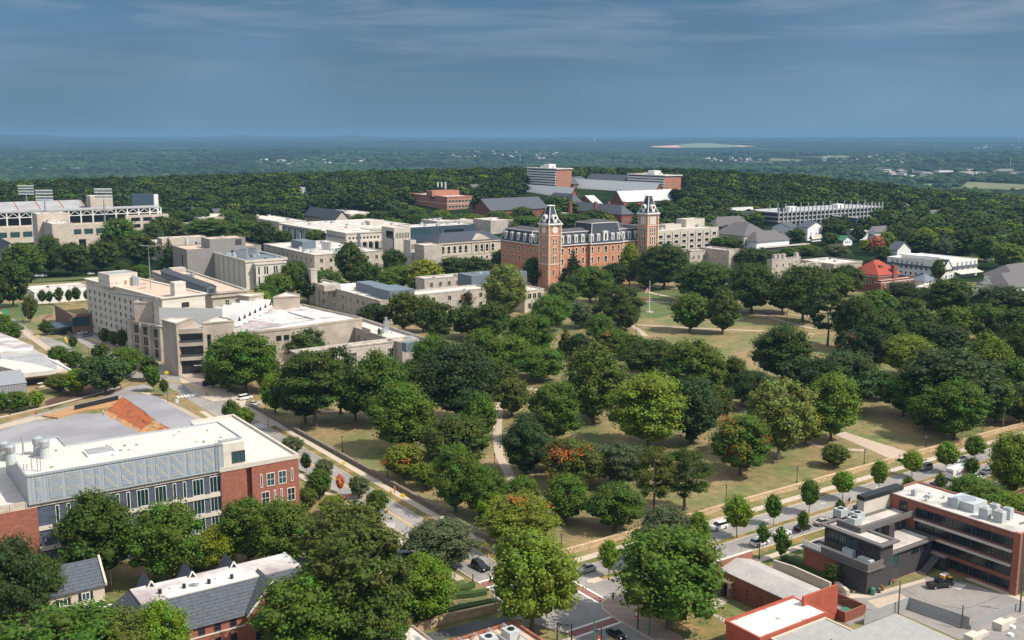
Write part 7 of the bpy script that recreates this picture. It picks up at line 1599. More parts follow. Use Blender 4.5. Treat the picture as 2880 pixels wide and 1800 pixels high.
# water tower far away
def wt(px,pt,pb,lab):
    u,v,z=G(px,pb); h=max(20,scaled_h(px,pt,pb)); R_=empty('water_tower',(u,v,z),0,lab,'water tower'); b=MB(); 
    for a in range(5): x,y=h*.16*math.cos(a*1.2566),h*.16*math.sin(a*1.2566); b.tube((x,y,-5),(x*.8,y*.8,h*.7),h*.02,'sign_white')
    b.build('legs',R_); b=MB(); b.cyl(0,0,h*.66,h*.74,h*.12,'sign_white',h*.2,14); b.cyl(0,0,h*.74,h*.92,h*.2,'sign_white',h*.2,14); b.cyl(0,0,h*.92,h,h*.2,'sign_white',h*.04,14); b.build('tank',R_)
wt(1672,388,402,'distant white water tower on the horizon woods'); wt(2865,386,398,'faint distant water tower at the right horizon')
# ---------------------------------------------------------------- fences
def fence(lab,pts,h,post=2.6,m='steel',mesh=False):
    R_=empty('fence',(pts[0][0],pts[0][1],0),0,lab,'fence'); o0=pts[0]
    for i in range(len(pts)-1):
        a,c=Vector((pts[i][0]-o0[0],pts[i][1]-o0[1])),Vector((pts[i+1][0]-o0[0],pts[i+1][1]-o0[1])); L_=(c-a).length; n=max(1,int(L_/post))
        for k_ in range(n): p=a+(c-a)*k_/n; b=MB(); b.cyl(p.x,p.y,0,h,.04,m,n=5); b.build('post',R_)
        b=MB()
        if mesh: b.strip([tuple(a),tuple(c)],.05,.1,h-.05,'fence_cloth')
        else:
            for zz in (h-.06,h*.5,.1): b.tube((a.x,a.y,zz),(c.x,c.y,zz),.02,m,n=4)
        b.build('fabric' if mesh else 'rails',R_)
M['fence_cloth']=mat('fence_cloth',(.30,.31,.32),var=.08)
fence('chain fence along the avenue side of the building site',[UV(415,1098),UV(480,1130),UV(540,1165),UV(592,1200)],1.8); fence('chain fence along the side lane of the building site',[UV(135,1180),UV(215,1155),UV(300,1130),UV(350,1108),UV(400,1092)],1.8)
fence('grey fabric fence at the back of the parking lot',[UV(2430,1758),UV(2555,1712),UV(2725,1770)],2.4,4,mesh=True); fence('grey panel fence on the right side of the lot',[UV(2730,1772),UV(2810,1735),UV(2900,1705)],1.6,4,mesh=True)
fence('black railing above the long hedge by the dark offices',[UV(2195,1590),UV(2270,1618),UV(2320,1655)],1.1,1.2,'black_metal')
# small brick bin enclosure
u,v=UV(2376,1752); R_=empty('bin_enclosure',(u,v,0),0,'small brick bin enclosure with open gates beside the grey fence','enclosure'); b=MB(); b.box(0,0,0,.3,7,2,'brick_dark'); b.box(.3,0,0,6,.3,2,'brick_dark'); b.box(5.7,.3,0,6,7,2,'brick_dark'); b.build('wall',R_); b=MB(); b.box(.3,6.9,0,2.6,7,2.2,'black_metal'); b.build('gate',R_); b=MB(); b.box(1,1,0,3.4,2.6,1.3,'green_paint'); b.build('bin',R_)
# street clutter
def simple_obj(nm,px,py,lab,cat,fn,rz=0,z=0):
    u,v=UV(px,py,z); b=MB(); fn(b); o=b.build(nm,loc=(u,v,z),rz=rz); return tag(o,lab,cat)
def bin_(b): b.cyl(0,0,0,1.0,.35,'green_paint',.38,10); b.cyl(0,0,1.0,1.3,.4,'green_paint',.15,10)
simple_obj('bin',2453,1673,'dark green rounded bin against the dark brick corner','bin',lambda b:(b.cyl(0,0,0,1.3,.55,'green_paint',.55,10),b.cyl(0,0,1.3,1.6,.57,'green_paint',.3,10)))
simple_obj('barrel',2472,1668,'small blue barrel beside the wooden pallets','barrel',lambda b:(b.cyl(0,0,0,.9,.33,'blue_metal',.36,10),b.cyl(0,0,.9,1.0,.37,'car_slate',.3,10)))
simple_obj('pallets',2482,1664,'two leaning orange wood pallets against the dark wall','pallets',lambda b:[b.box(i*.25,0,.12*k_,i*.25+.08,1.2,.12*k_+.09,'wood') for i in range(3) for k_ in range(9)])
simple_obj('crate_stack',2655,1632,'pale yellow boxy crate behind the black pickup','crate',lambda b:(b.box(-.8,-.5,0,.8,.5,1.2,'mark_yellow'),b.box(-.85,-.55,1.2,.85,.55,1.35,'cream')))
simple_obj('bin',2671,1638,'dark wheeled bin with yellow lid beside the crate','bin',lambda b:(b.box(-.4,-.35,.1,.4,.35,1.1,'black_metal'),b.box(-.43,-.38,1.1,.43,.38,1.22,'mark_yellow')))
simple_obj('bucket',2402,1667,'white bucket at the foot of the dark wall','bucket',lambda b:(b.cyl(0,0,0,.4,.2,'sign_white',.25,10),b.cyl(0,0,.4,.43,.26,'steel',.26,10)))
simple_obj('traffic_cone',2640,1526,'orange traffic cone on the brick offices ledge','traffic cone',lambda b:(b.box(-.25,-.25,0,.25,.25,.06,'black_metal'),b.cyl(0,0,.06,.8,.2,'orange',.04,8)),z=5.95)
simple_obj('traffic_cone',968,1404,'white-ringed orange cones at the roadworks hole, left','traffic cone',lambda b:(b.box(-.25,-.25,0,.25,.25,.06,'orange'),b.cyl(0,0,.06,.8,.2,'orange',.04,8))); simple_obj('barrier',983,1401,'low orange and white barrier around the roadworks hole','barrier',lambda b:(b.box(-1.6,-.1,.5,1.6,.1,.8,'orange'),b.box(-1.5,-.25,0,-1.4,.25,.8,'sign_white'),b.box(1.4,-.25,0,1.5,.25,.8,'sign_white')))
simple_obj('fire_hydrant',1098,1500,'pale fire hydrant on the grass island by the driveway','fire hydrant',lambda b:(b.cyl(0,0,0,.7,.16,'sign_white',.14,8),b.cyl(0,0,.7,.85,.18,'sign_white',.06,8),b.box(-.28,-.07,.4,.28,.07,.54,'sign_white')))
simple_obj('brick_pillar',1146,1552,'short brick gate pillar at the driveway','pillar',lambda b:(b.box(-.6,-.6,0,.6,.6,1.7,'brick'),b.box(-.7,-.7,1.7,.7,.7,1.85,'cream')))
simple_obj('bench',2110,1100,'dark park bench under trees','bench',lambda b:(b.box(-.9,-.2,.4,.9,.25,.47,'wood'),b.box(-.9,.22,.5,.9,.28,.95,'wood')))
u,v=UV(582,1090); R_=empty('bus_shelter',(u,v,.1),0,'small glazed bus shelter with pale roof beside the avenue','bus shelter'); b=MB(); b.box(-1.4,-.8,2.5,1.4,.8,2.65,'frame_white'); b.build('roof',R_)
for x,y in ((-1.3,-.7),(1.3,-.7),(-1.3,.7),(1.3,.7)): b=MB(); b.box(x-.05,y-.05,0,x+.05,y+.05,2.5,'black_metal'); b.build('post',R_)
b=MB(); b.box(-1.24,.66,.3,1.24,.7,2.3,'glass'); b.build('glass_wall',R_); simple_obj('litter_bin',595,1088,'white litter bin beside the bus shelter','bin',lambda b:(b.cyl(0,0,0,1.1,.38,'sign_white',.36,10),b.cyl(0,0,1.1,1.2,.3,'steel',.2,10)))
simple_obj('small_canopy',606,1086,'small red canopy stand beside the bus shelter','stand',lambda b:(b.cyl(0,0,0,1.2,.05,'steel',n=6),b.cyl(0,0,1.2,1.5,.6,'sign_red',.1,8)))
# overhead wires
def wire(lab,a,ha,c,hc,sag):
    A=Vector((*UV(*a),ha)); C_=Vector((*UV(*c),hc)); cu=[]; n=12; b=MB()
    for i in range(n+1): t=i/n; p=A.lerp(C_,t); p.z-=sag*4*t*(1-t); cu.append(p)
    for i in range(n): b.tube(cu[i],cu[i+1],.025,'black_metal',n=3)
    tag(b.build('overhead_wire'),lab,'wire')
wire('overhead wire sagging between the wooden lot poles, left span',(2526,1728),5.6,(2704,1768),3.9,1.0); wire('overhead wire sagging between the wooden lot poles, right span',(2704,1768),3.9,(2868,1722),6.2,.8); wire('overhead wire crossing the lot toward the painted wall',(2526,1728),5.4,(2350,1760),5,.6)
# ---------------------------------------------------------------- people
def person(px,py,lab,shirt,legs,hairm='hair',rz=0,arm=.25,stride=.16,hat=None):
    u,v=UV(px,py); R_=empty('person',(u,v,.06),rz,lab,'person')
    V=[];E_=[];Rr=[]
    def add(p,r_,par=None):
        V.append(p); Rr.append(r_); 
        if par is not None: E_.append((par,len(V)-1))
        return len(V)-1
    pel=add((0,0,.95),.15); ch=add((0,0,1.28),.155,pel); nk=add((0,0,1.48),.065,ch); hd=add((.01,0,1.60),.095,nk); add((.01,0,1.70),.085,hd)
    for s_ in (-1,1):
        hp=add((0,s_*.09,.86),.105,pel); kn=add((s_*stride*.6,s_*.10,.48),.07,hp); an=add((s_*stride,s_*.10,.09),.048,kn); add((s_*stride+.16,s_*.11,.03),.04,an)
        sh_=add((0,s_*.19,1.40),.065,ch); el=add((-s_*stride*.4+arm*.4,s_*.25,1.14),.047,sh_); add((-s_*stride*.3+arm,s_*.24,.95),.035,el)
    me=bpy.data.meshes.new('body'); me.from_pydata(V,E_,[]); o=link(bpy.data.objects.new('body',me)); md=o.modifiers.new('skin','SKIN'); o.modifiers.new('sub','SUBSURF').levels=1; o.modifiers['sub'].render_levels=1
    for i,sv in enumerate(me.skin_vertices[0].data): sv.radius=(Rr[i],Rr[i])
    me.skin_vertices[0].data[0].use_root=True
    dg=bpy.context.evaluated_depsgraph_get(); m2=bpy.data.meshes.new_from_object(o.evaluated_get(dg)); o.modifiers.clear(); o.data=m2; m2.materials.clear()
    for mm_ in ('skin',shirt,legs): m2.materials.append(M[mm_])
    for p in m2.polygons: z=p.center.z; p.material_index=0 if z>1.46 or (abs(p.center.y)>.2 and z<1.2 and z>.9) else 1 if z>.95 else 2; p.use_smooth=True
    o.parent=R_
    b=MB(); b.cyl(.0,0,1.70,1.80,.105,hat or hairm,.06,10); b.build('helmet' if hat else 'hair',R_)
    return R_
person(1724,1690,'pedestrian in dark clothes crossing at the corner beside the big tree','cloth_dark','cloth_dark',rz=1.2)
person(2530,1290,'person in white top and dark shorts climbing the park steps','cloth_white','cloth_dark',rz=1.5); person(581,1113,'person in brown walking on the avenue pavement by the crosswalk','wood','cloth_dark',rz=-1)
person(1100,1393,'worker in yellow vest and helmet on the verge, left of two','sign_yellow','orange',rz=1,hat='sign_yellow',arm=.35); person(1110,1388,'worker in orange vest with white helmet on the pavement, right of two','orange','cloth_dark',rz=.3,hat='sign_white',arm=.4)
person(291,1168,'worker in a yellow hard hat standing on the gravel pad','cloth_white','cloth_dark',rz=.3,hat='sign_yellow'); person(2511,1648,'person in red top by the rear door of the dark offices','banner_red','cloth_dark',rz=2)
TL="""40 1512 190 1790 R k
112 1562 150 1735 R d
280 1374 200 1640 T d
476 1412 195 1640 R m
613 1478 132 1600 T y
575 1510 90 1610 R m
700 1398 150 1585 R m
800 1405 150 1610 R m
215 1697 330 1990 A m
345 1720 190 1970 R v
455 1692 150 1930 R b
433 1624 42 1655 S b
985 1408 270 1720 L v
1010 1460 290 1830 L v
854 1616 240 1890 R m
1060 1660 180 1880 L v
1193 1558 170 1755 T b
1238 1463 185 1605 R s
1495 1490 230 1775 R w
1880 1487 285 1768 R m
1872 1427 155 1590 R s
1958 1435 68 1590 P b
1711 1517 58 1622 P b
2072 1395 80 1513 P b
2175 1389 47 1477 P m
2275 1348 57 1444 P m
2370 1324 61 1405 P b
2471 1294 49 1383 P b
2565 1266 60 1343 P b
2660 1242 65 1329 P b
2739 1222 60 1297 P m
2258 1434 34 1501 P m
2361 1404 30 1465 P m
2453 1380 35 1420 P m
2553 1340 36 1385 P m
2642 1330 29 1381 P m
2731 1285 42 1346 P m
2196 1484 46 1581 P m
2145 1472 36 1542 P m
2341 1582 46 1644 T d
2838 1212 115 1400 R w
2850 1268 90 1375 T y
2735 1340 150 1470 R m
2700 1360 80 1450 R y
2830 1385 130 1480 R b
2347 1247 72 1313 A v
2336 1046 142 1240 R w
2365 985 185 1150 R q
2190 1050 180 1290 L l
2080 1165 155 1335 R m a
2264 1133 112 1250 R w a
2681 1068 170 1240 R m
2670 975 250 1185 R q
2478 1040 78 1125 A d
1824 1047 205 1262 R w
1946 1050 155 1247 T q
1943 953 160 1130 R m
1836 955 160 1065 R d
1782 937 85 1040 R m
1669 958 172 1192 T v
1559 1074 145 1247 R m
1479 1164 125 1332 T q
1607 1235 162 1372 R v a
1592 1330 122 1468 T m
1729 1362 148 1492 R m
1749 1245 130 1372 A s
1839 1253 125 1448 N v
1925 1260 145 1436 N d
1282 1245 135 1440 T m
1360 1308 120 1455 R m
1137 1245 112 1347 R w a
1199 1300 78 1376 R w a
1465 1395 190 1532 R w a
1468 1336 85 1440 R m
1137 1068 178 1272 T m
1285 1168 175 1332 R d
1285 963 205 1192 R k
1348 1097 100 1242 T m
1065 985 180 1192 T m
1068 922 44 1020 C d
887 983 195 1200 N d
860 1000 150 1190 R k
774 1042 75 1162 R b
958 975 105 1165 N k
854 920 122 1020 R d
690 933 172 1102 R m
648 938 90 1062 R m
1220 940 125 1092 R m
1354 923 135 1110 R m
1056 850 88 927 R k
1137 818 102 937 L v
1190 828 80 935 R v
1229 845 100 960 R d
1221 817 36 872 C k
1308 812 54 872 R k a
1321 857 105 950 R d
1385 845 95 960 R d
1422 737 118 892 T l
1500 722 64 806 T d
1449 700 78 782 R d
1611 700 78 820 C k
1660 748 115 852 R m
1726 737 70 812 R k
1770 681 62 802 T w
1738 803 125 918 R d
1547 830 115 932 R m
1633 845 75 922 R s
1684 880 80 962 R m
1485 880 135 1012 R m
1520 975 130 1072 R m
1589 912 46 1007 C v a
1630 935 60 1012 R k
1723 922 105 1012 R m a
1940 820 102 933 R m
2032 812 88 938 T v
1866 683 140 812 R d
1990 738 175 852 R d
2113 740 145 880 R d
2258 742 145 907 R d
2353 765 85 842 R m
2380 742 92 832 R d
2327 820 112 972 N k
2407 833 115 987 R d
2460 810 105 932 R m
2541 792 115 872 R k
2556 832 95 932 R d
2663 778 135 907 R d
2580 864 110 972 R d
2684 857 105 962 R m
2815 802 175 932 R k
2550 942 140 1062 R w
2446 915 95 1052 R k
2669 912 105 1002 R k
2767 930 130 1132 T w
2860 905 115 1082 R d
2821 1090 62 1202 B k
2865 1080 90 1192 R k
2853 1000 105 1152 R m
2389 925 88 1032 R k a
2341 1012 45 1122 B k
2199 912 155 1077 R d
2110 1040 120 1150 R k
2060 1000 80 1120 R d
2490 880 100 1010 R d
2610 1000 110 1110 R k
39 727 88 864 R d
-10 760 70 870 R d
71 678 108 792 R m
140 655 68 772 R d
205 678 90 777 R d
292 674 82 767 R d
342 608 98 722 R m
393 655 98 747 R d
470 606 87 692 R v
430 625 60 700 R d
399 742 52 797 R m
345 735 50 792 R d
479 668 62 777 C d
586 612 128 682 R m
693 615 92 702 R m
744 618 62 702 R d
800 645 52 702 R d
895 643 64 702 R m
836 728 68 812 R d
988 678 92 802 T d
1033 738 84 812 R d
1107 698 64 777 R d
919 755 95 832 R m
1119 745 95 812 R m
1196 728 104 817 T y
1274 720 90 792 R d
1336 720 90 792 R d
1419 697 72 777 R d
780 765 85 852 R m
750 795 60 860 R m
735 815 60 872 R b
824 735 60 830 R m
870 760 70 850 R d
1180 770 70 835 R m
167 970 57 1032 R m
208 985 52 1037 R m
206 943 26 985 P d
283 966 46 1012 R d
298 998 110 1108 R q
256 1000 62 1062 R d
354 973 92 1062 R m
420 1000 48 1072 R d
217 1033 62 1112 R b
167 1048 68 1102 R v
50 1098 68 1157 R m
103 1097 43 1147 R b
5 1103 46 1162 R m
33 902 62 962 R m
8 880 50 940 R m
295 922 32 967 R v
345 924 32 982 R v
320 930 26 975 R v
433 1028 43 1102 P m
462 1065 26 1114 P d
653 1123 52 1202 P m
690 1145 52 1210 P b
131 902 36 942 R d
120 814 24 858 P d
140 818 22 858 P d
167 808 26 858 P d
195 813 20 856 P k
216 806 26 854 P k
245 815 20 850 P d
86 828 36 907 R v
821 1226 57 1277 A s
862 1273 31 1332 P k
913 1289 52 1347 R s
899 1317 67 1402 R m
863 1369 57 1437 R v
957 1334 26 1387 P o
1010 1337 52 1402 R s
1062 1376 60 1442 R m
934 1392 65 1452 R w
2339 609 57 672 R d
2291 618 37 674 C k
2413 633 40 682 T k
2374 604 24 642 R d
2333 654 44 692 R m
2438 674 38 716 R y
2464 662 40 722 R o
2490 650 48 717 R w
2600 640 62 715 T y
2560 640 60 706 R v
2520 630 60 690 R d
2655 640 56 700 R y
2650 668 50 724 T s
2715 640 70 720 R d
2770 660 72 736 R m
2830 680 76 760 R w
2870 640 60 730 R v
2790 630 66 700 R d
2700 610 60 672 R d
2620 603 56 660 R m
2555 600 50 656 R v
2590 575 46 625 R m
2660 580 54 640 R d
2740 590 60 650 R m
2830 595 62 660 R d
2875 570 50 630 R m
2470 585 40 630 R m
2530 565 44 612 R d
2640 720 34 768 T d
2637 727 36 790 T d
2480 690 46 740 R d
2350 685 66 728 R s
2270 688 60 722 R m
2215 695 46 730 R m
2240 640 50 690 R d
1555 552 47 592 R d
1607 598 95 655 R d
1675 586 74 645 R d
1702 600 46 645 R y
1467 580 62 625 R v
1479 605 94 655 R m
1400 590 60 640 R m
1904 590 84 642 R d
1934 553 57 602 R m
1996 556 62 607 R d
1870 560 50 610 R d
2047 664 88 707 R m
2115 656 50 702 R b
1956 680 24 706 R d
2121 695 95 765 R d
2170 705 60 770 R d
1330 600 60 640 R w
1270 605 60 650 R d
1240 588 60 640 R w
1170 580 60 635 R m
1120 585 60 640 R d
1060 590 60 645 R d
1010 600 50 645 R m
700 600 60 650 R d
650 590 60 640 R m
560 580 60 640 R m
500 590 60 640 R d
1540 712 40 800 T d
2420 560 40 605 R m
2450 610 40 650 R m
2500 600 40 645 R d
1960 610 50 660 R m
2010 590 50 640 R d
2790 1000 70 1130 R d
1090 760 60 822 R m
640 1010 70 1100 R m
"""
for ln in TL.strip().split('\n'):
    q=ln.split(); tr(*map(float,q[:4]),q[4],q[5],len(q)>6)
TL2="""622 958 84 1092 R b
748 965 80 1105 R m
600 1040 46 1090 R v
1180 600 60 650 R d
1300 598 60 640 R m
1210 618 50 650 R m
1420 608 60 650 R d
1100 612 60 652 R m
1440 940 110 1050 R m
1400 1010 110 1120 R d
1240 1020 110 1130 R m
1160 1010 90 1110 R d
1000 1040 110 1180 R m
1440 1060 90 1170 R v
1660 1060 90 1170 R m
1650 1240 100 1330 R s
1380 1380 100 1470 T b
1240 1180 110 1290 R m
1540 1230 90 1320 R d
2010 1080 95 1190 R d
2250 1000 110 1130 R q
2420 1010 90 1110 R m
2540 1050 110 1170 R m
2600 900 90 990 R d
2480 860 90 950 R d
2200 790 90 880 R d
2760 850 110 960 R m
2860 860 110 980 R d
2560 960 90 1060 R d
2700 1010 110 1120 R m
2800 1060 110 1190 R m
2600 1110 90 1210 R m
1760 850 70 930 R d
1580 790 80 880 R m
1700 700 55 770 R m
1820 740 60 815 R d
"""
for ln in TL2.strip().split('\n'):
    q=ln.split(); tr(*map(float,q[:4]),q[4],q[5])
# ---------------------------------------------------------------- woods and distant town
def inside(u,v):
    for a,b_,c,d in BOXES:
        if a<u<c and b_<v<d: return True
    return False
PROT=[(1485,1610,470,525),(1767,1916,488,528),(1446,1627,520,556),(1606,1868,505,552),(1721,1925,540,575),(1622,1693,540,582),(1550,1790,485,520),(1328,1540,555,590),(1590,1782,575,620),(1154,1328,530,575),(2150,2480,560,620),(857,1060,580,612),(0,460,555,650),(2173,2320,610,660),(1935,2220,590,690),(2366,2500,625,670),(794,1337,615,660),(690,862,608,640),(518,692,596,628),(2508,2562,560,585),(2603,2672,578,602),(838,866,520,540)]
def wood():
    r=np.random.default_rng(11); P_=[leaf_arrays(k_,s_,300,.060) for s_,k_ in ((1,'R'),(2,'A'),(3,'A'),(4,'R'),(5,'L'))]
    VV=[];QQ=[];TT=[];A1=[];A2=[];off=0; CC=[]; pts=[]
    tries=0
    cell={}
    def ok(u,v,rad_):
        k_=(int(u//12),int(v//12))
        for i in (-1,0,1):
            for j in (-1,0,1):
                for (a,b_,c) in cell.get((k_[0]+i,k_[1]+j),()):
                    if (a-u)**2+(b_-v)**2<((c+rad_)*.40)**2: return False
        cell.setdefault(k_,[]).append((u,v,rad_)); return True
    while len(pts)<2750 and tries<90000:
        tries+=1
        X=r.uniform(-1.0,1.0); d=math.sqrt(r.uniform(650**2,1660**2)); a=X*rad(31)
        x,y=d*math.sin(a),d*math.cos(a); u=x*cT+y*sT; v=-x*sT+y*cT
        if inside(u,v): continue
        z=terr(u,v); c,rw=pix(u,v,z)
        if c<-420 or c>3400: continue
        # keep trees behind the line where the built-up campus ends
        lim=interp(c,[0,330,520,700,860,1060,1150,1330,1500,1750,1950,2050,2200,2480,2600,2880],[640,640,640,680,640,620,620,600,640,660,700,690,700,700,720,720])
        if rw>lim: continue
        tp=rw-14/depth(u,v,z)*FPX; hw_=6.5/depth(u,v,z)*FPX
        if any(x0-hw_<c<x1+hw_ and rw>y1-3 and tp<y1-(y1-y0)*.06 for x0,x1,y0,y1 in PROT): continue
        wd=r.uniform(11,22); 
        if not ok(u,v,wd): continue
        pts.append((u,v,z,wd*1.1,r.uniform(12,16)*(.7+wd/45)))
    for _ in range(2200):
        d=r.uniform(230,700); c=r.uniform(3010,3700) if r.random()<.6 else r.uniform(-700,-230); X=(c-1440)/FPX*d*.97; u=X*cT+d*sT; v=-X*sT+d*cT
        if inside(u,v) or not ok(u,v,15): continue
        pts.append((u,v,0,r.uniform(9,14),r.uniform(9,14)))
    tints=['d','k','m','d','q','v','m','k','w','y']; pr=[.24,.36,.10,.1,.12,.05,.01,.0,.015,.005]
    groups={}
    for p in pts: groups.setdefault(tints[r.choice(10,p=pr)],[]).append(p)
    root=None
    # one object: woods; vertex colour-like tint stored per face
    col=[]
    for t,ps in groups.items():
        for (u,v,z,wd,h) in ps:
            V,Q,T,to,lo,lb=P_[r.integers(5)]; a=r.uniform(0,6.28); ca,sa=math.cos(a),math.sin(a)
            W_=V*np.array([wd,wd,h]); W_=np.stack([W_[:,0]*ca-W_[:,1]*sa+u,W_[:,0]*sa+W_[:,1]*ca+v,W_[:,2]+z-.5],1)
            VV.append(W_); QQ.append(Q+off); TT.append(T+off); off+=len(V)
            A1.append(to); A2.append(np.clip(lo*.4+r.uniform(0,.6),0,1)); j=r.uniform(.62,1.5)*(1+.5*mnoise.noise(Vector((u/70,v/70,2.2)))); col.append((len(Q),len(T),tuple(c_*j*.66 for c_ in TINT[t])))
    nq=sum(c[0] for c in col); Q=np.concatenate(QQ); T=np.concatenate(TT)
    tq=[];tt=[];lq=[];lt=[];cq=[];ct_=[]
    for (a,b_,c_),t1,l1 in zip(col,A1,A2): tq.append(t1[:a]);tt.append(t1[a:]);lq.append(l1[:a]);lt.append(l1[a:]); cq.append(np.tile(c_,(a,1))); ct_.append(np.tile(c_,(b_,1)))
    me=np_mesh('woods',np.concatenate(VV),Q,T,np.concatenate(tq+tt),np.concatenate(lq+lt),'foliage_far')
    C_=np.concatenate(cq+ct_); at=me.attributes.new('tint','FLOAT_COLOR','FACE'); at.data.foreach_set('color',np.concatenate([C_,np.ones((len(C_),1))],1).astype(np.float32).ravel())
    o=link(bpy.data.objects.new('woods',me)); tag(o,'dense dark green woodland covering the hill behind the campus','woods',kind='stuff'); print('woods',len(pts),len(Q)+len(T))
def foliage_far():
    m=bpy.data.materials.new('foliage_far'); m.use_nodes=True; t=m.node_tree; n=t.nodes; l=t.links; b=n['Principled BSDF']; b.inputs['Roughness'].default_value=.8; b.inputs['Specular IOR Level'].default_value=.1
    at=n.new('ShaderNodeAttribute'); at.attribute_name='tone'; c=n.new('ShaderNodeAttribute'); c.attribute_name='tint'
    mr=n.new('ShaderNodeMapRange'); mr.inputs['To Min'].default_value=.55; mr.inputs['To Max'].default_value=1.5; l.new(at.outputs['Fac'],mr.inputs[0])
    vs=n.new('ShaderNodeVectorMath'); vs.operation='SCALE'; l.new(c.outputs['Color'],vs.inputs[0]); l.new(mr.outputs[0],vs.inputs['Scale']); l.new(vs.outputs[0],b.inputs['Base Color']); return m
M['foliage_far']=foliage_far()
wood()
def distant():
    r=np.random.default_rng(5); iv,itr=ico(); VV=[];TT=[];off=0;to=[];C_=[]
    n=0
    while n<24000:
        d=1650*math.exp(r.random()*1.75); a=r.uniform(-rad(29),rad(29)); x,y=d*math.sin(a),d*math.cos(a); u=x*cT+y*sT; v=-x*sT+y*cT
        if mnoise.noise(Vector((u/420,v/420,9.1)))>.33: 
            if r.random()<.93: continue
        z=terr(u,v); pc,pr_=pix(u,v,z)
        if any(x0<pc<x1 and y0<pr_<y1 for x0,x1,y0,y1 in ((2695,2905,514,536),(2165,2390,438,456),(2595,2660,517,527),(1980,2170,446,460),(2480,2880,482,496))): continue
        w=r.uniform(7,15)*(1+d/6500); h=r.uniform(5,11)
        V=iv*np.array([w,w,h])*(1+r.normal(size=(12 if len(iv)==12 else len(iv),1))*.15)+np.array([u,v,z+h*.35]); VV.append(V); TT.append(itr+off); off+=len(iv); k_=len(itr)
        g=r.uniform(.5,1.4)*(1+.7*mnoise.noise(Vector((u/380,v/380,5.5)))); c=(.020*g,.042*g,.016*g) if r.random()<.8 else (.035*g,.058*g,.018*g); to.append(np.full(k_,.5)); C_.append(np.tile(c,(k_,1))); n+=1
    to=np.concatenate(to); me=np_mesh('distant_woods',np.concatenate(VV),np.zeros((0,4),int),np.concatenate(TT),to,to,'foliage_far'); C_=np.concatenate(C_)
    at=me.attributes.new('tint','FLOAT_COLOR','FACE'); at.data.foreach_set('color',np.concatenate([C_,np.ones((len(C_),1))],1).astype(np.float32).ravel())
    tag(link(bpy.data.objects.new('distant_woods',me)),'hazy distant woods stretching to the horizon','woods',kind='stuff')
distant()
HM={}
def house_mesh(k_):
    if k_ not in HM:
        b=MB(); w,d,h=[(10,8,5),(14,9,6),(26,16,6),(60,22,8)][k_//3]; c=['white_paint','cream_stone','brick_dark'][k_%3]; b.box(-w/2,-d/2,-6,w/2,d/2,h,c)
        wall_=b.mesh('wall'); b=MB(); b.gable(-w/2,-d/2,w/2,d/2,h,2.6 if k_<6 else 1.0,'x',['shingle_grey','pale_roof','metal_white_roof'][k_%3],ends=c); HM[k_]=(wall_,b.mesh('roof'))
    return HM[k_]
def town():
    r=random.Random(4)
    bands=[(720,1040,452,466,40,1,'pale roofs of a distant suburb seen above the left woods','distant suburb houses above the left woods'),(1240,1460,428,446,26,1,'tiny pale houses in the distant woods left of the striped tower','tiny houses left of the striped tower'),(1440,1570,430,448,18,1,'tiny white houses scattered right of the thin mast','tiny houses right of the thin mast'),(1980,2170,444,460,26,1,'tiny white houses in the clearing below the red landfill','tiny houses below the landfill'),
     (2310,2560,435,462,40,1,'small distant houses in the woods at upper right','small houses upper right'),(2480,2880,478,500,40,2,'pale commercial roofs in the valley at right','commercial roofs in the right valley'),(60,300,460,480,5,2,'large pale roofs beyond the left woods','large roofs beyond the left woods'),(2500,2870,398,420,14,2,'faint far buildings near the right horizon','faint buildings near the horizon')]
    for x0,x1,y0,y1,n,sz,lab,grp in bands:
        for i in range(n):
            px,py=r.uniform(x0,x1),r.uniform(y0,y1); u,v,z=G(px,py); k_=r.choice([0,1,3,4,5]) if sz==1 else r.choice([6,7,9,10])
            o=empty('house',(u,v,z),r.uniform(0,3.1),lab,'house',grp); s_=1.3 if sz==1 else 1.0; o.scale=(s_,)*3
            w,rf=house_mesh(k_)
            for nm,me in (('wall',w),('roof',rf)): q=link(bpy.data.objects.new(nm,me)); q.parent=o
town()
# pale fields in the valley on the right
def field(pts,m='field',nm='field'):
    b=MB(); P_=[G(*q) for q in pts]; 
    # follow the terrain with a small grid
    n=8; A,B_,C_,D_=P_; vs=[]
    for j in range(n+1):
        for i in range(n+1):
            s_,t=i/n,j/n; u=(A[0]*(1-s_)+B_[0]*s_)*(1-t)+(D_[0]*(1-s_)+C_[0]*s_)*t; v=(A[1]*(1-s_)+B_[1]*s_)*(1-t)+(D_[1]*(1-s_)+C_[1]*s_)*t; vs.append((u,v,terr(u,v)+1.6))
    b.add(vs,[(j*(n+1)+i,j*(n+1)+i+1,(j+1)*(n+1)+i+1,(j+1)*(n+1)+i) for j in range(n) for i in range(n)],m); tag(b.build(nm),kind='structure')
for q in ([(2700,532),(2900,538),(2900,522),(2720,514)],[(2600,526),(2660,526),(2650,518),(2595,520)],[(2290,444),(2390,444),(2385,438),(2330,438)],[(2160,452),(2260,458),(2255,450),(2170,446)],[(1240,446),(1330,446),(1330,440),(1290,438)],[(1040,432),(1110,432),(1110,428),(1060,428)]): field(q)
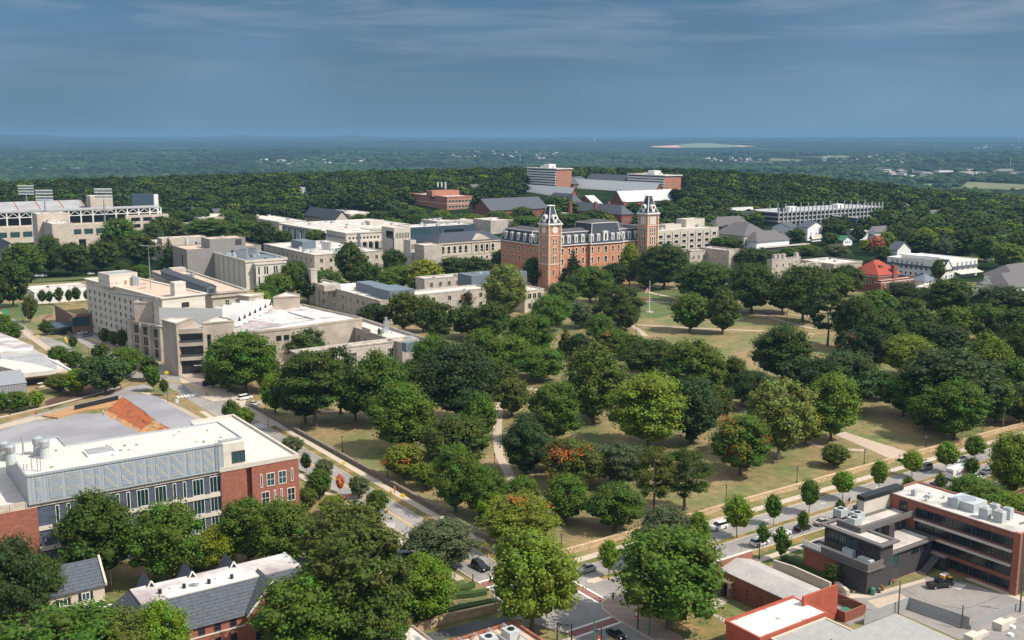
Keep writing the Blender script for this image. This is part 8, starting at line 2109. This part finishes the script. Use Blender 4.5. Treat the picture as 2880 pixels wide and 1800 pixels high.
# landfill mound with bare red soil
def mound():
    u,v,z=G(2015,415); R_=link(bpy.data.objects.new('landfill_hill',None)); bpy.data.objects.remove(R_)
    b=MB(); nu,nv=40,8; ax=np.array([math.cos(-TH),math.sin(-TH)]); ay=np.array([math.sin(TH),math.cos(TH)]); D=math.hypot(u,v); half=420/FPX*D*.56
    vs=[]
    for j in range(nv+1):
        for i in range(nu+1):
            s_=(i/nu*2-1); t=j/nv; xx=s_*half; prof=max(0,1-abs(s_))**.6*.55+.6*math.exp(-((s_+.08)/.33)**2); 
            hh=(11/FPX*D)*prof*math.sin(math.pi*min(1,t*1.0)*.5+0)*1.0; p=np.array([u,v])+ax*xx+ay*(t*half*.5); vs.append((p[0],p[1],terr(*p)*0+z-6+hh+2))
    for j in range(nv):
        for i in range(nu):
            k_=j*(nu+1)+i; s_=(i/nu*2-1); m='field_green' if -.42<s_<.28 or s_>.93 else 'soil_pink'
            b.add([vs[k_],vs[k_+1],vs[k_+nu+2],vs[k_+nu+1]],[(0,1,2,3)],m)
    tag(b.build('landfill_hill'),kind='structure')
M['soil_pink']=mat('soil_pink',(.80,.40,.30),var=.15,scale=.01); M['field_green']=mat('field_green',(.20,.24,.11),var=.1,scale=.01)
mound()
# haze: one closed box of pale air round the whole scene
b=MB(); b.box(-22000,-22000,-140,42000,42000,165,'haze'if 0 else 'steel'); hz=b.build('haze',kind='stuff')
m=bpy.data.materials.new('haze'); m.use_nodes=True; t=m.node_tree; t.nodes.clear(); pv=t.nodes.new('ShaderNodeVolumePrincipled'); pv.inputs['Color'].default_value=(.21,.41,.62,1); pv.inputs['Density'].default_value=HAZE_D; pv.inputs['Anisotropy'].default_value=0
mo=t.nodes.new('ShaderNodeOutputMaterial'); t.links.new(pv.outputs[0],mo.inputs['Volume']); hz.data.materials.clear(); hz.data.materials.append(m); hz['label']='pale blue haze filling the air over the whole view'; hz['category']='haze'
# ---------------------------------------------------------------- labels of the trees
LM=[('the big yellow-green corner tree',1495,1640),('the black SUV',1350,1600),('the panel-walled brick hall',450,1400),('the beige house',230,1650),('the slate-roofed brick hall',560,1700),('the avenue wall',960,1280),('the curved park path',1400,1200),('the park steps',2530,1290),('the dark brick offices',2420,1560),('the long brick offices',2700,1440),('the delivery truck',2690,1340),('the flagpole lawn',1826,870),('the twin-towered brick hall',1680,740),('the temple-fronted hall',1310,740),('the concrete hall entrance',540,1040),('the courtyard hall',1050,990),('the grey stone hall',1000,860),('the cream hall',340,880),('the columned library',720,790),('the stadium',280,680),('the red-roofed hall',2440,790),('the white inn',2620,740),('the white clapboard houses',2260,650),('the student centre',980,640),('the crenellated hall',2030,730),('the office block',1930,680),('the parking garage',2340,590),('the metal-clad shed',60,1090),('the big right lawn',2450,1180),('the open upper lawn',1950,980),('the gravel site',400,1150),('the park centre',1700,1150),('the right park edge',2780,1000),('the lower park corner',1600,1420),('the sycamore corner',1000,1600),('the avenue bend',300,1050),('the grassy bank at far left',100,800),('the slate hilltop roofs',1500,600)]
base={}
for rt,kd,ti,au,px,py,pw in TREES:
    best=min(LM,key=lambda l:math.hypot(l[1]-px,(l[2]-py)*1.7)); dx=px-best[1]; dy=py-best[2]
    rel='left of' if dx<-40 and abs(dx)>abs(dy) else 'right of' if dx>40 and abs(dx)>abs(dy) else 'behind' if dy<-15 else 'in front of' if dy>15 else 'beside'
    lab='%s%s %s%s %s %s'%('large ' if pw>140 else 'small ' if pw<50 else '',TN[ti],KN[kd],' with red leaves' if au else '',rel,best[0])
    base.setdefault(lab,[]).append((px,rt,KC[kd]))
for lab,l in base.items():
    l.sort(key=lambda q:q[0])
    for i,(px,rt,kc) in enumerate(l):
        lab=lab.replace('the ','',1) if len(lab.split())>12 else lab; s_=lab if len(l)==1 else lab+(', leftmost' if i==0 else ', rightmost' if i==len(l)-1 else ', %s from left'%ORD[i])
        rt['label']=s_; rt['category']=kc; rt['group']='trees and shrubs of the park and campus'
